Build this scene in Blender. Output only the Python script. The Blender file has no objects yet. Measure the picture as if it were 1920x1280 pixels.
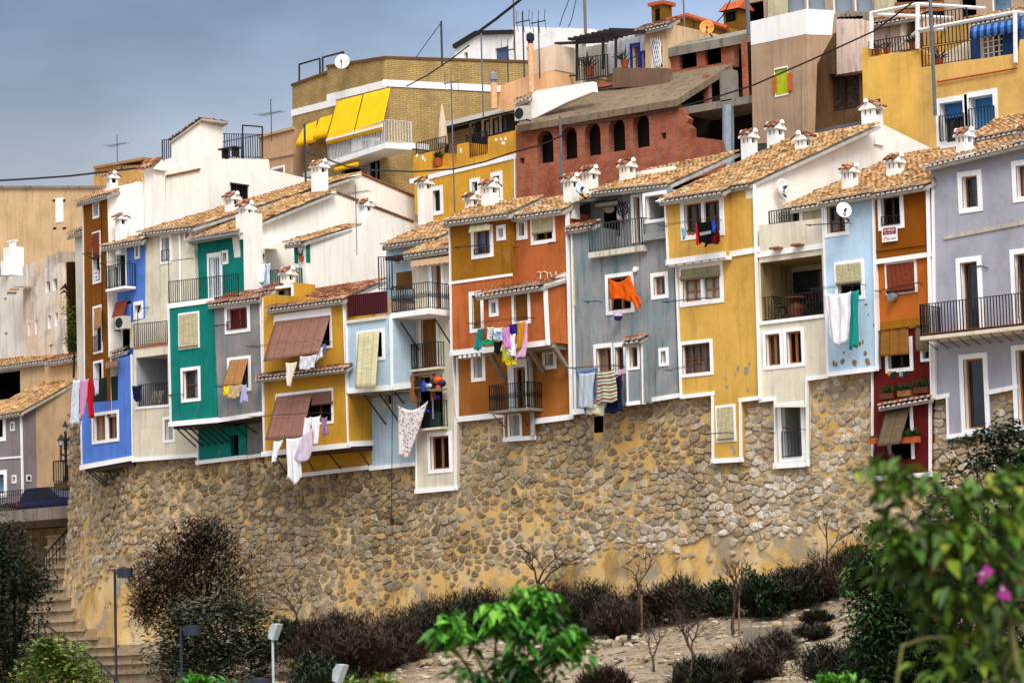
import bpy, math, random
import numpy as np
from mathutils import Vector, Matrix
from mathutils.geometry import delaunay_2d_cdt
random.seed(7)
SC = bpy.context.scene
COL = SC.collection
R = math.radians

# ------------------------------------------------------------------ camera, sky, sun, exposure
FPX = 6000.0                                     # focal length in pixels of the 1920 px wide photograph
TH, PI_, RO = R(49.85), R(6.16), R(-1.64)        # angle to the facades, pitch, roll
PH = math.pi / 2 - TH
F = np.array([-math.sin(PH) * math.cos(PI_), math.cos(PH) * math.cos(PI_), math.sin(PI_)])
R1 = np.array([math.cos(PH), math.sin(PH), 0.0])
U1 = np.cross(R1, F)
R2 = math.cos(RO) * R1 + math.sin(RO) * U1
U2 = -math.sin(RO) * R1 + math.cos(RO) * U1
CAM = np.array([0, 0, 5.0]) - 118.0 * np.array([F[0], F[1], 0])
cd = bpy.data.cameras.new('camera'); cam = bpy.data.objects.new('camera', cd); COL.objects.link(cam)
cd.sensor_width = 36; cd.lens = FPX * 36 / 1920; cd.clip_start = 0.5; cd.clip_end = 5000
cam.matrix_world = Matrix(((R2[0], U2[0], -F[0], CAM[0]), (R2[1], U2[1], -F[1], CAM[1]), (R2[2], U2[2], -F[2], CAM[2]), (0, 0, 0, 1)))
cd.dof.use_dof = True; cd.dof.focus_distance = 114; cd.dof.aperture_fstop = 4.5
SC.camera = cam
SUN_EL, SUN_AZ = 48, 128                         # azimuth measured from +Y towards +X
world = bpy.data.worlds.new('World'); SC.world = world; world.use_nodes = True
def build_world():
    nt = world.node_tree; n = nt.nodes; l = nt.links
    bg = n['Background']
    sky = n.new('ShaderNodeTexSky'); sky.sky_type = 'NISHITA'; sky.sun_disc = False
    sky.sun_elevation = R(SUN_EL); sky.sun_rotation = R(SUN_AZ); sky.dust_density = 2.0; sky.air_density = 1.2
    s1 = n.new('ShaderNodeVectorMath'); s1.operation = 'SCALE'; s1.inputs['Scale'].default_value = 0.09
    l.new(sky.outputs[0], s1.inputs[0])
    tc = n.new('ShaderNodeTexCoord'); sep = n.new('ShaderNodeSeparateXYZ'); l.new(tc.outputs['Generated'], sep.inputs[0])
    rp = n.new('ShaderNodeValToRGB'); l.new(sep.outputs['Z'], rp.inputs[0])      # the overcast layer by height
    e = rp.color_ramp.elements
    e[0].position = 0.0; e[0].color = (.42, .46, .55, 1)
    e[1].position = 1.0; e[1].color = (1.15, 1.16, 1.22, 1)
    for p, c in ((.10, (.50, .54, .62, 1)), (.145, (.70, .74, .82, 1)), (.185, (.42, .51, .66, 1)), (.22, (.25, .35, .55, 1)), (.32, (.50, .55, .65, 1)), (.5, (.92, .94, 1.0, 1))):
        x = e.new(p); x.color = c
    nz = n.new('ShaderNodeTexNoise'); nz.inputs['Scale'].default_value = 9; nz.inputs['Detail'].default_value = 6
    mp = n.new('ShaderNodeMapping'); mp.inputs['Scale'].default_value = (1, 1, 2.5); l.new(tc.outputs['Generated'], mp.inputs[0]); l.new(mp.outputs[0], nz.inputs['Vector'])
    mr = n.new('ShaderNodeMapRange'); mr.inputs[1].default_value = .3; mr.inputs[2].default_value = .7; mr.inputs[3].default_value = .78; mr.inputs[4].default_value = 1.28
    l.new(nz.outputs['Fac'], mr.inputs[0])
    s2 = n.new('ShaderNodeVectorMath'); s2.operation = 'SCALE'; l.new(rp.outputs[0], s2.inputs[0]); l.new(mr.outputs[0], s2.inputs['Scale'])
    ga = n.new('ShaderNodeMapRange'); ga.inputs[1].default_value = -.78; ga.inputs[2].default_value = -.52; ga.inputs[3].default_value = .5; ga.inputs[4].default_value = 1.5; l.new(sep.outputs['X'], ga.inputs[0])   # sky darkens to the left, lens vignette put into its colour
    s3 = n.new('ShaderNodeVectorMath'); s3.operation = 'SCALE'; l.new(s2.outputs[0], s3.inputs[0]); l.new(ga.outputs[0], s3.inputs['Scale']); s2 = s3
    mx = n.new('ShaderNodeMix'); mx.data_type = 'RGBA'; mx.inputs[0].default_value = .86
    l.new(s1.outputs[0], mx.inputs[6]); l.new(s2.outputs[0], mx.inputs[7])
    l.new(mx.outputs[2], bg.inputs[0]); bg.inputs[1].default_value = .88
build_world()
sd = bpy.data.lights.new('sun', 'SUN'); so = bpy.data.objects.new('sun', sd); COL.objects.link(so)
sd.energy = 2.4; sd.angle = R(28); sd.color = (1, .95, .87)
_a, _e = R(SUN_AZ), R(SUN_EL)
_d = Vector((math.sin(_a) * math.cos(_e), math.cos(_a) * math.cos(_e), math.sin(_e)))
so.rotation_euler = _d.to_track_quat('Z', 'Y').to_euler(); so.location = (60, -60, 90)
SC.view_settings.view_transform = 'Standard'; SC.view_settings.look = 'None'
SC.view_settings.exposure = 0.28; SC.view_settings.gamma = 1.0
SC.render.engine = 'CYCLES'; SC.cycles.max_bounces = 6; SC.cycles.diffuse_bounces = 3; SC.cycles.transparent_max_bounces = 6
SC.cycles.caustics_reflective = False; SC.cycles.caustics_refractive = False

# ------------------------------------------------------------------ helpers: pixels to points on real planes
def ray(x, y): return F + R2 * ((x - 960) / FPX) - U2 * ((y - 640) / FPX)
def topx(p):
    v = np.array(p) - CAM; z = v @ F
    return 960 + FPX * (v @ R2) / z, 640 - FPX * (v @ U2) / z, z
class Frame:
    """a facade's own axes: x along the facade, y into the building, z up"""
    def __init__(s, loc, yaw):
        s.loc = np.array(loc, float); a = R(yaw); s.yaw = a
        s.A = np.array([[math.cos(a), -math.sin(a), 0], [math.sin(a), math.cos(a), 0], [0, 0, 1.0]])
        s.o = s.A.T @ (CAM - s.loc)
    def P(s, x, y, Y=0.0):
        d = s.A.T @ ray(x, y); t = (Y - s.o[1]) / d[1]; return s.o + d * t
    def Q(s, x, y, X):
        d = s.A.T @ ray(x, y); t = (X - s.o[0]) / d[0]; return s.o + d * t
    def Z(s, x, y, z):
        d = s.A.T @ ray(x, y); t = (z - s.o[2]) / d[2]; return s.o + d * t
    def W(s, p): return s.A @ np.array(p) + s.loc
    def sc(s, p): return FPX / topx(s.W(p))[2]
W0 = Frame((0, 0, 0), 0)

class MB:
    def __init__(s): s.v = []; s.f = []; s.m = []; s.r = []; s.uv = []
    def add(s, vs, fs, mi=0, rnd=0.0, uvs=None):
        b = len(s.v); s.v.extend([tuple(p) for p in vs])
        for k, f in enumerate(fs):
            s.f.append(tuple(i + b for i in f)); s.m.append(mi); s.r.append(rnd)
            s.uv.append(uvs[k] if uvs else None)
    def box(s, x0, x1, y0, y1, z0, z1, mi=0, rnd=0.0):
        v = [(x, y, z) for z in (z0, z1) for y in (y0, y1) for x in (x0, x1)]
        s.add(v, [(0, 2, 3, 1), (4, 5, 7, 6), (0, 1, 5, 4), (2, 6, 7, 3), (0, 4, 6, 2), (1, 3, 7, 5)], mi, rnd)
    def beam(s, p, q, w, h, mi=0, up=(0, 0, 1)):
        p = np.array(p, float); q = np.array(q, float); t = q - p; t /= np.linalg.norm(t)
        a = np.cross(t, np.array(up, float)); n = np.linalg.norm(a)
        if n < 1e-4: a = np.cross(t, (0, 1.0, 0)); n = np.linalg.norm(a)
        a /= n; b = np.cross(a, t)
        v = []
        for c in (p, q):
            for i, j in ((-1, -1), (1, -1), (1, 1), (-1, 1)): v.append(c + a * i * w / 2 + b * j * h / 2)
        s.add(v, [(0, 1, 2, 3), (7, 6, 5, 4), (0, 4, 5, 1), (1, 5, 6, 2), (2, 6, 7, 3), (3, 7, 4, 0)], mi)
    def tube(s, pts, r, n=6, mi=0, cap=True):
        pts = [np.array(p, float) for p in pts]; k = len(pts)
        rs = r if isinstance(r, (list, tuple)) else [r] * k
        rings = []; ref = None
        for i, p in enumerate(pts):
            t = pts[min(i + 1, k - 1)] - pts[max(i - 1, 0)]; L = np.linalg.norm(t); t = t / L if L > 1e-9 else np.array([0, 0, 1.0])
            if ref is None: ref = np.array([1.0, 0, 0]) if abs(t[0]) < .8 else np.array([0, 1.0, 0])
            a = ref - t * (ref @ t); a /= np.linalg.norm(a); ref = a; b = np.cross(t, a)
            rings.append([p + rs[i] * (a * math.cos(6.2832 * j / n) + b * math.sin(6.2832 * j / n)) for j in range(n)])
        vs = [q for g in rings for q in g]
        fs = [(i * n + j, i * n + (j + 1) % n, (i + 1) * n + (j + 1) % n, (i + 1) * n + j) for i in range(k - 1) for j in range(n)]
        if cap: fs += [tuple(range(n - 1, -1, -1)), tuple((k - 1) * n + j for j in range(n))]
        s.add(vs, fs, mi)
    def grid(s, G, mi=0, rnd=0.0):
        n = len(G) - 1; m = len(G[0]) - 1
        vs = [p for row in G for p in row]; fs = []; uvs = []
        for i in range(n):
            for j in range(m):
                fs.append((i * (m + 1) + j, i * (m + 1) + j + 1, (i + 1) * (m + 1) + j + 1, (i + 1) * (m + 1) + j))
                uvs.append([(j / m, i / n), ((j + 1) / m, i / n), ((j + 1) / m, (i + 1) / n), (j / m, (i + 1) / n)])
        s.add(vs, fs, mi, rnd, uvs)
    def prism(s, pts, y0, y1, mi=0, holes=(), side=None):
        """polygon in x,z with holes, front at y0, back at y1"""
        loops = [[(p[0], p[1]) for p in pts]] + [list(h) for h in holes]
        V = []; E = []
        for lp in loops:
            b = len(V); V += [Vector(p) for p in lp]; E += [(b + i, b + (i + 1) % len(lp)) for i in range(len(lp))]
        ov, oe, of, *_ = delaunay_2d_cdt(V, E, [], 0, 1e-6)
        def inside(q, lp):
            c = False; j = len(lp) - 1
            for i in range(len(lp)):
                a, b = lp[i], lp[j]
                if (a[1] > q[1]) != (b[1] > q[1]) and q[0] < (b[0] - a[0]) * (q[1] - a[1]) / (b[1] - a[1]) + a[0]: c = not c
                j = i
            return c
        keep = []
        for t in of:
            q = (sum(ov[i][0] for i in t) / 3, sum(ov[i][1] for i in t) / 3)
            if inside(q, loops[0]) and not any(inside(q, h) for h in loops[1:]): keep.append(tuple(t))
        s.add([(p[0], y0, p[1]) for p in ov], keep, mi)
        o = loops[0]; n = len(o)
        sm = mi if side is None else side
        s.add([(p[0], y0, p[1]) for p in o] + [(p[0], y1, p[1]) for p in o], [(i, (i + 1) % n, n + (i + 1) % n, n + i) for i in range(n)], sm)
        s.add([(p[0], y1, p[1]) for p in ov], [tuple(reversed(t)) for t in keep] if not holes else [], sm)
    def build(s, name, mats, parent=None, smooth=False, loc=None):
        me = bpy.data.meshes.new(name)
        vs = s.v
        if loc is not None: vs = [(p[0] - loc[0], p[1] - loc[1], p[2] - loc[2]) for p in vs]
        me.from_pydata([tuple(map(float, p)) for p in vs], [], s.f)
        mats = mats if isinstance(mats, (list, tuple)) else [mats]
        for m in mats: me.materials.append(m)
        me.polygons.foreach_set('material_index', np.array(s.m, dtype=np.int32))
        if any(s.r):
            at = me.attributes.new('rnd', 'FLOAT', 'FACE'); at.data.foreach_set('value', np.array(s.r, dtype=np.float32))
        if any(u is not None for u in s.uv):
            ul = me.uv_layers.new(name='UVMap'); k = 0; buf = np.zeros(len(me.loops) * 2, dtype=np.float32)
            for f, u in zip(s.f, s.uv):
                if u is not None:
                    for i, c in enumerate(u): buf[2 * (k + i)] = c[0]; buf[2 * (k + i) + 1] = c[1]
                k += len(f)
            ul.data.foreach_set('uv', buf)
        if smooth: me.polygons.foreach_set('use_smooth', [True] * len(me.polygons))
        me.update()
        o = bpy.data.objects.new(name, me); COL.objects.link(o)
        if parent is not None: o.parent = parent
        if loc is not None: o.location = loc
        return o
def tag(o, label, cat, group=None):
    o['label'] = label; o['category'] = cat
    if group: o['group'] = group
    return o
def struct(o): o['kind'] = 'structure'; return o
def empty(name, loc, label, cat, yaw=0, group=None):
    o = bpy.data.objects.new(name, None); COL.objects.link(o); o.location = loc; o.rotation_euler = (0, 0, yaw); o.empty_display_size = .2
    return tag(o, label, cat, group)

# ------------------------------------------------------------------ materials
def lin(h, k=.92):
    h = h.lstrip('#'); c = [int(h[i:i + 2], 16) / 255 for i in (0, 2, 4)]
    return tuple(k * (x / 12.92 if x <= .04045 else ((x + .055) / 1.055) ** 2.4) for x in c) + (1,)
MATS = {}
class NT:
    def __init__(s, name):
        s.m = bpy.data.materials.new(name); s.m.use_nodes = True; s.t = s.m.node_tree; s.b = s.t.nodes['Principled BSDF']
        s.tc = s.t.nodes.new('ShaderNodeTexCoord')
    def n(s, kind, **kw):
        x = s.t.nodes.new(kind)
        for k, v in kw.items():
            if k[0] == 'i': x.inputs[int(k[1:])].default_value = v
            else: setattr(x, k, v)
        return x
    def l(s, a, b): s.t.links.new(a, b)
    def noise(s, scale, detail=4, mscale=None, rough=.55):
        x = s.n('ShaderNodeTexNoise'); x.inputs['Scale'].default_value = scale; x.inputs['Detail'].default_value = detail; x.inputs['Roughness'].default_value = rough
        if mscale:
            mp = s.n('ShaderNodeMapping'); mp.inputs['Scale'].default_value = mscale; s.l(s.tc.outputs['Object'], mp.inputs[0]); s.l(mp.outputs[0], x.inputs['Vector'])
        else: s.l(s.tc.outputs['Object'], x.inputs['Vector'])
        return x.outputs['Fac']
    def ramp(s, fac, stops):
        x = s.n('ShaderNodeValToRGB'); e = x.color_ramp.elements
        e[0].position, e[0].color = stops[0]; e[1].position, e[1].color = stops[-1]
        for p, c in stops[1:-1]:
            k = e.new(p); k.color = c
        s.l(fac, x.inputs[0]); return x.outputs[0]
    def mix(s, fac, a, b, mode='MIX'):
        x = s.n('ShaderNodeMix', data_type='RGBA', blend_type=mode)
        for v, i in ((fac, 0), (a, 6), (b, 7)):
            if hasattr(v, 'links'): s.l(v, x.inputs[i])
            else: x.inputs[i].default_value = v
        return x.outputs[2]
    def bump(s, h, strength=.3, dist=.02):
        x = s.n('ShaderNodeBump'); x.inputs['Strength'].default_value = strength; x.inputs['Distance'].default_value = dist
        s.l(h, x.inputs['Height']); s.l(x.outputs[0], s.b.inputs['Normal'])
    def col(s, c):
        if hasattr(c, 'links'): s.l(c, s.b.inputs['Base Color'])
        else: s.b.inputs['Base Color'].default_value = c
    def rough(s, r, spec=.3): s.b.inputs['Roughness'].default_value = r; s.b.inputs['Specular IOR Level'].default_value = spec; return s
def sc_(c, k): return (min(1, c[0] * k), min(1, c[1] * k), min(1, c[2] * k), 1)
def plaster(name, hx, dirt='#6b5c48', amt=.35, second=None, k=.92, var=1.0):
    if name in MATS: return MATS[name]
    t = NT(name); c = lin(hx, k)
    base = t.ramp(t.noise(.7, 8, None, .62), [(.3, sc_(c, 1 - .24 * var)), (.5, c), (.7, sc_(c, 1 + .14 * var))])
    if second:
        base = t.mix(t.ramp(t.noise(.62, 6, (1, 1, .5), .6), [(.42, (0, 0, 0, 1)), (.56, (1, 1, 1, 1))]), base, lin(second, k)); base = t.mix(t.ramp(t.noise(.8, 6, (1.2, 1.2, .7), .65), [(.5, (0, 0, 0, 1)), (.62, (.75, .75, .75, 1))]), base, lin('#a3968f', k))
    amt = min(.9, amt * 1.5); st = t.ramp(t.noise(1.0, 6, (4.5, 4.5, .35), .65), [(.5, (0, 0, 0, 1)), (.74, (amt, amt, amt, 1))])
    base = t.mix(st, base, lin(dirt))
    sp = t.ramp(t.noise(2.4, 8, None, .72), [(.56, (0, 0, 0, 1)), (.72, (amt, amt, amt, 1))])
    base = t.mix(sp, base, sc_(c, .6))
    fd = t.ramp(t.noise(1.3, 7, (1, 1, .7), .7), [(.58, (0, 0, 0, 1)), (.7, (amt * .5, amt * .5, amt * .5, 1))])
    base = t.mix(fd, base, tuple(min(1, v * .75 + .2) for v in c[:3]) + (1,))
    t.col(base); t.rough(.9, .15); t.bump(t.noise(14, 6), .25, .02)
    MATS[name] = t.m; return t.m
def plain(name, hx, rough=.6, metal=0, spec=.3, var=.15, scale=6, k=.92):
    if name in MATS: return MATS[name]
    t = NT(name); c = lin(hx, k)
    t.col(t.ramp(t.noise(scale, 4), [(.3, sc_(c, 1 - var)), (.7, sc_(c, 1 + var))])); t.rough(rough, spec); t.b.inputs['Metallic'].default_value = metal
    MATS[name] = t.m; return t.m
def wood(name, hx):
    if name in MATS: return MATS[name]
    t = NT(name); c = lin(hx)
    t.col(t.ramp(t.noise(3, 5, (9, 9, .8)), [(.3, sc_(c, .6)), (.7, sc_(c, 1.2))])); t.rough(.55, .35); MATS[name] = t.m; return t.m
def slats(name, hx, n=22, cords=5, dark=.55):
    """roll-up blind: thin slats with darker cords"""
    if name in MATS: return MATS[name]
    t = NT(name); c = lin(hx); s = t.n('ShaderNodeSeparateXYZ'); t.l(t.tc.outputs['UV'], s.inputs[0])
    def saw(o, k):
        m = t.n('ShaderNodeMath', operation='MULTIPLY', i1=float(k)); t.l(o, m.inputs[0])
        f = t.n('ShaderNodeMath', operation='FRACT'); t.l(m.outputs[0], f.inputs[0]); return f.outputs[0]
    a = saw(s.outputs['Y'], n); b = saw(s.outputs['X'], cords)
    base = t.ramp(t.noise(2.5, 5, (1, 1, 6)), [(.3, sc_(c, .72)), (.7, sc_(c, 1.15))])
    base = t.mix(t.ramp(a, [(0, (1, 1, 1, 1)), (.16, (1, 1, 1, 1)), (.3, (0, 0, 0, 1)), (1, (0, 0, 0, 1))]), base, sc_(c, dark))
    base = t.mix(t.ramp(b, [(0, (1, 1, 1, 1)), (.05, (1, 1, 1, 1)), (.09, (0, 0, 0, 1)), (1, (0, 0, 0, 1))]), base, sc_(c, .5))
    t.col(base); t.rough(.7, .2); t.bump(a, .5, .01); MATS[name] = t.m; return t.m
def stripes(name, cols, n, axis='Y', wob=0):
    if name in MATS: return MATS[name]
    t = NT(name); s = t.n('ShaderNodeSeparateXYZ'); t.l(t.tc.outputs['UV'], s.inputs[0])
    m = t.n('ShaderNodeMath', operation='MULTIPLY', i1=float(n)); t.l(s.outputs[axis], m.inputs[0])
    f = t.n('ShaderNodeMath', operation='FRACT'); t.l(m.outputs[0], f.inputs[0])
    r = t.n('ShaderNodeValToRGB'); r.color_ramp.interpolation = 'CONSTANT'; e = r.color_ramp.elements
    e[0].position = 0; e[0].color = lin(cols[0]); e[1].position = 1 / len(cols); e[1].color = lin(cols[1])
    for i, c in enumerate(cols[2:]):
        x = e.new((i + 2) / len(cols)); x.color = lin(c)
    t.l(f.outputs[0], r.inputs[0]); t.col(r.outputs[0]); t.rough(.9, .1); MATS[name] = t.m; return t.m
def spots(name, base, dot, scale=14):
    t = NT(name); v = t.n('ShaderNodeTexVoronoi'); v.inputs['Scale'].default_value = scale; t.l(t.tc.outputs['Object'], v.inputs['Vector'])
    t.col(t.mix(t.ramp(v.outputs['Distance'], [(.28, (1, 1, 1, 1)), (.36, (0, 0, 0, 1))]), lin(base), lin(dot))); t.rough(.9, .1); return t.m
def cloth_m(hx): return plain('cloth ' + hx, hx, .95, 0, .1, .08, 3)
def glassy(name, hx, rough=.08):
    if name in MATS: return MATS[name]
    t = NT(name); c = lin(hx); t.col(t.ramp(t.noise(1.3, 3), [(.35, sc_(c, .4)), (.65, sc_(c, 1.5))])); t.rough(rough, .5); MATS[name] = t.m; return t.m
def tile_mat(name, stops):
    t = NT(name); at = t.n('ShaderNodeAttribute', attribute_name='rnd')
    base = t.ramp(at.outputs['Fac'], stops)
    base = t.mix(t.ramp(t.noise(7, 6, None, .7), [(.46, (0, 0, 0, 1)), (.64, (.6, .6, .6, 1))]), base, lin('#54402c'))
    base = t.mix(t.ramp(t.noise(.9, 7, None, .7), [(.5, (0, 0, 0, 1)), (.66, (.55, .55, .55, 1))]), base, lin('#6f5f48'))
    t.col(base); t.rough(.85, .2); t.bump(t.noise(30, 4), .3, .01); return t.m
def brick_mat(name, c1, c2, mort, bw, bh, ms=.012, alongY=False):
    t = NT(name); s = t.n('ShaderNodeSeparateXYZ'); t.l(t.tc.outputs['Object'], s.inputs[0])
    a = t.n('ShaderNodeMath', operation='ADD'); t.l(s.outputs['X'], a.inputs[0]); t.l(s.outputs['Y'], a.inputs[1])
    cv = t.n('ShaderNodeCombineXYZ'); t.l(a.outputs[0], cv.inputs['X']); t.l(s.outputs['Z'], cv.inputs['Y'])
    b = t.n('ShaderNodeTexBrick'); t.l(cv.outputs[0], b.inputs['Vector'])
    b.inputs['Color1'].default_value = lin(c1); b.inputs['Color2'].default_value = lin(c2); b.inputs['Mortar'].default_value = lin(mort)
    b.inputs['Scale'].default_value = 1; b.inputs['Brick Width'].default_value = bw; b.inputs['Row Height'].default_value = bh; b.inputs['Mortar Size'].default_value = ms; b.inputs['Bias'].default_value = -.1
    base = t.mix(t.ramp(t.noise(.8, 8, None, .7), [(.4, (0, 0, 0, 1)), (.62, (.75, .75, .75, 1))]), b.outputs['Color'], sc_(lin(c1), .5))
    base = t.mix(t.ramp(t.noise(3.6, 7, None, .75), [(.54, (0, 0, 0, 1)), (.66, (.6, .6, .6, 1))]), base, lin(mort))
    t.col(base); t.rough(.9, .15); t.bump(b.outputs['Fac'], -.4, .02); return t.m
WHITE = plaster('white paint', '#faf8f4', '#8f8676', .12, k=.97, var=.3)
WHITEW = plaster('whitewash', '#faf5ea', '#8f8068', .15, k=.97, var=.35)
TRIM = plaster('white trim', '#fbfbfa', '#9a9284', .12, k=.97, var=.3)
GLASS = glassy('window glass', '#20262b'); GLASSB = glassy('blue glass', '#5f7c94', .15)
DARK = plain('painted interior dark', '#0d0b0a', .9, 0, .1); BLACK = plain('black iron', '#131316', .5, 0, .4)  # DARK: near-black colour stands in for unlit rooms and hollows
CURT = plain('pale curtain', '#a9a8a2', .9); CURTR = plain('dark red curtain', '#6a1d22', .9)
GREYM = plain('grey metal', '#8d9298', .45, .2); CONC = plaster('concrete', '#8d8678', '#3f3a32', .6)
BROWNW = wood('brown wood', '#7a4518'); DARKW = wood('dark wood', '#3a2416'); REDW = wood('reddish wood', '#7b4536'); OAK = wood('oak wood', '#a3672c')
TILE = tile_mat('clay roof tiles', [(0, lin('#7a5432')), (.12, lin('#b08050')), (.5, lin('#c79a66')), (.8, lin('#d2ac7a')), (1, lin('#d8bc92'))])
TILER = tile_mat('red clay tiles', [(0, lin('#563220')), (.3, lin('#8a5236')), (.7, lin('#a86c4a')), (1, lin('#c89c7a'))])
TBASE = plain('tile gutter', '#7a5332', .9, 0, .1, .4, 9); PLUG = plain('mortar plug', '#efe9dd', .9, 0, .1)
TERRA = plain('terracotta', '#b4562c', .8); COPE = plain('dull tile coping', '#8f6144', .9, 0, .1, .35, 14); LEAFD = plain('pot plant leaves', '#2f4a1c', .7, 0, .3, .5, 9)
# ------------------------------------------------------------------ builders for houses and their parts
class House(Frame):
    def __init__(s, label, ax, ay, Y=0.0, yaw=0.0, name='house', cat='house', group='terraced houses'):
        p = W0.P(ax, ay, Y); super().__init__(p, yaw)
        s.root = empty(name, p, label, cat, s.yaw, group); s.roofs = []
    # ---- walls with openings
    def wall(s, pts, Y=0.0, depth=5.0, mat=None, wins=(), name='wall', side=None, parent=None):
        mb = MB(); poly = [s.P(x, y, Y) for x, y in pts]
        rects = [s.rect(w, Y) for w in wins]
        mats = [mat] if side is None else [mat, side]
        mb.prism([(p[0], p[2]) for p in poly], Y, Y + depth, 0, [[(a, c), (b, c), (b, d), (a, d)] for a, b, c, d in rects], None if side is None else 1)
        o = mb.build(name, mats, parent or s.root)
        for w, r in zip(wins, rects):
            if w['k'] != 'open': s.window(w, r, Y)
        return o
    def rect(s, w, Y):
        x0, x1, yt, yb = w['r']; xm = (x0 + x1) / 2; ym = (yt + yb) / 2
        return s.P(x0, ym, Y)[0], s.P(x1, ym, Y)[0], s.P(xm, yb, Y)[2], s.P(xm, yt, Y)[2]
    def gable(s, pts, X, thick=.35, mat=None, name='gable_wall', wins=()):
        """wall in the plane x = X, seen from the right"""
        mb = MB(); q = [s.Q(x, y, X) for x, y in pts]; t = MB()
        t.prism([(p[1], p[2]) for p in q], 0, 1, 0)
        f = lambda v: (X - v[1] * thick, v[0], v[2])
        mb.add([f(v) for v in t.v], t.f, 0)
        return mb.build(name, mat, s.root)
    def window(s, w, r, Y):
        a, b, c, d = r; k = w.get('k', 'w'); rd = w.get('rd', .2); bw = w.get('b', .1); t = .03
        if not isinstance(bw, (tuple, list)): bw = (bw,) * 4
        bl, br, bt, bb = bw
        m = MB(); y0 = Y - t if max(bw) > 0 else Y
        if bt > 0: m.box(a - bl, b + br, Y - t, Y + .01, d, d + bt)
        if bb > 0: m.box(a - bl, b + br, Y - t, Y + .01, c - bb, c)
        if bl > 0: m.box(a - bl, a, Y - t, Y + .01, c, d)
        if br > 0: m.box(b, b + br, Y - t, Y + .01, c, d)
        yr = Y + rd
        m.add([(a, y0, c), (a, yr, c), (a, yr, d), (a, y0, d), (b, y0, c), (b, yr, c), (b, yr, d), (b, y0, d)],
              [(0, 1, 2, 3), (7, 6, 5, 4), (3, 2, 6, 7), (0, 4, 5, 1)], 1)
        nm = 'door' if k in ('door', 'fdoor') else 'window'
        win = m.build(nm, [w.get('tm', TRIM), w.get('rm', WHITE)], s.root)
        pane = w.get('pane', GLASS)
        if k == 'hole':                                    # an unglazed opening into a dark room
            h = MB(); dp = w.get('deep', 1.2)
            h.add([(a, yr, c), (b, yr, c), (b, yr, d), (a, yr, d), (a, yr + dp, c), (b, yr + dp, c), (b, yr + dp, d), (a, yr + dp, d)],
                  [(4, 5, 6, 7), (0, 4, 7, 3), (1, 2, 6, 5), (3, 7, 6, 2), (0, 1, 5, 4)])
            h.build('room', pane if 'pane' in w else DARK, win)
        else:
            g = MB(); g.add([(a, yr, c), (b, yr, c), (b, yr, d), (a, yr, d)], [(0, 1, 2, 3)]); g.build('pane', pane, win)
            if pane is GLASS and k == 'w' and _wr.random() < .45:
                g = MB(); f0, f1 = ((0.02, .42), (.55, .98), (.02, .98))[_wr.randrange(3)]; ct = d - (d - c) * _wr.choice([0, 0, .5])
                g.grid([[(a + (b - a) * (f0 + (f1 - f0) * j / 10), yr - .004 - .002 * math.sin(j * 2.3), z) for j in range(11)] for z in (c, ct)]); g.build('curtain', _wr.choice([CURTD, CURTD2]), win)
            fm = w.get('fm', BROWNW); fw = w.get('fw', .06); n = w.get('n', 2); nh = w.get('nh', 0)
            if fm is not None:
                f = MB(); q0, q1 = yr - .06, yr - .006
                f.box(a, a + fw, q0, q1, c, d); f.box(b - fw, b, q0, q1, c, d)
                f.box(a + fw, b - fw, q0, q1, d - fw, d); f.box(a + fw, b - fw, q0, q1, c, c + fw)
                for i in range(1, n):
                    x = a + (b - a) * i / n; hw = fw * .75
                    f.box(x - hw, x + hw, q0 + .004, q1, c + fw, d - fw)
                for i in range(1, nh + 1):
                    z = c + (d - c) * i / (nh + 1); f.box(a + fw, b - fw, q0 + .012, q1 - .008, z - .018, z + .018)
                if w.get('post'):
                    x = (a + b) / 2; f2 = MB(); f2.box(x - .06, x + .06, Y + .02, q0 - .004, c, d); f2.build('post', TRIM, win)
                f.build('frame', fm, win)
        if w.get('bl'):
            bm, fr = w['bl'][0], w['bl'][1]; dy = w.get('dy', .05); e = w.get('be', .04)
            zb = d - (d - c) * fr; B = MB()
            G = [[(a - e + (b - a + 2 * e) * j / 8, Y - dy - .012 * math.sin(j * 2.1 + i), d + .03 + (zb - d - .03) * i / 5) for j in range(9)] for i in range(6)]
            B.grid(G, 0); n = len(B.v)
            B.tube([(a - e, Y - dy - .02, zb), (b + e, Y - dy - .02, zb)], w.get('roll', .045), 8, 1)
            B.build('blind', [bm, w.get('rollm', bm)], win)
        if w.get('out'):
            o = w['out']; s.outblind(win, o[0], o[1], Y, o[2], o[3] if len(o) > 3 else .5)
        if w.get('grille'):
            gz = w['grille']; G = MB(); z1 = c + (d - c) * gz; yy = Y - .06
            nb = max(3, int((b - a) / .12))
            for i in range(nb + 1):
                x = a + (b - a) * i / nb; G.box(x - .009, x + .009, yy - .009, yy + .009, c, z1)
            for z in ((c + .03, z1) if gz < .95 else (c + .05, (c + d) / 2, z1 - .03)): G.box(a, b, yy - .014, yy + .014, z - .012, z + .012)
            G.build('grille', w.get('gm', BLACK), win)
        return win
    def outblind(s, parent, mat, quad, Y, out, bend=.5, name='blind'):
        """blind thrown over a rail: quad = tl, tr, br, bl in pixels, bottom edge standing 'out' metres off the wall"""
        tl, tr, br, bl = quad; A, B = s.P(*tl, Y - .05), s.P(*tr, Y - .05); C, D = s.P(*br, Y - out), s.P(*bl, Y - out)
        G = []
        for i in range(11):
            v = i / 10; row = []
            for j in range(13):
                u = j / 12; p = (A * (1 - u) + B * u) * (1 - v) + (D * (1 - u) + C * u) * v
                y = Y - .05 - (out - .05) * v - .05 * math.sin(math.pi * v) * 0 - .012 * math.sin(u * 17 + v * 2)
                row.append((p[0], y, p[2]))
            G.append(row)
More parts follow.
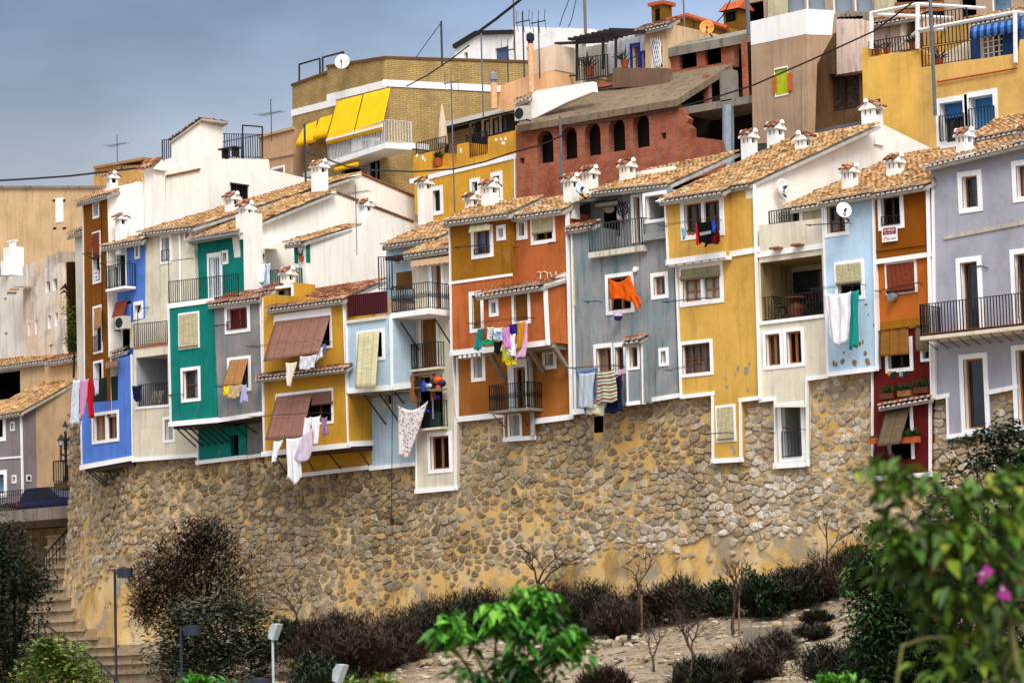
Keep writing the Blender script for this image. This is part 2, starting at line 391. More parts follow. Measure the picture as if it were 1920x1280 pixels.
        # seen from the photograph's side the sheet keeps its outline while it swings out
        M = MB(); M.grid(G); o = M.build(name, mat, parent, True)
        so_ = o.modifiers.new('thick', 'SOLIDIFY'); so_.thickness = .012
        return o
    def strip(s, pts, w=.12, Y=0.0, t=.035, mat=None, mb=None, X=None):
        own = mb is None; mb = mb or MB()
        q = [s.P(x, y, Y) if X is None else s.Q(x, y, X) for x, y in pts]
        for p, r in zip(q[:-1], q[1:]):
            d = r - p; L = np.linalg.norm(d); d = d / L; e = d * w * .35
            if X is None: mb.beam((p - e) + np.array([0, -t / 2, 0]), (r + e) + np.array([0, -t / 2, 0]), w if abs(d[2]) > .7 else t + .01, w if abs(d[2]) <= .7 else t + .01)
            else: mb.beam((p - e) + np.array([t / 2, 0, 0]), (r + e) + np.array([t / 2, 0, 0]), t + .012, w, 0, (0, 0, 1) if abs(d[2]) < .7 else (0, 1, 0))
        if own: return mb.build('trim', mat or TRIM, s.root)
        return mb
    def trims(s, lines, mat=None, name='trim'):
        """lines: (pts, width[, Y])"""
        for i, l in enumerate(lines):
            mb = MB(); s.strip(l[0], l[1], l[2] if len(l) > 2 else 0.0, .032 + .0017 * (i % 7), mb=mb); mb.build(name, mat or TRIM, s.root)
    # ---- tiled roofs
    def roof(s, eL, eR, rR, rL, Ye=-.25, Yr=3.0, mat=None, sp=.21, rl=.33, th=.11, plug=True, name='roof', parent=None, soffit=True):
        c = [s.P(*eL, Ye), s.P(*eR, Ye), s.P(*rR, Yr), s.P(*rL, Yr)]
        return s.roof3(c, mat, sp, rl, th, plug, name, parent, soffit)
    def roof3(s, c, mat=None, sp=.23, rl=.36, th=.14, plug=True, name='roof', parent=None, soffit=True):
        mb = MB(); tiles(mb, c, sp, rl, plug)
        c00, c10, c11, c01 = [np.array(p, float) for p in c]; dz = np.array([0, 0, th])
        o = [c00, c10, c11, c01]; dz2 = np.array([0, 0, .07 if plug else 0]); o = [p - dz2 for p in o]; lo = [p - dz for p in o]; up = [p + dz2 for p in o] if plug and 0 else [p + np.array([0, 0, .002]) for p in o]
        mb.add(up + lo, [(0, 1, 2, 3), (7, 6, 5, 4), (0, 4, 5, 1), (1, 5, 6, 2), (2, 6, 7, 3), (3, 7, 4, 0)], 3)
        if soffit:
            t = (c01 - c00); t /= np.linalg.norm(t); e0 = c00 - dz - dz2 - np.array([0, 0, .012]); e1 = c10 - dz - dz2 - np.array([0, 0, .012])
            mb.beam(e0 + t * .06, e1 + t * .06, .07, .06, 3)
        r = mb.build(name, [mat or TILE, TBASE, PLUG, SOFF], parent or s.root); s.roofs.append(r); return r
    def chimney(s, x, yb, yt, wpx, Y, ridge='X', roof=None, mat=None):
        p = s.P(x, yb, Y); k = s.sc(p); w = wpx * .93 / (1.41 * k); zt = s.P(x, yt, Y)[2]; H = zt - p[2]
        cx, cy, z0 = p[0], p[1] + w / 2, p[2] - .6; h = w / 2
        m = MB(); vent = .2; capz = p[2] + H - .42 * w - .02; vz = capz - vent
        m.box(cx - h, cx + h, cy - h, cy + h, z0, vz, 0)
        pw = w * .24
        for i in (-1, 1):
            for j in (-1, 1): m.box(cx + i * (h - pw / 2) - pw / 2, cx + i * (h - pw / 2) + pw / 2, cy + j * (h - pw / 2) - pw / 2, cy + j * (h - pw / 2) + pw / 2, vz, capz, 0)
        m.box(cx - pw / 2, cx + pw / 2, cy - h + .01, cy - h + pw, vz, capz, 0)
        m.box(cx - h * .5, cx + h * .5, cy - h * .5, cy + h * .5, vz, capz - .02, 1)
        o = h + .07; m.box(cx - o, cx + o, cy - o, cy + o, capz, capz + .05, 0)
        zt2 = capz + .05; rz = zt2 + .42 * w; g = o
        f = (lambda a, b, z: (cx + a, cy + b, z)) if ridge == 'X' else (lambda a, b, z: (cx + b, cy - a, z))
        v = [f(-g, -o, zt2), f(g, -o, zt2), f(g, o, zt2), f(-g, o, zt2), f(-g, 0, rz), f(g, 0, rz)]
        m.add(v, [(0, 1, 5, 4), (2, 3, 4, 5), (1, 2, 5), (3, 0, 4), (3, 2, 1, 0)], 0)
        q = o + .06; gi = g - .06
        for sgn in (-1, 1):
            c = [f(-gi, sgn * q, zt2 + .01), f(gi, sgn * q, zt2 + .01), f(gi, 0, rz + .04), f(-gi, 0, rz + .04)]
            if sgn > 0: c = [c[1], c[0], c[3], c[2]]
            tiles(m, c, .2, .4, False, 2, 3, 3)
        for e in (-1, 1):
            kx = f(e * (g + .01), 0, rz); m.tube([(kx[0], kx[1], rz - .03), (kx[0], kx[1], rz + .07), (kx[0], kx[1], rz + .12)], [.1, .085, .02], 8, 0)
        return m.build('chimney', [mat or WHITE, DARK, TILER, TBASE], roof or (s.roofs[-1] if s.roofs else s.root))
    # ---- balconies and railings
    def rail(s, parent, p0, p1, h=.95, gap=.12, r=.011, mat=None, name='railing', mb=None, scroll=False, ends=True):
        own = mb is None; mb = mb or MB(); p0 = np.array(p0, float); p1 = np.array(p1, float); d = p1 - p0; L = np.linalg.norm(d); n = max(2, int(L / gap))
        up = np.array([0, 0, 1.0])
        for i in range(n + 1):
            q = p0 + d * i / n; rr = r * (1.5 if i in (0, n) and ends else 1)
            mb.box(q[0] - rr, q[0] + rr, q[1] - rr, q[1] + rr, q[2] + .03, q[2] + h)
        mb.beam(p0 + up * h, p1 + up * h, .04, .025); mb.beam(p0 + up * .06, p1 + up * .06, .025, .02)
        if scroll:
            mb.beam(p0 + up * h * .62, p1 + up * h * .62, .02, .016)
            for i in range(n):
                q = p0 + d * (i + .5) / n; e = d / n * .38
                mb.beam(q - e + up * h * .42, q + e + up * h * .6, .014, .012); mb.beam(q + e + up * h * .42, q - e + up * h * .6, .014, .012)
        if own: return mb.build(name, mat or BLACK, parent)
        return mb
    def balcony(s, fl, fr, Yf, Yb, th=.14, h=.95, mat=None, rmat=None, gap=.12, scroll=False, sides=(1, 1), slab=True, brackets=0, r=.011):
        """fl, fr: bottom corners of the slab's front edge in pixels"""
        a, b = s.P(*fl, Yf), s.P(*fr, Yf); z = (a[2] + b[2]) / 2; x0, x1 = a[0], b[0]
        m = MB(); m.box(x0, x1, Yf, Yb, z, z + th)
        bal = m.build('balcony', mat or WHITE, s.root)
        R_ = MB(); zt = z + th; e = .04
        s.rail(None, (x0 + e, Yf + e, zt), (x1 - e, Yf + e, zt), h, gap, r, mb=R_, scroll=scroll)
        if sides[0]: s.rail(None, (x0 + e, Yf + e, zt), (x0 + e, Yb, zt), h, gap, r, mb=R_, scroll=scroll)
        if sides[1]: s.rail(None, (x1 - e, Yf + e, zt), (x1 - e, Yb, zt), h, gap, r, mb=R_, scroll=scroll)
        R_.build('railing', rmat or BLACK, bal)
        if brackets:
            B = MB()
            for i in range(brackets):
                x = x0 + .2 + (x1 - x0 - .4) * i / max(1, brackets - 1)
                B.tube([(x, Yf + .12, z - .02), (x, Yb + .02, z - .02 - (Yb - Yf) * .62)], .022, 6)
            B.build('bracket', BLACK, bal)
        return bal
    def niche(s, r, Y, deep, mats, name='loggia', wins=()):
        """recess behind an opening: r as in rect; mats = back, sides, floor"""
        a, b, c, d = s.rect({'r': r}, Y); m = MB(); q = Y + deep
        m.add([(a, Y, c), (b, Y, c), (b, Y, d), (a, Y, d), (a, q, c), (b, q, c), (b, q, d), (a, q, d)], [(4, 5, 6, 7)], 0)
        m.add([(a, Y, c), (b, Y, c), (b, Y, d), (a, Y, d), (a, q, c), (b, q, c), (b, q, d), (a, q, d)], [(0, 4, 7, 3), (1, 2, 6, 5), (3, 7, 6, 2)], 1)
        m.add([(a, Y, c), (b, Y, c), (a, q, c), (b, q, c)], [(0, 1, 3, 2)], 2)
        return m.build(name, mats, s.root)
    def part(s, name, mb, mat): return mb.build(name, mat, s.root)
    def struts(s, segs, Ya, Yb, r=.03, mat=None, name='strut'):
        """each seg: pixel at the bay's underside (plane Ya) to pixel on the wall (plane Yb)"""
        for a, b in segs:
            m = MB(); m.tube([s.P(*a, Ya), s.P(*b, Yb)], r, 6); m.build(name, mat or BLACK, s.root)
    def rack(s, a, b, Y=0.0, out=.55, name='drying_rack', lines=3):
        """wall arms with washing lines: a, b = pixels on the wall"""
        m = MB(); A, B = s.P(*a, Y), s.P(*b, Y)
        for p in (A, B): m.tube([p, p + np.array([0, -out, .02])], .014, 5)
        for i in range(lines):
            f = .3 + .68 * i / max(1, lines - 1); m.tube([A + np.array([0, -out * f, .02]), B + np.array([0, -out * f, .02])], .006, 4)
        return m.build(name, BLACK, s.root)
SOFF = plaster('soffit paint', '#b9b6ae', '#6b6357', .4)
_trnd = random.Random(3); _wr = random.Random(8); CURTD = plain('dim curtain', '#6f706e', .9, 0, .1, .25, 9); CURTD2 = plain('dim lace curtain', '#8a8780', .9, 0, .1, .3, 14)
def tiles(mb, c, sp=.23, rl=.36, plug=True, mi=0, mb_i=1, mp=2):
    """barrel tiles over the quad c00 eave-left, c10 eave-right, c11 ridge-right, c01 ridge-left"""
    c00, c10, c11, c01 = [np.array(p, float) for p in c]; rd = _trnd
    W = max(np.linalg.norm(c10 - c00), np.linalg.norm(c11 - c01)); L = max(np.linalg.norm(c01 - c00), np.linalg.norm(c11 - c10))
    n = max(2, int(round(W / sp))); k = max(2, int(round(L / rl)))
    for i in range(n):
        u = (i + .5) / n; A = c00 * (1 - u) + c10 * u; B = c01 * (1 - u) + c11 * u
        t = B - A; LL = np.linalg.norm(t); t /= LL; a = c10 - c00; a = a / np.linalg.norm(a); nr = np.cross(a, t); nr /= np.linalg.norm(nr)
        if nr[2] < 0: nr = -nr
        rr = np.linalg.norm(c10 - c00) / n * .43
        for j in range(k):
            s0 = LL * j / k - (.13 if j == 0 and plug else .04 if j == 0 else .0); s1 = LL * (j + 1) / k + .05
            jx = rd.uniform(-.012, .012); jz = rd.uniform(0, .02) + (.03 if rd.random() < .05 else 0); sk = rd.uniform(-.022, .022); rn = rd.random() * .98 + .01; vs = []
            for e, (sd_, r_, lf) in enumerate(((s0, rr * 1.06, .034 + jz), (s1, rr * .9, .012 + jz))):
                o = A + t * sd_ + a * (jx + (sk if e else -sk)) + nr * lf
                for q in range(6):
                    th = math.pi * q / 5; vs.append(o + a * (-math.cos(th) * r_) + nr * (math.sin(th) * r_ * .85))
            mb.add(vs, [(q, q + 1, 7 + q, 6 + q) for q in range(5)], mi, rn)
            if j == 0 and plug: mb.add([vs[q] + t * .02 for q in range(6)], [(5, 4, 3, 2, 1, 0)], mp, .5)
            else: mb.add(vs[:6], [(5, 4, 3, 2, 1, 0)], mi, rn * .5)  # open ends toned darker to stand in for the shaded hollow
    if plug:                                      # a second course of tile ends under the eave
        a = (c10 - c00) / np.linalg.norm(c10 - c00); rr = np.linalg.norm(c10 - c00) / n * .4; t = (c01 - c00) / np.linalg.norm(c01 - c00)
        for i in range(n):
            o = c00 + (c10 - c00) * ((i + 1.0) / n if i < n - 1 else .5 / n) - t * .07 + np.array([0, 0, -.075]); vs = []
            for d in (0, .3):
                for q in range(6): th = math.pi * q / 5; vs.append(o + t * d + a * (-math.cos(th) * rr) + np.array([0, 0, math.sin(th) * rr * .8]))
            mb.add(vs, [(q, q + 1, 7 + q, 6 + q) for q in range(5)], mi, rd.random()); mb.add([vs[q] for q in range(6)], [(5, 4, 3, 2, 1, 0)], mp, .5)
def W(x0, x1, yt, yb, k='w', **o): o['r'] = (x0, x1, yt, yb); o['k'] = k; return o

def hang(name, label, cat, quad, Y, mat, folds=2.5, amp=.04, sag=.04, group=None, F_=None, cut=0.0, n=16, m=16, mats=None):
    """a piece of washing: quad = tl, tr, br, bl in pixels on the plane Y"""
    Fr = F_ or W0; c = [Fr.P(x, y, Y) for x, y in quad]; G = []; ph = random.uniform(0, 6)
    top = (c[0] + c[1]) / 2
    for i in range(n + 1):
        v = i / n; row = []
        for j in range(m + 1):
            u = j / m; p = (c[0] * (1 - u) + c[1] * u) * (1 - v) + (c[3] * (1 - u) + c[2] * u) * v
            a = amp * (.35 + .65 * v)
            y = -a * math.sin(6.283 * folds * u + ph + v * .8) - a * .5 * math.sin(6.283 * folds * 2.1 * u + ph * 2)
            y -= amp * .35 * math.sin(9 * u + 6 * v + ph) * (.3 + v) + amp * .2 * math.sin(17 * u - 9 * v + ph * 3)
            z = -sag * math.sin(math.pi * u) * (1 - v) * .8 + .03 * math.sin(9 * u + ph) * v + cut * v * math.sin(3.14 * u)
            row.append(Fr.W(np.array([p[0] + .015 * math.sin(7 * v + ph), p[1] + y, p[2] + z])) - Fr.W(top))
        G.append(row)
    M = MB(); M.grid(G); o = M.build(name, mat, None, True); o.location = Fr.W(top)
    q = o.modifiers.new('thick', 'SOLIDIFY'); q.thickness = .012
    return tag(o, label, cat, group)
def pole_thing(name, label, cat, base, segs, mat, group=None):
    """base world point; segs: list of (pts relative, radius)"""
    m = MB()
    for pts, r in segs: m.tube(pts, r, 6)
    o = m.build(name, mat); o.location = base; return tag(o, label, cat, group)
# ------------------------------------------------------------------ the terraced houses on the old wall, left to right
LOW = []                                          # outlines the rubble wall must stay clear of
BAM = slats('cream slat blind', '#d9cfa4', 26, 4); BAMB = slats('brown slat blind', '#94695a', 30, 6, .7); BAMO = slats('honey cane blind', '#8a5a1e', 34, 3)
BAMT = slats('tan cloth blind', '#a87645', 20, 2, .8); BAMG = slats('weathered cane blind', '#6f5c44', 34, 2); BAMR = slats('red brown blind', '#8a3f26', 14, 6, .7)
OLIVE = slats('olive canvas blind', '#b5aa86', 10, 3)
# --- brown tower at the corner
A = House('narrow tall brown house at the left corner of the row', 204, 700, .35, -18)
A.wall([(156, 383), (201, 366), (204, 470), (206, 660), (209, 780), (160, 788)], 0, .6, plaster('brown paint', '#87500f', '#4a2a08', .3), side=WHITEW, wins=[
    W(176.5, 184.5, 379, 405, n=1, b=.1, fm=DARKW), W(176, 187.5, 438, 527, 'door', n=1, bl=(BAMR, .5), b=.1, fm=DARKW),
    W(177, 190.5, 577, 658, 'door', n=1, b=.1, fm=DARKW, grille=.35, out=(BAMT, [(178, 580), (188, 577), (190, 612), (178, 620)], .4)), W(178, 192, 680, 745, 'hole', b=.1)])
A.wall([(140, 434), (156, 428), (160, 790), (147, 780)], .35, .4, plaster('pale cream paint', '#dcd7c8'), name='side_wall')
A.roof((143, 379), (202, 363), (280, 337), (222, 346), -.25, 2.6)
A.roof((126, 441), (158, 430), (166, 425), (134, 436), .1, .6, name='porch_roof')
A.chimney(203, 356, 327, 25, .6)
A.trims([([(156.5, 384), (160, 788)], .07), ([(202.5, 470), (206, 668)], .07)])
A.gable([(201, 366), (199, 354), (280, 337), (312, 331), (312, 470), (206, 480)], A.P(202, 400, 0)[0] - .02, .3, WHITEW)
m = MB(); m.tube([A.P(186, 500, -.03), A.P(187, 508, -.6)], .02); m.tube([A.P(155, 475, -.9), A.P(178, 487, -.02)], .02); m.tube([A.P(163, 474, -.9), A.P(188, 480, -.02)], .02)
m.tube([A.P(187, 391, -.1), A.P(190, 394, -.1), A.P(192, 640, -.1)], .02); A.part('bracket_arm', m, BLACK)
# --- blue house
B = House('bright blue house over the wall corner, striped awning on its loggia', 250, 858, .1, -8)
BLUE = plaster('blue paint', '#5b86dc', '#35559c', .3)
B.wall([(204, 464), (270, 450), (270, 600), (247, 668), (206, 676)], .35, 4, BLUE, [
    W(221, 236, 469, 538, 'door', n=2, b=(.12, .1, .12, 0), fm=DARKW, nh=3), W(255.5, 260, 460, 481, n=1, b=.1, fm=OAK),
    W(253.5, 265.5, 572, 587, n=2, b=(.1, .12, .16, .25), fm=DARKW), W(218, 246, 566, 655, 'hole', b=0, rm=BLUE, deep=1.0)])
B.wall([(221, 672), (247, 665), (250, 858), (154.5, 874), (152, 756), (221, 750)], 0, 3, BLUE, [
    W(176, 220, 777, 824, n=4, nh=0, b=.13, post=True, fm=OAK)], name='lower_wall')
LOW.append([(150, 740), (252, 655), (252, 858), (153, 876)])
B.roof((189, 463), (268, 449), (282, 440), (203, 454), -.1, .7); B.chimney(221, 450, 404, 24, .05)
B.roof((208, 664), (236, 655), (246, 650), (218, 659), 0, .5, TILER, name='porch_roof')
B.trims([([(154.5, 872), (153, 790)], .08), ([(250, 857), (247.5, 666)], .1), ([(152, 876), (251, 858)], .2)])
m = MB(); m.box(B.P(158, 872)[0], B.P(249, 858)[0], .05, 1.8, B.P(200, 866)[2] - .3, B.P(200, 866)[2] - .12); B.part('floor_slab', m, DARKW)
B.struts([((160, 880), (200, 912)), ((167, 881), (206, 910)), ((196, 876), (222, 908)), ((212, 876), (234, 905)), ((224, 872), (246, 906)), ((235, 870), (252, 902)), ((190, 905), (248, 876))], .1, .8)
B.balcony((198, 547), (234, 540), -.25, .3, .1, .95, mat=TRIM)
m = MB(); m.box(B.P(218, 600, .25)[0], B.P(246, 600, .25)[0], .2, .26, B.P(230, 601, .25)[2], B.P(230, 570, .25)[2] - .05); B.part('half_wall', m, BLUE)
m = MB(); G = [[B.P(168 + 53 * j / 8, (y - 8 * j / 8), .02 - .03 * math.sin(j * 2.2)) for j in range(9)] for y in (712, 727, 741, 757)]
m.grid(G); B.part('green_screen', m, plain('dark green netting', '#16281e', .95))
B.niche((208, 221, 672, 749), .02, 1.4, [DARK, WHITE, CONC])
o = MB(); o.grid([[B.P(198 + 23 * j / 6, y - 4.5 * j / 6, yy) for j in range(7)] for y, yy in ((678, .1), (687, -.5), (691, -.52))]); B.part('awning', o, stripes('brown striped awning', ['#8f6a56', '#6d4e40'], 5, 'X'))
o = MB(); o.grid([[(B.P(217 + 22 * j / 6, 561, .1)[0], .1 - .3 * (i / 4), B.P(225, 565, .1)[2] - i * .22 * (561 / 561)) for j in range(7)] for i in range(4)]); B.part('blind', o, BAMR)
B.rack((205, 497), (246, 490), .25, .7)
# --- white house with the roof terrace
X = A.W(A.P(202, 400, 0))[0] + 4.2
Wh = House('white house with a tower stair and a railed roof terrace behind the brown house', 312, 440, 2.6, 0)
xg = Wh.Q(312, 400, 0)[0]
yc = Wh.Q(376, 290, 0)[1]
Wh.gable([(311, 332), (322, 310), (376, 296), (412, 297), (504, 299), (506, 318), (590, 338), (590, 380), (400, 420), (311, 452)], 0, .4, WHITEW)
Wh.wall([(308, 300), (322, 296), (322, 264), (376.5, 224), (376.5, 330), (308, 345)], yc, 1.3, WHITEW, name='tower')
c = Wh.P(317, 266, yc - .1), Wh.P(378, 222, yc - .1)
tp = np.array([c[0], c[1], c[1] + [.15, 1.45, 0], c[0] + [0, 1.45, 0]]); Wh.roof3(tp, TILER, .22, .33, .08, False, 'tower_roof', None, False)
m = MB(); m.tube([Wh.Q(313, 330, .05), Wh.Q(375, 317, .05)], .05); Wh.part('tile_coping', m, COPE)
Rl = MB(); q0, q1, q2 = Wh.Q(413, 296, -.15), Wh.Q(492, 297, -.15), Wh.P(452, 296, yc + 1.4)
Wh.rail(None, q0, q1, 1.05, .14, .014, mb=Rl); Wh.rail(None, q1, q1 + [-3, .0, 0], 1.05, .14, .014, mb=Rl)
for x, t in ((455, 234), (492, 238), (413, 252)): Rl.tube([Wh.Q(x, 297, -.15), Wh.Q(x, t, -.15)], .035)
Rl.tube([Wh.Q(455, 235, -.15), Wh.Q(492, 238, -.15)], .035); Rl.build('railing', BLACK, Wh.root)
Rl = MB(); Wh.rail(None, Wh.P(305, 308, yc + .3), Wh.P(324, 305, yc + .3), 1.05, .12, .014, mb=Rl); Rl.build('railing', BLACK, Wh.root)
qa, qb = Wh.Q(433, 372, .012), Wh.Q(463, 349, .012)
m = MB(); m.add([(.012, qa[1], qa[2]), (.012, qb[1], qa[2]), (.012, qb[1], qb[2]), (.012, qa[1], qb[2])], [(0, 1, 2, 3)]); wn = m.build('window', DARK, Wh.root)
m = MB()
for i in range(7): y = qa[1] + (qb[1] - qa[1]) * i / 6; m.box(.03, .05, y - .012, y + .012, qa[2], qb[2])
m.box(.03, .08, qa[1] - .06, qb[1] + .06, qb[2] - .02, qb[2] + .05); m.build('grille', BLACK, wn)
m = MB(); p = A.W(A.Q(294, 440, A.P(202, 400, 0)[0])) - Wh.loc + np.array([.22, -.28, 0]); z = Wh.P(294, 299, p[1])[2]; h = .31
m.box(p[0] - h, p[0] + h, p[1] - h, p[1] + h, p[2] - 1, z - .72); m.box(p[0] - h, p[0] - h + .2, p[1] - h, p[1] + h, z - .72, z - .5); m.box(p[0] + h - .2, p[0] + h, p[1] - h, p[1] + h, z - .72, z - .5); m.box(p[0] - .1, p[0] + .1, p[1] - h, p[1] + h, z - .72, z - .5)
m.box(p[0] - .25, p[0] + .25, p[1] - .2, p[1] + .25, z - .72, z - .5, 1); m.box(p[0] - .46, p[0] + .46, p[1] - .46, p[1] + .46, z - .5, z - .44)
tiles(m, [(p[0] - .52, p[1] - .55, z - .42), (p[0] + .52, p[1] - .55, z - .42), (p[0] + .52, p[1], z), (p[0] - .52, p[1], z)], .22, .4, False, 2, 3, 3)
m.add([(p[0] - .46, p[1] - .46, z - .44), (p[0] + .46, p[1] - .46, z - .44), (p[0] + .46, p[1] + .46, z - .44), (p[0] - .46, p[1] + .46, z - .44), (p[0] - .46, p[1], z - .03), (p[0] + .46, p[1], z - .03)], [(0, 1, 5, 4), (2, 3, 4, 5), (1, 2, 5), (3, 0, 4)], 0)
m.build('chimney', [WHITEW, DARK, TILER, TBASE], Wh.root)
# --- cream house
CREAM = plaster('cream paint', '#e3dac4', '#97835f', .3)
C = House('cream house with an open loggia between the blue and the teal house', 251, 855, 0, 0)
C.wall([(270, 438), (363, 428), (367, 560), (320, 660), (251, 662), (256, 600), (269, 560)], .45, 5, CREAM, [
    W(304.5, 318.5, 445, 489, n=1, b=.12, fm=None, pane=CURT, grille=.45), W(348.5, 356, 436, 446, n=1, b=.1, fm=None, pane=DARK)], name='upper_wall')
C.roof((259, 437), (364, 425), (678, 325), (586, 341), .2, 9.9)
C.gable([(364, 425), (678, 325), (832, 391), (838, 445), (500, 470), (366, 470)], C.P(364, 430, .45)[0], .35, WHITEW)
C.chimney(429, 420, 365, 31, 2.6); C.chimney(592, 352, 304, 34, 6.4, roof=C.roofs[0]); C.chimney(791, 395, 336, 31, 10.6, roof=C.roofs[0], mat=WHITEW)
C.wall([(250, 652), (318, 645), (322, 800), (372, 800), (371, 853), (251, 861)], 0, 3, CREAM, [
    W(256, 315, 667, 763, 'open', b=0), W(310, 325, 786, 824, n=1, b=.12, fm=None, pane=CURT)], name='lower_wall')
C.niche((256, 315, 667, 763), 0, 1.7, [plaster('grey loggia', '#b9bac0'), plaster('grey loggia', '#b9bac0'), CONC])
LOW.append([(248, 640), (372, 640), (372, 853), (250, 861)])
C.rail(C.root, C.P(262, 765, .05), C.P(316, 760, .05), .95)
C.rail(C.root, C.P(252, 651, .05), C.P(314, 645, .05), .95)
C.trims([([(250, 862), (369, 853)], .16), ([(256, 765), (316, 760)], .1)])
m = MB(); m.tube([C.P(337, 433, .4), C.P(338, 566, .4)], .05); C.part('drainpipe', m, TRIM)
m = MB(); pp = [C.P(x, y, .4) for x, y in ((245, 605), (300, 590), (302, 648), (245, 652))]; m.prism([(p[0], p[2]) for p in pp], .36, .46); C.part('half_wall', m, CREAM)
m = MB(); m.box(C.P(250, 650, -.04)[0], C.P(317, 650, -.04)[0], -.04, .9, C.P(284, 649, -.04)[2], C.P(284, 649, -.04)[2] + .06); C.part('terrace_floor', m, TERRA)
m = MB(); m.tube([C.P(259, 650, .0), C.P(258, 580, .0), C.P(300, 572, .9)], .02); C.part('clothes_post', m, BLACK)
# --- teal house
TEAL = plaster('teal paint', '#0f7f74', '#0a4a48', .3)
D = House('teal house with a barred white terrace door and a bay on struts', 371, 866, .04, 0)
D.wall([(363, 455), (446, 440), (457, 438), (459, 552), (366, 566)], .6, 4, TEAL, side=WHITEW, wins=[
    W(394, 414, 480, 558, 'door', n=1, b=(.14, .1, .14, 0), fm=TRIM, pane=GLASSB, grille=1, gm=TRIM), W(418.5, 425, 474, 491, n=1, b=.1, fm=OAK)], name='upper_wall')
D.roof((353, 449), (447, 433), (631, 358), (546, 370), .2, 6.0)
D.gable([(446, 436), (631, 358), (775, 415), (830, 438), (838, 470), (830, 520), (575, 556), (459, 556)], D.P(447, 450, .5)[0], .35, WHITEW)
m = MB(); pr = [D.P(442, 402, .3), D.P(470, 398, .3), D.P(472, 556, .3), D.P(458, 557, .3), D.P(456, 436, .3), D.P(442, 438, .3)]; m.prism([(p[0], p[2]) for p in pr], .3, .95); D.part('pier', m, WHITEW)
D.chimney(455, 420, 383, 32, .35); D.chimney(680, 420, 378, 28, 6.6)
m = MB(); m.tube([D.Q(631, 360, D.P(447, 450, .5)[0] + .02), D.Q(775, 415, D.P(447, 450, .5)[0] + .02)], .06)
D.part('tile_coping', m, COPE); m = MB(); m.tube([C.Q(678, 326, C.P(364, 430, .45)[0] + .02) + C.loc - D.loc, C.Q(832, 391, C.P(364, 430, .45)[0] + .02) + C.loc - D.loc], .06); D.part('tile_coping', m, COPE)
m = MB(); m.beam(D.P(352, 452, .1), D.P(447, 437, .1), .1, .09); m.tube([D.P(356, 455, .2), D.P(364, 461, .5), D.P(365, 560, .5)], .035); D.part('gutter', m, GREYM)
D.wall([(316.5, 574), (399, 563), (408, 788), (321, 797)], -1.3, 1.7, TEAL, [
    W(338.5, 371, 590, 649, n=2, b=.1, bl=(BAM, 1.0), fm=OAK), W(344, 372, 694, 747, n=1, nh=1, b=.13, fm=REDW)], name='bay')
D.wall([(371, 800), (462, 795), (462, 851), (372, 867)], 0, 2, TEAL, [W(433, 447, 815, 853, 'hole', b=0, rm=TEAL)], name='lower_wall')
LOW.append([(370, 795), (497, 795), (497, 853), (370, 868)])
D.trims([([(316, 574), (399, 563)], .2, -1.3), ([(317, 576), (321.5, 796)], .12, -1.3), ([(319, 795), (408, 787)], .2, -1.3), ([(372, 800), (373, 866)], .1), ([(370, 867), (462, 856)], .16)])
D.rail(D.root, D.P(317, 570, -1.2), D.P(447, 556, -1.2), .9); m = MB(); m.tube([D.P(318, 570, -1.2), D.P(316, 490, -1.2), D.P(362, 484, .4)], .018); D.part('clothes_post', m, BLACK)
m = MB(); m.box(D.P(320, 566, -1.25)[0], D.P(447, 566, -1.25)[0], -1.25, .6, D.P(385, 566, -1.25)[2] - .12, D.P(385, 566, -1.25)[2]); D.part('terrace_floor', m, CONC)
m = MB(); m.box(D.P(322, 796, -1.28)[0], D.P(407, 788, -1.28)[0], -1.2, .3, D.P(365, 793, -1.28)[2] - .14, D.P(365, 793, -1.28)[2] + .02); D.part('floor_slab', m, DARKW)
D.struts([((328 + i * 11.5, 800 - i * 1.1), (368 + i * 12.5, 838 - i * 1.6)) for i in range(7)], -1.2, 0)
D.rack((322, 742), (345, 740), -1.3, .3)
# --- grey bay house beside the teal bay
GREYP = plaster('grey pink paint', '#8c8684', '#5d7478', .45, second='#74828a')
E_ = House('grey house with pinkish stains between the teal and the yellow bays', 462, 856, .08, 0)
E_.wall([(399, 568), (487, 555), (495, 773), (408, 787)], -1.3, 1.7, GREYP, [
    W(427, 464, 577, 617, n=2, b=.15, fm=BROWNW, pane=CURTR, grille=.4), W(431.5, 466, 675, 728, n=2, b=.14, fm=BROWNW, out=(BAMT, [(433, 675), (465, 672), (452, 722), (417, 723)], .6))], name='bay')
E_.wall([(462, 795), (494, 790), (495, 851), (462, 856)], 0, 2, GREYP, name='lower_wall')
E_.roof((391, 570), (487, 558), (525, 540), (428, 553), -1.5, -.2, TILER)
E_.trims([([(408, 788), (494, 775)], .17, -1.3), ([(493, 560), (496, 772)], .1, -1.28), ([(462, 857), (496, 852)], .14)])
m = MB(); m.box(E_.P(410, 787, -1.28)[0], E_.P(493, 774, -1.28)[0], -1.2, .2, E_.P(450, 781, -1.28)[2] - .14, E_.P(450, 781, -1.28)[2] + .02); E_.part('floor_slab', m, DARKW)
E_.struts([((425, 785), (462, 818)), ((440, 783), (482, 812))], -1.2, 0)
E_.rack((408, 612), (428, 610), -1.3, .25); E_.rack((420, 726), (466, 719), -1.3, .55)
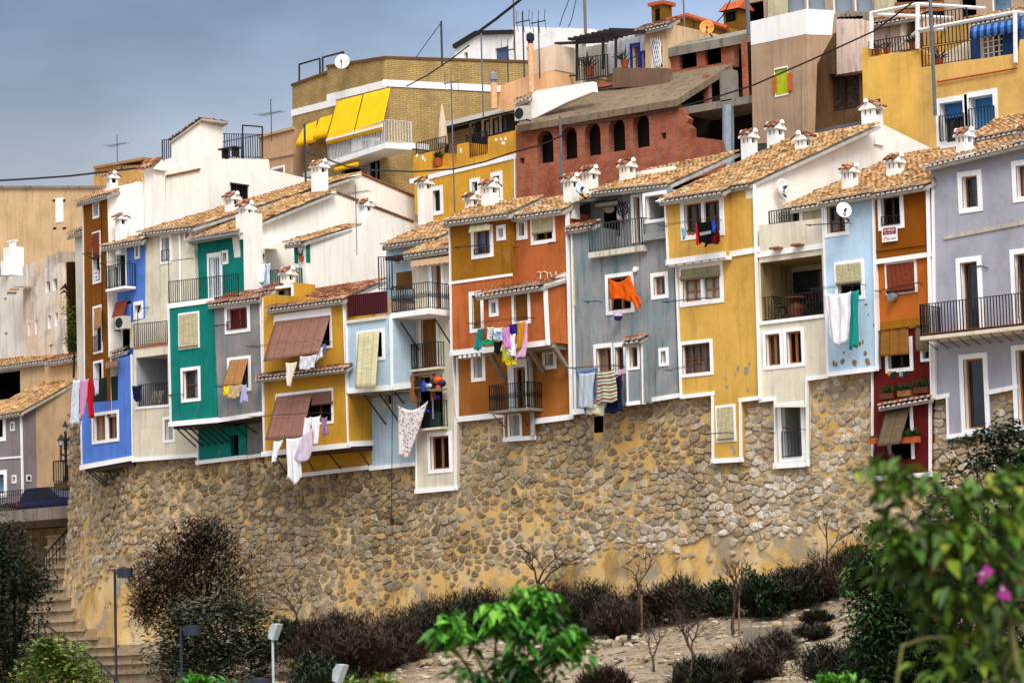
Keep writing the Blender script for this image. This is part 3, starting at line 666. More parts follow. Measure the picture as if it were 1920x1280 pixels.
# --- white house with the plant on its terrace
N_ = House('low white gabled house with a shaded teal terrace niche', 575, 550, 1.5, 0)
N_.roof((533, 457), (571, 452), (680, 421), (645, 424), -.2, 3.4)
xe = N_.P(573, 460, 0)[0]
N_.gable([(572, 454), (680, 422), (697, 398), (722, 412), (745, 430), (745, 520), (700, 560), (575, 575)], xe, .4, WHITEW)
N_.wall([(551, 456), (573, 453), (574, 492), (552, 494)], 0, .25, TEAL, name='pillar')
N_.wall([(560, 491), (573, 490), (579, 548), (566, 550)], 0, .3, WHITEW, name='pier')
m = MB(); G = [[N_.P(497 + 54 * u, y - 14 * u + sag * math.sin(3.14 * u), yy) for u in (0, .2, .4, .6, .8, 1)] for y, yy, sag in ((466, 0, 6), (462, .9, 2))]; m.grid(G); N_.part('shade_sail', m, cloth_m('#cfc4ae'))
N_.rail(N_.root, N_.P(508, 551, -.4), N_.P(566, 547, -.4), .95, .12, .02, plain('teal rails', '#1f5d57'))
m = MB(); m.box(N_.P(470, 545, -.5)[0], xe - .1, -.5, 3, N_.P(520, 549, -.4)[2] - .3, N_.P(520, 549, -.4)[2]); N_.part('terrace_floor', m, CONC)
m = MB(); m.box(N_.P(505, 470, 2.6)[0], xe - .12, 2.6, 2.8, N_.P(540, 549, 0)[2] - .3, N_.P(540, 462, 2.6)[2]); N_.part('wall', m, plaster('painted niche shade', '#cfc6b6'))  # niche shade put into the wall colour
# --- yellow bay house
YEL = plaster('ochre yellow paint', '#d09c36', '#8a6a20', .3)
G_ = House('ochre yellow house with wide brown slat blinds over both windows', 540, 890, .1, 0)
G_.wall([(489, 556), (510, 552), (646, 561), (652, 690), (655, 833), (497, 850)], -1.3, 1.7, YEL, [
    W(518, 619, 598, 654, n=4, b=(.1, .1, .3, .1), fm=BROWNW, out=(BAMB, [(516, 603), (619, 591), (598, 661), (494, 678)], .9)),
    W(521, 622, 743, 794, n=4, b=(.1, .1, .22, .1), fm=BROWNW, pane=DARK, out=(BAMB, [(519, 744), (585, 736), (566, 820), (498, 825)], .75))], name='bay')
m = MB(); m.box(G_.P(586, 745, -1.36)[0], G_.P(622, 745, -1.36)[0], -1.42, -1.38, G_.P(604, 757, -1.36)[2], G_.P(604, 734, -1.36)[2]); m.tube([G_.P(585, 758, -1.42), G_.P(623, 754, -1.42)], .06); G_.part('blind', m, BAMB)
xs = G_.P(655, 800, -1.3)[0]
G_.gable([(653, 735), (696, 732), (696, 829), (655, 834)], xs + .015, .3, YEL, 'side_wall')
G_.wall([(541, 842), (696, 828), (695, 874), (541, 893)], 0, 1, YEL, name='lower_wall'); LOW.append([(541, 700), (779, 700), (779, 872), (541, 893)])
G_.roof((500, 579), (646, 560), (724, 524), (578, 546), -1.55, .95, TILER)
G_.roof((479, 709), (651, 689), (664, 683), (492, 703), -1.75, -1.3, TILER, th=.08, name='porch_roof')
G_.wall([(489, 551), (509, 546), (551, 529), (552, 566), (489, 577)], -1.0, 1.2, YEL, [W(516, 547, 540, 568, 'hole', b=.1)], name='attic')
G_.roof((478, 549), (512, 543), (552, 527), (516, 534), -1.2, .2, TILER, name='attic_roof'); G_.chimney(533, 541, 506, 30, -.5, roof=G_.roofs[-1], mat=WHITE)
G_.trims([([(489.5, 556), (497, 850)], .12, -1.3), ([(646, 562), (655, 832)], .16, -1.3), ([(494, 851), (655, 834)], .2, -1.3), ([(541, 893), (697, 875)], .16)])
m = MB(); G_.strip([(656, 832), (697, 830)], .2, 0, .03, mb=m, X=xs + .015); G_.part('side_trim', m, TRIM)
m = MB(); m.box(G_.P(500, 848, -1.28)[0], xs, -1.2, .3, G_.P(580, 842, -1.28)[2] - .14, G_.P(580, 842, -1.28)[2] + .02); G_.part('floor_slab', m, DARKW)
G_.struts([((515, 852), (537, 888)), ((570, 849), (590, 884)), ((612, 845), (640, 879)), ((668, 838), (693, 873))], -1.1, 0)
G_.rack((488, 652), (622, 641), -1.3, .8); G_.rack((494, 783), (624, 775), -1.3, .8)
# --- pale blue bay house and its cream neighbour part
SKY = plaster('pale blue paint', '#bcd4e3', '#8d9aa0', .3)
H_ = House('pale blue bay house with a cream blind hung out of its window', 740, 870, .06, 0)
H_.wall([(650, 604), (736, 592), (739, 727), (652, 734)], -1.3, 1.7, SKY, [
    W(674, 717, 625, 671, n=2, b=.13, fm=DARKW, pane=DARK)], name='bay')
xs = H_.P(738, 660, -1.3)[0]
H_.gable([(737, 592), (778, 592), (779, 722), (739, 727)], xs + .015, .3, SKY, 'side_wall')
H_.wall([(696, 730), (780, 725), (781, 869), (697, 877)], 0, 1, SKY, [W(723, 735, 735, 757, n=1, b=.15, fm=None, pane=DARK, tm=CREAM)], name='lower_wall')
H_.trims([([(651, 606), (653, 733)], .14, -1.3), ([(734.5, 594), (737.5, 727)], .22, -1.3), ([(652, 733), (739, 726)], .2, -1.3), ([(695, 878), (781, 869)], .15)])
m = MB(); H_.strip([(739, 725), (779, 721)], .22, 0, .03, mb=m, X=xs + .015); H_.part('side_trim', m, TRIM)
H_.outblind(H_.root, BAM, [(672, 625), (711, 620), (704, 727), (667, 729)], -1.3, .55, .35)
H_.struts([((680, 736), (724, 796)), ((708, 733), (748, 790)), ((736, 729), (757, 756))], -1.1, 0)
m = MB(); m.box(H_.P(654, 732, -1.28)[0], xs, -1.2, .3, H_.P(700, 731, -1.28)[2] - .12, H_.P(700, 731, -1.28)[2] + .02); H_.part('floor_slab', m, CONC)
m = MB(); m.box(H_.P(650, 604, -1.35)[0], H_.P(724, 595, -1.35)[0], -1.38, .6, H_.P(687, 602, -1.35)[2], H_.P(687, 596, -1.35)[2]); H_.part('terrace_floor', m, CREAM)
H_.rail(H_.root, H_.P(655, 596, -1.3), H_.P(724, 588, -1.3), .85, .1, .03, plain('dark red rail', '#4a1016'))
H_.wall([(724, 458), (772, 450), (774, 560), (724, 560)], 1.2, 3, SKY, name='upper_wall')
m = MB()
for x, y in ((727, 484), (742, 481.5), (756, 479.5)): p = H_.P(x, y, .6); m.box(p[0] - .14, p[0] + .14, .6, 1.2, p[2] - .07, p[2] + .07)
H_.part('beam_end', m, DARKW)
H_.roof((716, 460), (822, 445), (915, 405), (808, 420), .9, 4.0)
m = MB(); m.box(H_.P(743, 530, .1)[0], H_.P(777, 530, .1)[0], .1, .16, H_.P(760, 542, .1)[2], H_.P(760, 509, .1)[2]); H_.part('screen_panel', m, BAMO)
H_.rail(H_.root, H_.P(711, 545, -.2), H_.P(736, 545, -.2), 1.3, .12, .012)
m = MB(); m.box(H_.P(736, 598, 0)[0] - 1.2, H_.P(778, 590, 0)[0], 0, 1.3, H_.P(760, 592, 0)[2] - .2, H_.P(760, 592, 0)[2]); H_.part('terrace_slab', m, CONC)
I_ = House('cream house strip with a wrought iron balcony and a window box at the wall foot', 857, 915, .03, 0)
I_.wall([(771, 482), (843, 470), (846, 600), (858, 781), (857, 914), (781, 922), (779, 868), (777, 600)], 0, 4, CREAM, [
    W(811, 828, 496, 578, 'door', n=1, b=(.16, .14, .1, 0), fm=OAK, pane=OAK, rd=.3), W(791, 819, 598, 688, 'door', n=2, b=(.1, .1, .1, 0), bl=(BAMO, 1.0), dy=-.08),
    W(783, 830, 706, 803, 'hole', b=0, rm=WHITE, deep=.6), W(808, 842.5, 817, 879, n=2, b=.15, fm=OAK, pane=DARK)])
LOW.append([(779, 700), (858, 700), (858, 914), (779, 922)])
I_.roof((757, 478), (844, 465), (892, 440), (805, 455), -.4, 1.2)
m = MB(); G = [[I_.P(770 + 72 * j / 24, y - 9 * j / 24 + (2.5 * abs(math.sin(j * 1.05)) if i == 2 else 0), yy) for j in range(25)] for i, (y, yy) in enumerate(((484, -.02), (490, -.4), (499, -.42)))]; m.grid(G); I_.part('awning', m, cloth_m('#d6b48e'))
I_.balcony((733, 599), (804, 586), -1.3, 0, .2, 1.0, WHITE, gap=.11, scroll=True)
I_.struts([((752, 605), (786, 656)), ((815, 597), (846, 646))], -1.1, 0)
I_.balcony((770, 698), (823, 690), -.35, 0, .08, .95, CREAM, gap=.11); I_.balcony((782, 809), (829, 802), -.35, 0, .08, 1.0, CREAM, gap=.11)
I_.trims([([(781, 780), (781.5, 921)], .09), ([(855.5, 786), (855, 914)], .13), ([(780, 921), (857, 914)], .17), ([(845, 602), (858, 782)], .1)])
# --- orange and mustard house
ORA = plaster('burnt orange paint', '#bf6a38', '#743a16', .35); MUS = plaster('mustard brown paint', '#9c6818', '#6d470c', .3); BRO = plaster('rust brown paint', '#a5652a', '#8a5a2a', .35)
O_ = House('burnt orange house with a timber braced bay and mustard upper corner', 950, 800, .0, 0)
O_.wall([(843, 418), (953, 404), (958, 516), (845, 531)], -.4, 5, MUS, [
    W(890, 919, 431, 476, n=2, b=.16, fm=OAK, pane=glassy('blue curtained glass', '#4c6ea0', .2), grille=.22), W(936, 944, 428, 445, n=1, b=.12, fm=None, pane=CURT)], name='upper_wall')
O_.outblind(O_.root, OLIVE, [(884, 414), (918, 411), (919, 431), (878, 437)], -.4, .45, .6)
O_.wall([(845, 531), (958, 516), (959, 546), (912, 560), (911, 655), (848, 661)], -.4, 1.2, ORA, [
    W(886, 902, 553, 616, n=1, b=.14, bl=(BAMO, 1.0), dy=-.06)], name='middle_wall')
O_.wall([(953, 403), (1058, 396), (1065, 515), (1070, 650), (953, 650)], 0, 5, ORA, [
    W(974.5, 983.5, 418, 442, n=1, b=.15, fm=OAK), W(1001, 1036, 412, 450, n=2, b=.14, fm=OAK, pane=DARK, bl=(BAM, .62))], name='wall')
O_.wall([(906, 553), (1019, 537), (1029, 641), (909, 657)], -1.2, 1.6, ORA, [
    W(922.5, 930, 567, 587, n=1, b=.13, fm=DARKW), W(965, 990, 551, 602, n=1, b=.12, bl=(BAMO, 1.0), dy=-.06)], name='bay')
xs = O_.P(1024, 600, -1.2)[0]
O_.gable([(1022, 536), (1063, 517), (1068, 640), (1029, 641)], xs, .3, ORA, 'side_wall')
O_.wall([(858, 655), (1069, 640), (1072, 782), (1002, 789), (1002, 821), (947, 826), (946, 778), (859, 785)], .05, 3, BRO, [
    W(889, 905, 666, 708, n=1, b=.14, fm=None, pane=CURT), W(965, 986, 688, 767, 'door', n=2, b=(.3, .1, .3, 0), fm=OAK, pane=DARK),
    W(1023, 1038, 663, 685, n=1, b=.14, fm=None, pane=CURT), W(956.5, 975, 777, 817, n=1, b=(.1, .1, .08, .1), fm=None, pane=CURT)], name='lower_wall')
LOW.append([(858, 640), (1072, 640), (1072, 783), (1003, 790), (1003, 822), (946, 827), (945, 779), (858, 786)])
O_.roof((830, 416), (956, 400), (1020, 369), (895, 386), -.75, 1.8); O_.roof((958, 406), (1058, 392), (1120, 361), (1020, 376), -.35, 2.2, name='roof')
O_.roof((892, 553), (1017, 534), (1061, 521), (937, 540), -1.5, -.1, TILER)
O_.trims([([(843, 531), (960, 515)], .1, -.4), ([(844, 420), (848, 660)], .12, -.4), ([(1064, 396), (1073, 780)], .2, 0), ([(847, 662), (911, 655)], .2, -.4),
          ([(908, 657), (1029, 642)], .2, -1.2), ([(1023, 537), (1028, 642)], .2, -1.2), ([(859, 660), (860, 784)], .12, .05), ([(858, 786), (946, 777)], .2, .05), ([(946, 780), (947, 824)], .08, .05), ([(946, 824), (1003, 820)], .16, .05), ([(1002, 790), (1002, 820)], .06, .05), ([(1002, 790), (1072, 781)], .2, .05)])
m = MB(); O_.strip([(1021, 536), (1063, 516)], .22, 0, .03, mb=m, X=xs); O_.strip([(1029, 641), (1068, 638)], .14, 0, .03, mb=m, X=xs); O_.part('side_trim', m, TRIM)
m = MB(); m.box(O_.P(911, 657, -1.15)[0], xs - .03, -1.12, .05, O_.P(970, 650, -1.2)[2] - .16, O_.P(970, 650, -1.2)[2] + .02); m.box(O_.P(848, 661, -.38)[0], O_.P(911, 655, -.38)[0], -.35, .05, O_.P(880, 659, -.4)[2] - .1, O_.P(880, 659, -.4)[2] + .02); O_.part('floor_slab', m, plain('old timber', '#8f8472', .8))
TIMB = plain('old timber', '#8f8472', .8)
for a, b in (((918, 662), (947, 713)), ((992, 652), (1020, 698)), ((1037, 648), (1068, 698))):
    m = MB(); m.beam(O_.P(*a, -1.0), O_.P(*b, .04), .14, .16); O_.part('timber_brace', m, TIMB)
m = MB()
for i in range(5): p = O_.P(852 + i * 11, 413.5 - i * 1.5 + 4, -.6); m.box(p[0] - .06, p[0] + .06, -.66, -.4, p[2] - .08, p[2] + .06)
for i in range(5): p = O_.P(866 + i * 9, 666 - i * 1.2, -.3); m.box(p[0] - .06, p[0] + .06, -.42, 0, p[2] - .12, p[2])
O_.part('rafter_end', m, TRIM)
O_.balcony((916, 775), (990, 769), -.8, .05, .09, .95, CONC, gap=.11, scroll=True); O_.struts([((924, 777), (947, 801)), ((975, 772), (989, 797))], -.7, .05, .018)
m = MB(); p = O_.P(995, 680, -.1); q = O_.P(999, 817, -.1); m.tube([O_.P(990, 672, -.6), O_.P(995, 676, -.12), q], .09, 8); O_.part('drainpipe', m, plain('grey plastic pipe', '#9a9ea4', .5))
m = MB(); G = [O_.P(x, y, -.03) for x, y in ((1007, 511), (1011, 510), (1014, 511.5), (1014, 522), (1012, 523), (1014, 511.5), (1021, 509), (1026, 512), (1027, 522), (1027, 512), (1032, 511), (1034, 518), (1035.5, 519), (1042, 513), (1042.5, 508), (1043, 517), (1048, 516), (1053, 512), (1055, 515), (1058, 510), (1060, 512))]
m.tube(G, .018, 4); O_.part('graffiti_scrawl', m, plain('chalk white', '#f6e6d6', .9))
O_.rack((860, 466), (920, 461), -.4, .35); O_.rack((897, 609), (1002, 597), -1.2, .7); m = MB(); m.tube([O_.P(1028, 455, 0), O_.P(1046, 454, -.4)], .02); m.tube([O_.P(955, 463, 0), O_.P(972, 464, -.4)], .02); O_.part('bracket_arm', m, BLACK)
O_.chimney(912, 390, 341, 36, .9, roof=O_.roofs[0]); O_.chimney(879, 395, 366, 28, 1.2, roof=O_.roofs[0], mat=WHITEW); O_.chimney(1065, 380, 331, 32, .3, roof=O_.roofs[1], mat=WHITEW)
# --- grey house with the terrace
GRY = plaster('weathered grey paint', '#a0a0a2', '#50646a', .6, second='#7f9296')
J_ = House('weathered grey house with an open roof terrace and an orange cloth at its window', 1215, 750, .04, 0)
J_.wall([(1066, 431), (1110, 424), (1103, 482), (1206, 468), (1206, 362), (1252, 353), (1262, 480), (1272, 741), (1216, 748), (1216, 753), (1086, 772), (1076, 770)], 0, 4, GRY, [
    W(1141.5, 1183, 519, 581, n=2, b=.14, fm=OAK, pane=DARK), W(1226.5, 1247.5, 518, 553, n=1, b=.14, fm=OAK), W(1211, 1246, 366, 411, 'hole', b=.12, deep=1.5, pane=CURT),
    W(1119, 1147, 652, 700, n=2, b=(.12, .05, .16, .1), fm=OAK), W(1154, 1170, 650, 696, n=1, b=(.05, .1, .16, .1), fm=OAK), W(1240.5, 1249, 658, 680, n=1, b=.12, fm=None, pane=CURT)])
LOW.append([(1073, 640), (1274, 640), (1273, 742), (1216, 748), (1216, 753), (1086, 772), (1074, 770)])
J_.wall([(1107, 365), (1208, 350), (1208, 470), (1107, 484)], 1.4, 4, GRY, [W(1190, 1201, 369, 455, 'door', n=1, b=(.14, .1, .1, 0), fm=OAK), W(1133, 1162, 388, 445, 'hole', b=0, rm=DARK)], name='back_wall')
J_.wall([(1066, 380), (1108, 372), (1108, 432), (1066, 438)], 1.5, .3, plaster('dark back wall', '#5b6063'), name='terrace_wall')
m = MB(); G = [[J_.P(1064 + 52 * j / 6, y - 6 * j / 6 + .8 * math.sin(j * 3), yy) for j in range(7)] for y, yy in ((382, .2), (374, 1.4))]; m.grid(G); G = [[J_.P(1116 + 42 * j / 6, y - 5 * j / 6, yy) for j in range(7)] for y, yy in ((388, .3), (378, 1.4))]; m.grid(G); J_.part('reed_canopy', m, plain('old reeds', '#4f463c', .95, 0, .1, .5, 20))
J_.roof((1059, 430), (1114, 421), (1128, 414), (1073, 423), -.2, .35, TILER, name='porch_roof')
J_.balcony((1103, 484), (1205, 470), -.3, 1.4, .2, 1.0, plaster('peeling white concrete', '#d6cfc2', '#6d4a2c', .8), plain('rusty grey rail', '#4a4a4c'), gap=.13, sides=(0, 1))
J_.roof((1107, 360), (1258, 344), (1388, 284), (1222, 318), .9, 5.6)
J_.wall([(1175, 643), (1206, 638), (1209, 755), (1176, 758)], -.45, .5, GRY, [W(1181.5, 1196, 650, 688, n=1, b=.1, fm=OAK)], name='bay'); xs = J_.P(1209, 700, -.45)[0]
J_.gable([(1207, 638), (1217, 636), (1218, 752), (1209, 755)], xs + .01, .2, GRY, 'side_wall')
J_.roof((1166, 641), (1204, 635), (1216, 628), (1178, 634), -.65, -.05, TILER, th=.08, name='porch_roof')
J_.trims([([(1176, 642), (1178, 757)], .08, -.45), ([(1205, 640), (1208, 755)], .14, -.45), ([(1177, 757), (1209, 753)], .14, -.45), ([(1218, 750), (1273, 741)], .16), ([(1073, 432), (1080, 768)], .1), ([(1078, 772), (1110, 768)], .2)])
m = MB(); a, b = J_.P(1206, 452, -.25), J_.P(1248, 432, -.25); m.box(a[0], b[0], -.25, 0, a[2], b[2] - .02); J_.part('planter_box', m, plain('grey wire planter', '#9a9a98', .7))
m = MB(); p = J_.P(1192, 505, -.06); m.tube([p + [0, -.06, 0], p + [0, .06, 0]], .1, 10); J_.part('wall_lamp', m, TRIM)
J_.trims([([(1073, 445), (1078, 572)], .09)], plain('pale yellow stripe', '#dcd8a4', .9), 'painted_stripe'); J_.rack((1104, 567), (1128, 566), 0, .3); J_.rack((1082, 692), (1172, 687), 0, .7)
m = MB(); p = J_.P(1168, 392, 1.3); k = .017
for r in (.24, .13): m.tube([(p[0] + r * math.cos(i * .5236), 1.3, p[2] + r * math.sin(i * .5236)) for i in range(13)], .022, 5)
for i in range(4): m.tube([p, (p[0] + .24 * math.cos(i * 1.57 + .4), 1.3, p[2] + .24 * math.sin(i * 1.57 + .4))], .015, 4)
m.tube([p, p + [0, 0, -.55]], .05, 5); J_.part('wheel_ornament', m, BLACK)
J_.chimney(1100, 357, 316, 33, 1.6, mat=WHITEW); J_.chimney(1170, 337, 303, 33, 2.4, mat=WHITEW); J_.chimney(1399, 298, 248, 34, 5.2); J_.chimney(1448, 275, 232, 36, 7.2)
m = MB(); m.box(*sorted((J_.P(1190, 326, 3.2)[0], J_.P(1262, 316, 3.2)[0])), 3.2, 3.4, J_.P(1225, 345, 3.2)[2], J_.P(1225, 317, 3.2)[2]); J_.part('parapet', m, WHITEW)
# --- mustard house
MUY = plaster('golden yellow paint', '#dcae54', '#8f7030', .3)
K_ = House('golden yellow house with a box bay above and a narrow window box below', 1362, 866, .0, 0)
K_.wall([(1247, 379), (1355, 363), (1357, 479), (1252, 494)], -.38, 5, MUY, [W(1284, 1350, 379, 437, n=4, nh=1, b=.18, post=True, fm=BROWNW)], name='upper_wall')
K_.wall([(1355, 360), (1412, 350), (1426, 748), (1390, 752), (1391, 863), (1336, 867), (1336, 740), (1278, 747), (1266, 490), (1355, 470)], .02, 5, MUY, [
    W(1281, 1350, 503, 563, n=4, nh=2, b=.16, post=True, fm=OAK, pane=CURT, bl=(OLIVE, .25), roll=.1), W(1280, 1332, 644, 699, n=4, nh=1, b=.12, fm=BROWNW, pane=glassy('grey blue glass', '#4a525c', .2)),
    W(1348, 1375, 765, 822, n=2, b=.12, bl=(BAM, 1.0), fm=OAK)])
LOW.append([(1272, 690), (1427, 690), (1427, 749), (1391, 753), (1391, 864), (1335, 868), (1335, 741), (1272, 748)])
K_.roof((1236, 376), (1358, 357), (1375, 349), (1253, 368), -.75, 0, th=.1); K_.roof((1248, 370), (1410, 343), (1651, 232), (1481, 263), -.15, 7.2)
xk = K_.P(1413, 350, 0)[0]
K_.gable([(1412, 346), (1651, 231), (1764, 287), (1800, 400), (1480, 420), (1425, 480)], xk, .35, WHITEW)
K_.gable([(1240, 376), (1384, 306), (1384, 315), (1262, 385)], K_.P(1250, 380, -.15)[0], .3, WHITEW, 'parapet')
K_.trims([([(1249, 380), (1254, 493)], .14, -.38), ([(1252, 492), (1358, 477)], .2, -.38), ([(1355, 479), (1422, 468)], .2), ([(1415, 350), (1426, 745)], .16), ([(1269, 497), (1278, 744)], .13), ([(1278, 744), (1338, 737)], .14), ([(1337, 738), (1338, 864)], .13), ([(1336, 864), (1392, 861)], .17), ([(1389, 752), (1390, 862)], .13), ([(1388, 750), (1427, 745)], .14)])
m = MB()
for i in range(7): p = K_.P(1264 + i * 16, 494 - i * 2.2, -.2); m.box(p[0] - .14, p[0] + .14, -.36, 0, p[2] - .12, p[2])
K_.part('beam_end', m, TRIM)
K_.rack((1252, 425), (1354, 412), -.38, .6); K_.rack((1254, 568), (1335, 560), 0, .4); K_.rack((1262, 696), (1322, 684), 0, .5); K_.rack((1330, 815), (1376, 812), 0, .4)
PEEL = plain('bare render', '#9a938a', .95, 0, .1, .2)
def patches(H, spots_, Y, name='peeling_patch', mat=None):
    rd = random.Random(5)
    for x, y, w, h in spots_:
        m = MB(); n = 9; c = H.P(x, y, Y); k = H.sc(c); m.add([(c[0] + math.cos(i * 6.283 / n) * w / k / .76 * rd.uniform(.55, 1.1), Y - .004, c[2] + math.sin(i * 6.283 / n) * h / k * rd.uniform(.6, 1.1)) for i in range(n)], [tuple(range(n))], 0); m.build(name, mat or PEEL, H.root)
patches(K_, [(1384, 692, 3, 8), (1399, 693, 7, 9), (1405, 682, 3, 5), (1360, 709, 3, 3), (1363, 726, 3, 4), (1379, 702, 2, 4), (1403, 731, 3, 4), (1372, 838, 3, 6), (1377, 846, 3, 8)], .02)
K_.chimney(1501, 297, 252, 35, 4.3, ridge='Y', roof=K_.roofs[-1]); K_.chimney(1628, 242, 192, 44, 7.6, ridge='Y', roof=K_.roofs[-1])
# --- cream house with the deep loggia
L_ = House('cream house with a deep shaded loggia and folding chairs', 1480, 872, .03, 0)
L_.wall([(1423, 423), (1543, 409), (1545, 460), (1424, 478)], 0, 1.0, CREAM, name='parapet')
L_.wall([(1423, 473), (1544, 458), (1552, 704), (1514, 709), (1515, 871), (1453, 874), (1453, 749), (1426, 750)], .02, 4, CREAM, [
    W(1427, 1543, 485, 600, 'open', b=0), W(1437, 1463, 626, 685, n=2, b=.13, fm=OAK), W(1476, 1503, 621, 681, n=2, b=.13, fm=OAK, pane=DARK), W(1467, 1503, 762, 856, 'hole', b=.16, deep=.8, pane=CURT, grille=.5)])
LOW.append([(1422, 640), (1553, 640), (1552, 705), (1514, 710), (1515, 872), (1452, 875), (1452, 750), (1422, 751)])
L_.niche((1427, 1543, 485, 600), .02, 1.9, [plaster('loggia back', '#b5aa97'), plaster('loggia side', '#a99464', '#5a4a2c', .5), CONC])
m = MB(); p, q = L_.P(1489, 585, 1.85), L_.P(1560, 502, 1.85); m.box(p[0], q[0], 1.84, 1.9, p[2] - .6, q[2]); L_.part('glass_door', m, GLASS)
L_.rail(L_.root, L_.P(1430, 604, .1), L_.P(1543, 592, .1), .85, .13, .01)
L_.wall([(1440, 395), (1545, 380), (1545, 430), (1440, 440)], 1.6, 2, plaster('pinkish cream', '#cdbba6'), [W(1483, 1500, 396, 440, 'door', b=(.06, .14, .06, 0), n=1, fm=DARKW)], name='back_wall')
L_.rail(L_.root, L_.P(1443, 423, .2), L_.P(1480, 418, .2), .5, .1, .014)
for x, y in ((1456, 466), (1496, 460)): m = MB(); p = L_.P(x, y, -.15); m.box(p[0] - .18, p[0] + .18, -.35, 0, p[2] - .03, p[2] + .04); L_.part('water_spout', m, COPE)
L_.roof((1462, 393), (1544, 380), (1765, 279), (1683, 293), 1.3, 8.2)
L_.trims([([(1423, 478), (1544, 461)], .18), ([(1544.5, 410), (1552, 700)], .1), ([(1427, 606), (1545, 592)], .12), ([(1552, 705), (1513, 710)], .14), ([(1426, 750), (1453, 747)], .14), ([(1513.5, 709), (1515, 870)], .13), ([(1454, 752), (1455, 872)], .1), ([(1453, 873), (1515, 869)], .2)])
m = MB(); G = [[L_.P(x, y, yy) for x in (1453, 1482, 1511)] for y, yy in ((757, -.03), (763, -.5))]; m.grid(G); L_.part('awning', m, cloth_m('#c9c2b4'))
L_.rack((1424, 809), (1455, 812), 0, .5); L_.rack((1480, 803), (1512, 806), 0, .4)
# --- pale blue house
P_ = House('light blue house with brown flaking patches under a sheet on its line', 1600, 695, -.02, 0)
SKY2 = plaster('light blue paint', '#bfdcf0', '#8d9aa0', .22)
P_.wall([(1542, 381), (1637, 365), (1644, 691), (1553, 701)], -.22, 4, SKY2, [
    W(1551.5, 1585, 385, 436, n=2, b=.13, fm=BROWNW), W(1572, 1614.5, 496, 556, n=2, b=.14, fm=DARKW, pane=DARK, bl=(BAM, .55), roll=.07)])
LOW.append([(1545, 600), (1646, 600), (1646, 691), (1552, 702)])
P_.roof((1532, 379), (1640, 360), (1820, 276), (1713, 297), -.6, 5.4)
P_.trims([([(1543, 382), (1554, 698)], .1, -.22), ([(1638, 366), (1645, 690)], .13, -.22), ([(1553, 702), (1645, 691)], .15, -.22)])
patches(P_, [(1580, 678, 4, 7), (1563, 680, 3, 7), (1568, 683, 3, 6), (1602, 680, 6, 8), (1612, 644, 3, 5), (1618, 641, 2, 5), (1627, 678, 6, 9), (1622, 662, 3, 7), (1639, 610, 2, 4), (1624, 571, 4, 2), (1628, 590, 2, 2), (1582, 661, 3, 3)], -.22, mat=plain('brown flaked render', '#8f7257', .95, 0, .1, .4))
P_.chimney(1588, 354, 313, 34, .6); P_.chimney(1672, 338, 294, 36, 1.6)
P_.rack((1540, 545), (1624, 535), -.22, .7); P_.rack((1520, 424), (1598, 420), -.22, .3)
# --- brown, orange and dark red house
S_ = House('narrow house painted brown over orange over dark red with a sale sign', 1690, 895, .02, 0)
RED = plaster('dark red paint', '#6c1c19', '#42120f', .35, k=.8); OR2 = plaster('bright orange paint', '#c26a26', '#94501c', .3); BR2 = plaster('chestnut paint', '#8c4d08', '#6a3806', .2)
S_.wall([(1639, 366), (1738, 349), (1743, 480), (1645, 494)], -.2, 4, BR2, [W(1653.5, 1688, 369, 422, n=2, b=.15, fm=DARKW, pane=DARK, grille=.32)], name='upper_wall')
S_.wall([(1645, 492), (1743, 479), (1746, 608), (1649, 620)], -.1, 3, OR2, [W(1666, 1714, 495, 544, n=2, b=.12, bl=(BAMR, 1.0), fm=OAK, roll=.08)], name='middle_wall')
S_.wall([(1635, 692), (1650, 690), (1649, 619), (1746, 607), (1746, 892), (1637, 899)], .0, 3, RED, [
    W(1666, 1706, 640, 690, n=2, b=.13, fm=DARKW, pane=DARK), W(1731, 1743, 658, 672, n=1, b=.1, fm=DARKW), W(1664, 1708, 768, 862, 'hole', b=(0, .12, .06, 0), deep=.8)], name='lower_wall')
LOW.append([(1634, 600), (1748, 600), (1748, 893), (1635, 900)])
S_.roof((1637, 363), (1739, 345), (1962, 243), (1862, 262), -.55, 6.8)
S_.trims([([(1740, 350), (1749, 746)], .2, -.2), ([(1644, 491), (1744, 477)], .16, -.2), ([(1645, 495), (1649, 618)], .1, -.1), ([(1649, 618), (1746, 605)], .16), ([(1637, 692), (1638, 896)], .13), ([(1745, 748), (1745, 890)], .14), ([(1637, 897), (1746, 889)], .16)])
m = MB(); m.beam(S_.P(1643, 470, -.22), S_.P(1742, 457, -.22), .05, .05); S_.part('ledge', m, BR2)
m = MB(); pp = [S_.P(x, y, -.12) for x, y in ((1650, 604), (1745, 592), (1746, 606), (1650, 618))]; m.prism([(p[0], p[2]) for p in pp], -.12, -.09); S_.part('painted_band', m, MUS)
S_.outblind(S_.root, BAMO, [(1650, 617), (1703, 614), (1704, 664), (1650, 668)], 0, .3, .2); S_.outblind(S_.root, BAMG, [(1716, 612), (1745, 609), (1745, 656), (1717, 659)], 0, .2, .2); S_.outblind(S_.root, BAMG, [(1662, 766), (1706, 763), (1687, 832), (1644, 837)], 0, .6, .5)
S_.roof((1647, 761), (1747, 744), (1755, 740), (1655, 757), -.35, 0, tile_mat('orange tiles', [(0, lin('#a8481c')), (1, lin('#d87a3c'))]), th=.08, name='porch_roof')
m = MB(); p = S_.P(1677, 556, -.15); m.tube([p, p + [0, -.25, -.05]], .14, 8); S_.part('wall_lamp', m, GREYM)
S_.rack((1652, 548), (1730, 532), -.1, .4); S_.rack((1728, 682), (1746, 683), 0, .3)
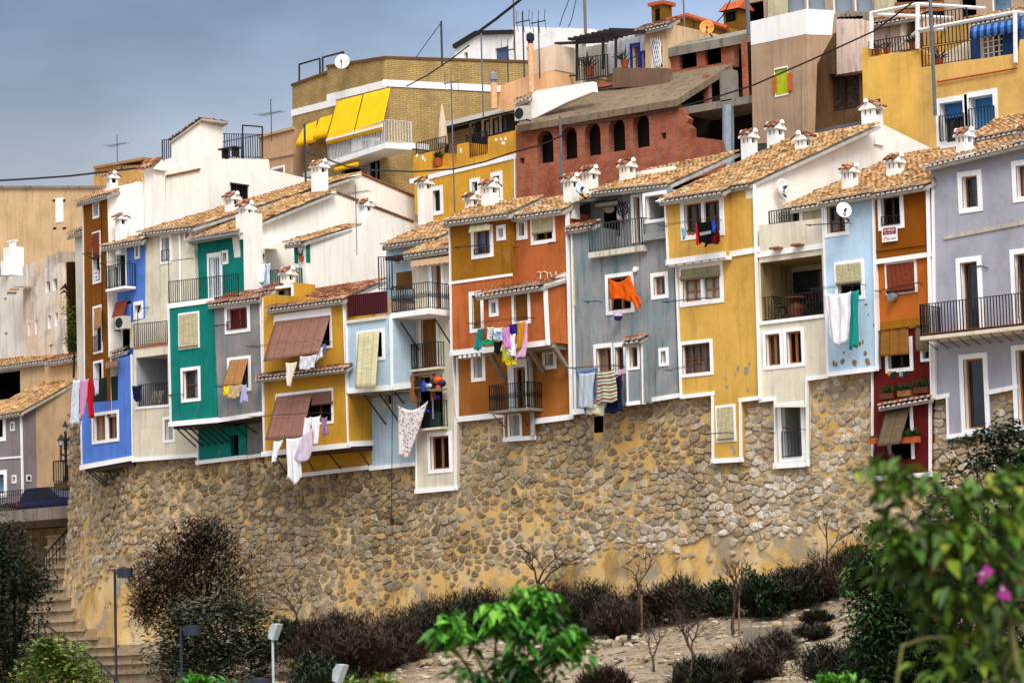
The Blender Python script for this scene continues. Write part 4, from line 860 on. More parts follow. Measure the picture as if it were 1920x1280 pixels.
# --- lavender house
LAV = plaster('lavender grey paint', '#aaaab6', '#8a8d98', .22)
V_ = House('large lavender grey house with a long iron balcony at the right edge', 1850, 815, .0, 0)
V_.wall([(1745, 313), (2000, 254), (2020, 800), (1905, 806), (1905, 726), (1853, 734), (1855, 810), (1778, 820), (1776, 743), (1750, 747)], 0, 7, LAV, [
    W(1805, 1833.5, 330, 389, n=1, b=.17, fm=BROWNW, rd=.28), W(1906.5, 1936, 309, 368, n=1, b=.17, fm=BROWNW, rd=.28), W(1803.5, 1835, 491, 626, 'door', n=1, b=(.17, .17, .17, 0), fm=BROWNW, rd=.28), W(1905, 1937, 475, 610, 'door', n=1, b=(.17, .17, .17, 0), fm=BROWNW, rd=.28),
    W(1809, 1846, 672, 803, 'door', n=1, b=.17, fm=OAK, rd=.24), W(1908, 1942, 655, 795, 'door', n=1, b=.17, fm=OAK, rd=.24)])
LOW.append([(1748, 600), (2000, 600), (2000, 800), (1905, 806), (1905, 728), (1854, 734), (1855, 811), (1777, 821), (1775, 744), (1748, 747)])
V_.roof((1734, 310), (1990, 249), (2012, 240), (1757, 301), -.4, 1.0, rl=.5)
V_.trims([([(1751, 340), (1756, 744)], .24), ([(1750, 746), (1778, 741)], .15), ([(1777, 742), (1779, 819)], .13), ([(1778, 819), (1856, 808)], .15), ([(1851, 736), (1906, 725)], .15)])
m = MB(); m.beam(V_.P(1770, 446, -.02), V_.P(2000, 402, -.02), .05, .13); V_.part('string_course', m, plaster('pale band', '#c5b9ad'))
V_.balcony((1725, 639), (1960, 611), -1.2, 0, .12, 1.05, CREAM, gap=.115, brackets=0, r=.014)
m = MB(); a, b = V_.P(1727, 629, -1.15), V_.P(1960, 601, -1.15); m.box(a[0], b[0], -1.17, 0, a[2] + .01, a[2] + .05); V_.part('balcony_floor', m, TERRA)
V_.struts([((1737 + i * 20, 640 - i * 2.3), (1758 + i * 20, 655 - i * 2.2)) for i in range(10)], -1.0, 0, .016)
m = MB(); pts = [V_.P(x, y, -.05) for x, y in ((1819, 612), (1818, 515), (1822, 502), (1838, 498), (1853, 503))]; m.tube(pts, .018, 5); m.tube([p + V_.P(1910, 480) - V_.P(1819, 497) for p in pts], .018, 5); V_.part('lamp_bracket', m, BLACK)
V_.chimney(1803, 290, 245, 36, 2.2)
def stone_mat(name, stops):
    t = NT(name); at_ = t.n('ShaderNodeAttribute', attribute_name='rnd'); b = t.ramp(at_.outputs['Fac'], stops)
    b = t.mix(t.ramp(t.noise(5, 7, None, .7), [(.4, (0, 0, 0, 1)), (.6, (.6, .6, .6, 1))]), b, lin('#5f5444')); b = t.mix(t.ramp(t.noise(3.3, 6, None, .7), [(.5, (0, 0, 0, 1)), (.64, (.75, .75, .75, 1))]), b, lin('#c59c56'))
    b = t.mix(t.ramp(t.noise(11, 6, None, .75), [(.56, (0, 0, 0, 1)), (.66, (.6, .6, .6, 1))]), b, lin('#d9d2c6')); t.col(b); t.rough(.95, .1); t.bump(t.noise(16, 8, None, .75), .7, .03); return t.m
# ------------------------------------------------------------------ the rubble wall under the houses
STONE = stone_mat('rubble stones', [(0, lin('#6c5c48')), (.25, lin('#988a72')), (.55, lin('#b3a48b')), (.8, lin('#c8bba6')), (1, lin('#e6decf'))])
def mortar():
    t = NT('ochre mortar'); b = t.ramp(t.noise(.35, 6), [(.34, lin('#c09a60')), (.48, lin('#dab068')), (.66, lin('#e2cba2'))])
    b = t.mix(t.ramp(t.noise(.9, 6, (1, 1, .6), .65), [(.56, (0, 0, 0, 1)), (.64, (.9, .9, .9, 1))]), b, lin('#8f8577'))
    b = t.mix(t.ramp(t.noise(.55, 7, (1.4, 1.4, .6), .7), [(.5, (0, 0, 0, 1)), (.64, (.7, .7, .7, 1))]), b, lin('#c9b290')); b = t.mix(t.ramp(t.noise(1.1, 5, (2.4, 2.4, .4)), [(.56, (0, 0, 0, 1)), (.74, (.3, .3, .3, 1))]), b, lin('#7d5f38'))
    b = t.mix(t.ramp(t.noise(.45, 8, (1, 1, 1.3), .7), [(.53, (0, 0, 0, 1)), (.58, (.85, .85, .85, 1))]), b, lin('#a0937c')); b = t.mix(t.ramp(t.noise(.3, 8, (1.7, 1.7, 1), .68), [(.56, (0, 0, 0, 1)), (.62, (.6, .6, .6, 1))]), b, lin('#8a6f46'))
    t.col(b); t.rough(.95, .1); t.bump(t.noise(9, 8, None, .7), .6, .05); return t.m
WL = Frame(W0.P(250, 900, .3), -24)               # the left end turns back round the corner
xl = WL.P(133, 1000, 0)[0]
def wall_pt(s, z, d=0.0):
    """s: metres along the wall from the corner (negative = left end), z height, d outwards"""
    if s >= 0: bt = max(0, 14.5 - z) * .035; c = np.array([WL.loc[0] + s, .3, z]); n = np.array([0, -1.0, 0])
    else: bt = max(0, 14.5 - z) * (.035 + .03 * min(1, -s)) + (max(0, 11 - z) * .09 if s < -.5 else 0); a = WL.A; c = a @ np.array([s, 0, 0]) + WL.loc; c[2] = z; n = a @ np.array([0, -1.0, 0])
    return c + n * (d + bt)
def in_poly(x, y, lp):
    c = False; j = len(lp) - 1
    for i in range(len(lp)):
        a, b = lp[i], lp[j]
        if (a[1] > y) != (b[1] > y) and x < (b[0] - a[0]) * (y - a[1]) / (b[1] - a[1]) + a[0]: c = not c
        j = i
    return c
def lerp_line(x, pts):
    if x <= pts[0][0]: return pts[0][1]
    for a, b in zip(pts[:-1], pts[1:]):
        if x <= b[0]: return a[1] + (b[1] - a[1]) * (x - a[0]) / (b[0] - a[0])
    return pts[-1][1]
TOP = [(100, 775), (150, 775), (155, 875), (250, 858), (370, 852), (500, 846), (700, 872), (857, 784), (1075, 768), (1216, 742), (1335, 735), (1512, 705), (1640, 690), (1750, 742), (1905, 724), (2100, 700)]
BAND = [(100, 1075), (300, 1095), (430, 1180), (560, 1105), (700, 1140), (790, 1095), (860, 1058), (1060, 1055), (1240, 1032), (1480, 1012), (1700, 1000), (2100, 980)]
def vnoise(x, y, s=0):
    def h(i, j): v = math.sin(i * 127.1 + j * 311.7 + s * 74.7) * 43758.5453; return v - math.floor(v)
    i, j = math.floor(x), math.floor(y); a, b = x - i, y - j; a = a * a * (3 - 2 * a); b = b * b * (3 - 2 * b)
    return (h(i, j) * (1 - a) + h(i + 1, j) * a) * (1 - b) + (h(i, j + 1) * (1 - a) + h(i + 1, j + 1) * a) * b
def build_rubble():
    mb = MB(); rd = random.Random(11); s0, s1 = xl, 47.0
    ss = list(np.linspace(s0, -.01, 12)) + list(np.linspace(0, s1, 220)); zs = list(np.linspace(2.5, 20.2, 90)); G = []
    for z in zs:
        row = []
        for s in ss:
            p = wall_pt(s, z, .05 * (vnoise(s * .9, z * .9) - .5) + .09 * (vnoise(s * .35, z * .35, 3) - .5))
            row.append(p)
        G.append(row)
    # keep only the part below the houses
    n, m = len(zs), len(ss); vs = [p for r in G for p in r]; fs = []
    for i in range(n - 1):
        for j in range(m - 1):
            c = (G[i][j] + G[i + 1][j + 1]) / 2; x, y, _ = topx(c)
            
            if y > lerp_line(x, TOP) - 26 and not any(all(in_poly(*topx(q)[:2], l) for q in (G[i][j], G[i + 1][j], G[i][j + 1], G[i + 1][j + 1])) for l in LOW if y < 930): fs.append((i * m + j, i * m + j + 1, (i + 1) * m + j + 1, (i + 1) * m + j))
    mb.add(vs, fs, 0)
    e0 = [wall_pt(s0, z, 0) for z in zs[:66]]; mb.add(e0 + [p + np.array([.9, 2.5, 0]) for p in e0], [(i, 66 + i, 67 + i, i + 1) for i in range(65)], 0)
    # fitted stones: cells of a jittered, roughly coursed point set, shrunk by the joints and worn round
    AX = 1.32; cells = {}; pts = []; row = 0; z = 4.6
    while z < 20.6:
        s = s0 - .3 + rd.uniform(0, .3)
        while s < s1 + .3:
            big = vnoise(s * .22, z * .3, 15); q = (s / AX + rd.uniform(-.1, .1), z + rd.uniform(-.085, .085)); s += (.3 + .16 * big) * rd.uniform(.75, 1.25)
            if rd.random() < .13: continue
            pts.append(q); cells.setdefault((int(q[0] / .5), int(q[1] / .5)), []).append(q)
        z += rd.uniform(.21, .29)
    for q in pts:
        sc, zc = q[0] * AX, q[1]; p = wall_pt(sc, zc); x, y, _k = topx(p)
        if sc < s0 or x > 1985 or y < lerp_line(x, TOP) - 8 or y > 1292: continue
        bd = lerp_line(x, BAND) + 40 * (vnoise(sc * .45, 7) - .5) + 16 * (vnoise(sc * 2, zc * 2, 5) - .5)
        if y > bd and not (y < bd + 26 and rd.random() < .3): continue
        if any(in_poly(x, y, l) for l in LOW): continue
        up = max(0, 1 - abs(x - 1215) / 130) * (1 if y < 870 else 0) + (.8 if 862 < x < 945 and y < 850 else 0)
        if rd.random() < .015 + .1 * up + (.15 if 150 < x < 262 and y > 905 else 0) + (.3 if vnoise(sc * .5, zc * .5, 12) > .86 else 0): continue
        C = [(q[0] - .6, q[1] - .5), (q[0] + .6, q[1] - .5), (q[0] + .6, q[1] + .5), (q[0] - .6, q[1] + .5)]; ci, cj = int(q[0] / .5), int(q[1] / .5)
        for i in (-1, 0, 1):
            for j in (-1, 0, 1):
                for r_ in cells.get((ci + i, cj + j), ()):
                    if r_ is q: continue
                    nx, nz = r_[0] - q[0], r_[1] - q[1]; h = (nx * (r_[0] + q[0]) + nz * (r_[1] + q[1])) / 2; out = []
                    for k in range(len(C)):
                        A_, B2 = C[k - 1], C[k]; da, db = nx * A_[0] + nz * A_[1] - h, nx * B2[0] + nz * B2[1] - h
                        if (da < 0) != (db < 0): t = da / (da - db); out.append((A_[0] + (B2[0] - A_[0]) * t, A_[1] + (B2[1] - A_[1]) * t))
                        if db < 0: out.append(B2)
                    C = out
                    if len(C) < 3: break
                if len(C) < 3: break
            if len(C) < 3: break
        if len(C) < 3: continue
        cx, cz = sum(p_[0] for p_ in C) / len(C), sum(p_[1] for p_ in C) / len(C); loose = vnoise(sc * .17, zc * .2, 1)
        sh = rd.uniform(.9, 1.02) if loose > .32 else rd.uniform(.8, .97)
        if up > .3: sh = rd.uniform(.62, .88)
        if y > bd - 10: sh *= rd.uniform(.6, .95)
        C = [(cx + (p_[0] - cx) * sh, cz + (p_[1] - cz) * sh) for p_ in C]; D_ = []
        for k in range(len(C)):                       # worn corners
            A_, B2 = C[k - 1], C[k]; f = rd.uniform(.16, .34); D_ += [(A_[0] + (B2[0] - A_[0]) * f, A_[1] + (B2[1] - A_[1]) * f), (A_[0] + (B2[0] - A_[0]) * (1 - f), A_[1] + (B2[1] - A_[1]) * (1 - f))]
        nk = len(D_); ht = rd.uniform(.02, .085) * (1.25 if loose > .6 else 1) * (.6 if up > .3 else 1)
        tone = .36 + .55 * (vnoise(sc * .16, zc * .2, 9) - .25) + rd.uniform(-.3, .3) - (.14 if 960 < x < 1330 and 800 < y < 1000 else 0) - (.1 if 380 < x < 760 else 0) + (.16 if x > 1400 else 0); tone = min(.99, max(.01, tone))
        tx, tz = rd.uniform(-.2, .2), rd.uniform(-.2, .2); vs = []
        for f, d in ((1.03, -.05), (1.0, ht * .45), (.8, ht), (.4, ht * 1.06)):
            for p_ in D_:
                ex, ez = (p_[0] - cx) * f * AX, (p_[1] - cz) * f; vs.append(wall_pt(cx * AX + ex, cz + ez, d + ((ex * tx + ez * tz + rd.uniform(-.008, .008)) if d > 0 else 0)))
        fs = [(i * nk + k, i * nk + (k + 1) % nk, (i + 1) * nk + (k + 1) % nk, (i + 1) * nk + k) for i in range(3) for k in range(nk)] + [tuple(3 * nk + k for k in range(nk))]
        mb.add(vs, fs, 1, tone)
    o = mb.build('rubble_wall', [mortar(), STONE]); tag(o, 'old rubble stone retaining wall in ochre mortar carrying the whole row of houses', 'wall'); return o
LOW.append([(1113, 772), (1136, 770), (1136, 818), (1114, 820)])
RUB = build_rubble()
m = MB(); p, q = W0.P(1108, 824, .75), W0.P(1150, 755, .75); m.box(p[0], q[0], .75, .9, p[2], q[2]); m.build('drain_recess', DARK, RUB)  # near-black panel stands in for the shade inside the opening
def gap(label, x0, x1, y0, y1):
    pass
# ------------------------------------------------------------------ buildings standing behind the row
BG = 'buildings up the slope behind the row'
# pale brick block with yellow awnings
YB = brick_mat('pale yellow brick', '#c2a468', '#d0b680', '#8c7246', .36, .085, .014)
b = House('tan brick apartment block with bright yellow awnings over its balcony', 722, 330, 14.0, -18, 'apartment_block', 'apartment block', BG)
b.wall([(548, 161), (612, 137), (614, 126), (720, 109), (723, 430), (549, 400)], 0, 9, YB, [W(573, 591, 240, 272, n=2, b=0, fm=DARKW), W(606, 622, 232, 262, n=2, b=0, fm=DARKW), W(642, 718, 196, 272, 'hole', b=0, rm=YB, deep=1.6), W(688, 712, 292, 345, 'w', b=0, n=2, fm=GREYM, pane=DARK), W(640, 676, 312, 345, 'hole', b=0, rm=YB)], side=YB)
xb = b.P(721, 200, 0)[0]
b.gable([(720, 109), (992, 117), (992, 300), (830, 460), (722, 440)], xb + .05, .3, YB, 'side_wall')
b.trims([([(549, 212), (629, 192)], .3), ([(616, 184), (721, 158)], .34), ([(549, 334), (600, 322)], .25)], TRIM)
m = MB(); b.strip([(722, 156), (938, 167)], .3, mb=m, X=xb + .06); b.strip([(758, 272), (800, 276)], .25, mb=m, X=xb + .06); b.part('side_band', m, TRIM)
m = MB(); m.beam(b.P(547, 160, -.02), b.P(613, 136, -.02), .1, .12); m.beam(b.P(613, 125, -.02), b.P(721, 108, -.02), .1, .12); m.beam(b.Q(720, 108, xb + .04), b.Q(993, 116, xb + .04), .1, .12); b.part('coping', m, plain('brown coping', '#6d4a22', .8))
AWN = plain('yellow canvas', '#f5bb12', .8, 0, .1, .1, 2)
def awning(H, quad, ya, yb_, mat, val=.25, n=24, name='awning'):
    m = MB(); tl, tr = H.P(*quad[0], ya), H.P(*quad[1], ya); br, bl = H.P(*quad[2], yb_), H.P(*quad[3], yb_)
    G = [[(tl * (1 - u) + tr * u) * (1 - v) + (bl * (1 - u) + br * u) * v for u in np.linspace(0, 1, n + 1)] for v in np.linspace(0, 1, 6)]
    G.append([p + np.array([0, 0, -val * (.75 + .25 * abs(math.sin(i * 1.57)))]) for i, p in enumerate(G[-1])]); m.grid(G)
    o = m.build(name, mat, H.root, True); q = o.modifiers.new('thick', 'SOLIDIFY'); q.thickness = .015; return o
awning(b, ((632, 190), (680, 178), (662, 250), (612, 263)), -.05, -1.35, AWN); awning(b, ((682, 177), (732, 165), (717, 236), (664, 249)), -.05, -1.35, AWN)
awning(b, ((571, 236), (594, 227), (592, 258), (555, 267)), -.05, -.9, AWN); awning(b, ((600, 222), (624, 215), (614, 248), (588, 254)), -.05, -.9, AWN); awning(b, ((630, 312), (674, 301), (672, 305), (627, 316)), -1.0, -1.3, AWN, .2)
m = MB(); m.beam(b.P(612, 263, -1.37), b.P(717, 236, -1.37), .06, .1); b.part('awning_bar', m, TRIM)
b.balcony((614, 309), (724, 281), -1.3, 0, .25, 1.0, TRIM, plain('white rails', '#d8d8d8', .5), gap=.14, r=.016)
m = MB(); p, q = b.P(660, 285, -1.25), b.P(676, 250, -1.25); m.box(p[0], q[0], -1.24, -1.2, p[2], q[2]); b.part('balcony_panel', m, TRIM)
m = MB()
for pts in (((561, 159), (561, 121), (600, 110), (600, 148)), ((605, 145), (605, 108), (644, 98), (644, 104))): m.tube([b.P(x, y, .5) for x, y in pts], .05, 5)
b.part('drying_frame', m, BLACK)
# orange yellow house with the glazed veranda
b = House('orange yellow house with a stepped parapet and a dark glazed veranda', 870, 390, 12.6, -8, 'house', 'house', BG)
OY = plaster('orange yellow paint', '#e2a63a', '#8f6a2a', .3)
b.wall([(775, 293), (810, 284), (811, 316), (856, 306), (857, 271), (875, 267), (877, 298), (914, 290), (915, 257), (967, 244), (969, 410), (830, 440), (778, 400)], 0, 6, OY, [
    W(812, 826, 357, 396, 'door', n=2, b=.18, fm=DARKW), W(886, 896, 341, 369, n=1, b=.16, fm=DARKW), W(926, 937.5, 330, 372, 'door', n=1, b=.18, fm=DARKW)])
b.trims([([(771, 340), (967, 293)], .2), ([(967, 296), (968, 395)], .14)])
patches(b, [(782, 292, 3, 4), (793, 295, 4, 5), (797, 300, 2, 4), (864, 282, 3, 6), (930, 262, 4, 3), (944, 268, 5, 4), (940, 261, 3, 3), (948, 260, 3, 4)], 0, mat=WHITE)
b.wall([(832, 236), (968, 203), (968, 290), (834, 310)], 1.6, 3, plain('dark brown veranda', '#2a1c16', .7), [W(903, 917, 224, 256, n=1, b=0, fm=DARKW, pane=CURT), W(919, 933, 220, 252, n=1, b=0, fm=DARKW, pane=CURT), W(936, 949, 214, 247, n=1, b=0, fm=DARKW, pane=GLASSB), W(880, 893, 230, 262, n=1, b=0, fm=DARKW, pane=GLASSB)], name='veranda')
m = MB(); G = [[b.P(832 + 140 * u, y - 34 * u, yy) for u in (0, 1)] for y, yy in ((238, .9), (229, 3.2))]; m.grid(G); m.grid([[p + np.array([0, 0, -.1]) for p in r] for r in G]); b.part('veranda_roof', m, plain('pale roof sheet', '#9c958c', .8))
m = MB()
for i in range(14):
    x = 838 + i * 3; m.beam(b.P(x, 250 - i * .8, 1.5), b.P(x + 12, 300 - i * .8, 1.5), .05, .03); m.beam(b.P(x + 12, 247 - i * .8, 1.5), b.P(x, 303 - i * .8, 1.5), .05, .03)
b.part('trellis', m, plain('tan lattice', '#a98e6a', .8))
b.rail(b.root, b.P(781, 292, .1), b.P(836, 279, .1), .55, .12, .014); b.rail(b.root, b.P(875, 297, .1), b.P(914, 289, .1), 1.0, .12, .014)
# red brick shell with arches
RB = brick_mat('red brick', '#b2552e', '#c86c40', '#93766a', .27, .085, .016)
b = House('unfinished red brick building with five arched openings under a sloping concrete roof', 1150, 370, 12.0, 0, 'brick_building', 'brick building', BG)
m = MB(); arch = []
def arch_poly(x0, x1, yt, yb_):
    l, r, lo, hi = b.rect({'r': (x0, x1, yt, yb_)}, 0); c = (l + r) / 2; w = (r - l) / 2; sp_ = hi - w
    return [(l, lo), (r, lo)] + [(c + w * math.cos(i * math.pi / 10), sp_ + w * 1.0 * math.sin(i * math.pi / 10)) for i in range(11)]
for a in ((1007, 1037.5, 245, 306), (1052, 1082, 238, 299), (1096, 1126, 230, 292), (1141, 1172, 222, 284), (1186, 1217.5, 213, 277)): arch.append(arch_poly(*a))
sm = [[(p[0], p[1]) for p in ((l, lo), (r, lo), (r, hi), (l, hi))] for l, r, lo, hi in (b.rect({'r': q}, 0) for q in ((1240, 1249, 249, 261), (975, 983, 296, 307)))]
pts = [b.P(x, y) for x, y in ((967, 240), (1266, 187), (1273, 203), (1281, 205), (1283, 216), (1291, 222), (1288, 232), (1296, 240), (1296, 256), (1353, 263), (1361, 286), (1356, 320), (1200, 360), (1050, 400), (969, 400))]
m.prism([(p[0], p[2]) for p in pts], 0, .35, 0, arch + sm)
for h in arch + sm:
    n = len(h); m.add([(x, 0, z) for x, z in h] + [(x, .35, z) for x, z in h], [(i, n + i, n + (i + 1) % n, (i + 1) % n) for i in range(n)], 0)
m.build('wall', RB, b.root)
m = MB(); p, q = b.P(960, 400, 2.5), b.P(1420, 170, 2.5); m.box(p[0], q[0], 2.4, 2.6, p[2] - 3, q[2]); p, q = b.P(972, 400, .7), b.P(1232, 200, .7); m.box(p[0], q[0], .7, .75, p[2], q[2] - .4); b.part('back_wall', m, plain('painted void dark', '#2b211b', .95))  # dark colour stands in for the unlit void behind the arches
c = [b.P(968, 236, -.25), b.P(1269, 186, -.25), b.P(1374, 119, 3.5), b.P(1084, 163, 3.5)]; m = MB(); dz = np.array([0, 0, .28]); m.add(c + [p - dz for p in c], [(0, 1, 2, 3), (7, 6, 5, 4), (0, 4, 5, 1), (1, 5, 6, 2), (2, 6, 7, 3), (3, 7, 4, 0)]); b.part('roof', m, plaster('weathered screed', '#82705a', '#3b3228', .55))
m = MB(); m.beam(b.P(967, 240, -.03), b.P(1266, 190, -.03), .06, .2); b.part('lintel_band', m, CONC)
m = MB(); m.tube([b.P(1365, 198, .3), b.P(1366, 330, .3)], .24, 14); b.part('steel_column', m, plain('galvanised steel', '#a9b2ba', .35, .6))
m = MB(); p = b.P(1364, 190, .4); m.box(p[0] - .28, p[0] + .28, .3, .8, p[2], b.P(1364, 132, .4)[2]); p2, q2 = b.P(1280, 205, .3), b.P(1412, 186, .3); m.box(p2[0], q2[0], .3, 6, p[2] - .25, p[2] + .05); b.part('concrete_frame', m, CONC)
m = MB(); p = b.P(1397, 186, 2); m.box(p[0] - .1, p[0] + .1, 2, 2.15, p[2], b.P(1397, 72, 2)[2]); b.part('brick_pier', m, RB); m = MB(); p = b.P(1325, 200, 2); m.box(p[0] - .14, p[0] + .14, 2, 2.2, p[2], b.P(1325, 140, 2)[2]); b.part('brick_pier', m, RB)
b.wall([(1250, 99), (1376, 74), (1376, 124), (1292, 142), (1254, 160)], 3.6, .35, RB, [W(1274, 1306, 94, 128, 'hole', b=0, rm=RB, deep=2), W(1322, 1352, 86, 121, 'hole', b=0, rm=RB, deep=2)], name='upper_wall')
c = [b.P(1247, 92, 3.4), b.P(1408, 62, 3.4), b.P(1420, 52, 4.8), b.P(1262, 82, 4.8)]; m = MB(); m.add(c + [p - dz * 1.3 for p in c], [(0, 1, 2, 3), (7, 6, 5, 4), (0, 4, 5, 1), (1, 5, 6, 2), (2, 6, 7, 3), (3, 7, 4, 0)]); b.part('upper_roof', m, CONC)
m = MB(); p, q = b.P(1262, 250, 5.5), b.P(1420, 66, 5.5); m.box(p[0], q[0] + 1, 5.4, 5.6, p[2] - 3, q[2]); b.part('dark_void_screen', m, plain('painted void dark', '#2b211b', .95))  # screen coloured dark to read as the unlit void behind the frame
# peach house with stove pipes
b = House('peach rendered house with two round stove pipes', 1000, 230, 13.6, 0, 'house', 'house', BG)
b.wall([(934, 205), (939, 160), (992, 142), (998, 140), (1040, 132), (1041, 170), (996, 190), (970, 215)], 0, 4, plaster('peach paint', '#eebb8a', '#a9825e', .2))
b.wall([(992, 142), (1002, 94), (1041, 83), (1041, 131)], .0, 4, plaster('pale peach paint', '#ecd4ba', '#a98d70', .25), name='upper_wall')
for x, y0, y1, r, cm in ((927, 204, 156, .14, GREYM), (997.5, 178, 82, .13, BLACK)):
    m = MB(); p = b.P(x, y0, -.4); z = b.P(x, y1, -.4)[2]; m.tube([p, (p[0], p[1], z)], r, 10, 0); m.tube([(p[0], p[1], z), (p[0], p[1], z + .12), (p[0], p[1], z + .14), (p[0], p[1], z + .42), (p[0], p[1], z + .5)], [r * .9, r * .9, r * 1.35, r * 1.3, .02], 10, 1); m.build('stove_pipe', [plain('peach pipe', '#e6b486', .7), cm], b.root)
b.wall([(992, 182), (1006, 170), (1110, 153), (1113, 172), (1062, 192), (988, 229)], -1.2, .3, WHITE, name='parapet')
b.roof((966, 192), (993, 180), (1000, 176), (973, 188), -1.6, -1.0, TILER, name='porch_roof')
b.wall([(966, 196), (994, 186), (994, 228), (970, 235)], -1.0, 2, plaster('pale pink paint', '#c9aa98'), name='front_wall')
# terrace house with pergola and arched grille
b = House('low white and sand house with a dark pergola and an arched grille', 1170, 150, 15.5, 0, 'house', 'house', BG)
b.wall([(1040, 82), (1092, 78), (1092, 165), (1040, 170)], -.6, .25, WHITEW, name='screen_wall')
b.wall([(1130, 70), (1212, 55), (1212, 128), (1130, 140)], 1.5, 3, plaster('bluish white', '#dfe2ea'), [W(1186, 1197, 86, 128, 'door', b=(.12, .12, .12, 0), n=1, tm=plain('cobalt paint', '#2434a8'), fm=None, pane=OAK), W(1203, 1209, 98, 128, b=.05, n=1, tm=plain('cobalt paint', '#2434a8'), fm=None, pane=plain('cobalt paint', '#2434a8'))])
b.wall([(1090, 90), (1132, 82), (1132, 140), (1090, 150)], .2, .25, plaster('cream back wall', '#cfc7b8'), name='garden_wall')
b.wall([(1210, 52), (1250, 43), (1250, 134), (1210, 138)], -.2, 4, plaster('sand paint', '#d8b890'), [W(1222, 1242, 84, 128, 'hole', b=0)], name='sand_wall')
m = MB(); l, r, lo, hi = b.rect({'r': (1222, 1242, 84, 128)}, -.2); w = (r - l) / 2
m.prism([(l, hi), (r, hi)] + [((l + r) / 2 + w * math.cos(i * math.pi / 8), hi + w * .9 * math.sin(i * math.pi / 8)) for i in range(1, 8)], -.215, -.2); b.part('arch_head', m, DARK)
m = MB()
for i in range(6): m.beam((l + (r - l) * i / 6, -.24, lo), (l + (r - l) * min(1, i / 6 + .5), -.24, lo + (hi + .4 - lo) * .9), .025, .02); m.beam((l + (r - l) * i / 6, -.245, hi + .3), (l + (r - l) * min(1, i / 6 + .5), -.245, lo + .1), .025, .02)
b.part('grille', m, TRIM)
b.roof((1190, 60), (1256, 44), (1275, 34), (1209, 50), -.5, 1.5, TILER)
b.wall([(1149, 127), (1252, 128), (1254, 160), (1148, 165)], -1.2, .3, plaster('brown rubble parapet', '#7a5f4c', '#4a3a30', .5), name='parapet')
b.wall([(1088, 143), (1150, 128), (1150, 172), (1088, 178)], -1.25, .2, WHITE, [W(1090, 1136, 132, 160, 'hole', b=0, deep=.3)], name='terrace_wall') if False else None
m = MB()
for x, y0, y1 in ((1042, 142, 80), (1082, 152, 74), (1131, 130, 72), (1155, 127, 60)): m.tube([b.P(x, y0, -.9), b.P(x, y1, -.9)], .07, 5)
m.beam(b.P(1042, 82, -.9), b.P(1131, 78, -.9), .1, .12); m.beam(b.P(1042, 142, -.9), b.P(1082, 142, -.9), .06, .06)
for i in range(8): m.beam(b.P(1066 + i * 11, 73 - i * 2.5, -1.4), b.P(1140 + i * 9, 78 - i * 3, 1.4), .08, .12)
m.beam(b.P(1072, 74, -.95), b.P(1210, 60, -.95), .09, .14); b.part('pergola', m, plain('dark pergola timber', '#2c2226', .7))
Rl = MB(); b.rail(None, b.P(1087, 153, -1.0), b.P(1140, 146, -1.0), 1.0, .12, .014, mb=Rl); Rl.build('railing', BLACK, b.root)
m = MB(); p, q = b.P(1112, 166, -1.1), b.P(1150, 154, -1.1); m.box(p[0], q[0], -1.1, -.8, p[2], q[2]); b.part('brick_sill', m, RB)
# brown rough gable
b = House('brown rough rendered gable with a tiled edge and tall chimney', 1290, 80, 20.0, 0, 'house', 'house', BG)
RG = plaster('brown roughcast', '#7c5618', '#3a2a10', .6)
b.wall([(1250, 40), (1288, 30), (1362, 52), (1380, 70), (1380, 95), (1250, 100)], 0, 3, RG)
m = MB(); m.tube([b.P(1250, 39, -.05), b.P(1289, 29, -.05), b.P(1364, 53, -.05)], .12, 6); b.part('tile_coping', m, TERRA); m = MB(); p = b.P(1242, 60, .4); m.box(p[0] - .33, p[0] + .33, .1, .7, p[2] - 2, b.P(1242, 12, .4)[2]); q = b.P(1242, 10, .4)[2]; m.box(p[0] - .42, p[0] + .45, -.05, .85, q - .05, q + .1, 1); m.box(p[0] - .12, p[0] + .12, .08, .2, q - .75, q - .2, 2); m.build('chimney', [RG, TERRA, DARK], b.root)
m = MB(); p = b.P(1381, 60, 1.4); q = b.P(1381, 20, 1.4)[2]; m.box(p[0] - .45, p[0] + .35, 1.1, 1.9, p[2] - 2, q); m.box(p[0] - .3, p[0] + .2, 1.08, 1.1, q - .5, q - .1, 2); m.add([(p[0] - .6, .9, q - .02), (p[0] + .5, .9, q - .02), (p[0] + .5, 1.5, q + .45), (p[0] - .6, 1.5, q + .45), (p[0] + .5, 2.1, q), (p[0] - .6, 2.1, q)], [(0, 1, 2, 3), (3, 2, 4, 5), (0, 3, 5), (1, 4, 2)], 1); m.build('chimney', [RG, TERRA, DARK], b.root)
# white house far up
b = House('plain white house far up the slope with a black roof edge', 980, 115, 30.0, 0, 'house', 'house', BG)
b.wall([(852, 88), (893, 63), (961, 62), (962, 50), (1108, 54), (1108, 140), (855, 160)], 0, 6, plaster('bright white', '#fbfaf8', '#9a958c', .12), [W(929, 954, 89, 125, 'door', n=1, b=0, fm=None, pane=plain('blue grey door', '#44607e'), rd=.1), W(870, 877, 98, 111, n=1, b=0, fm=None, pane=plain('brown louvre', '#6b4a34')), W(987, 998, 88, 120, 'hole', b=0)])
m = MB(); m.beam(b.P(851, 88, -.1), b.P(893, 62, -.1), .2, .2); m.beam(b.P(893, 62, -.1), b.P(962, 60, -.1), .2, .2); b.part('roof_edge', m, BLACK)
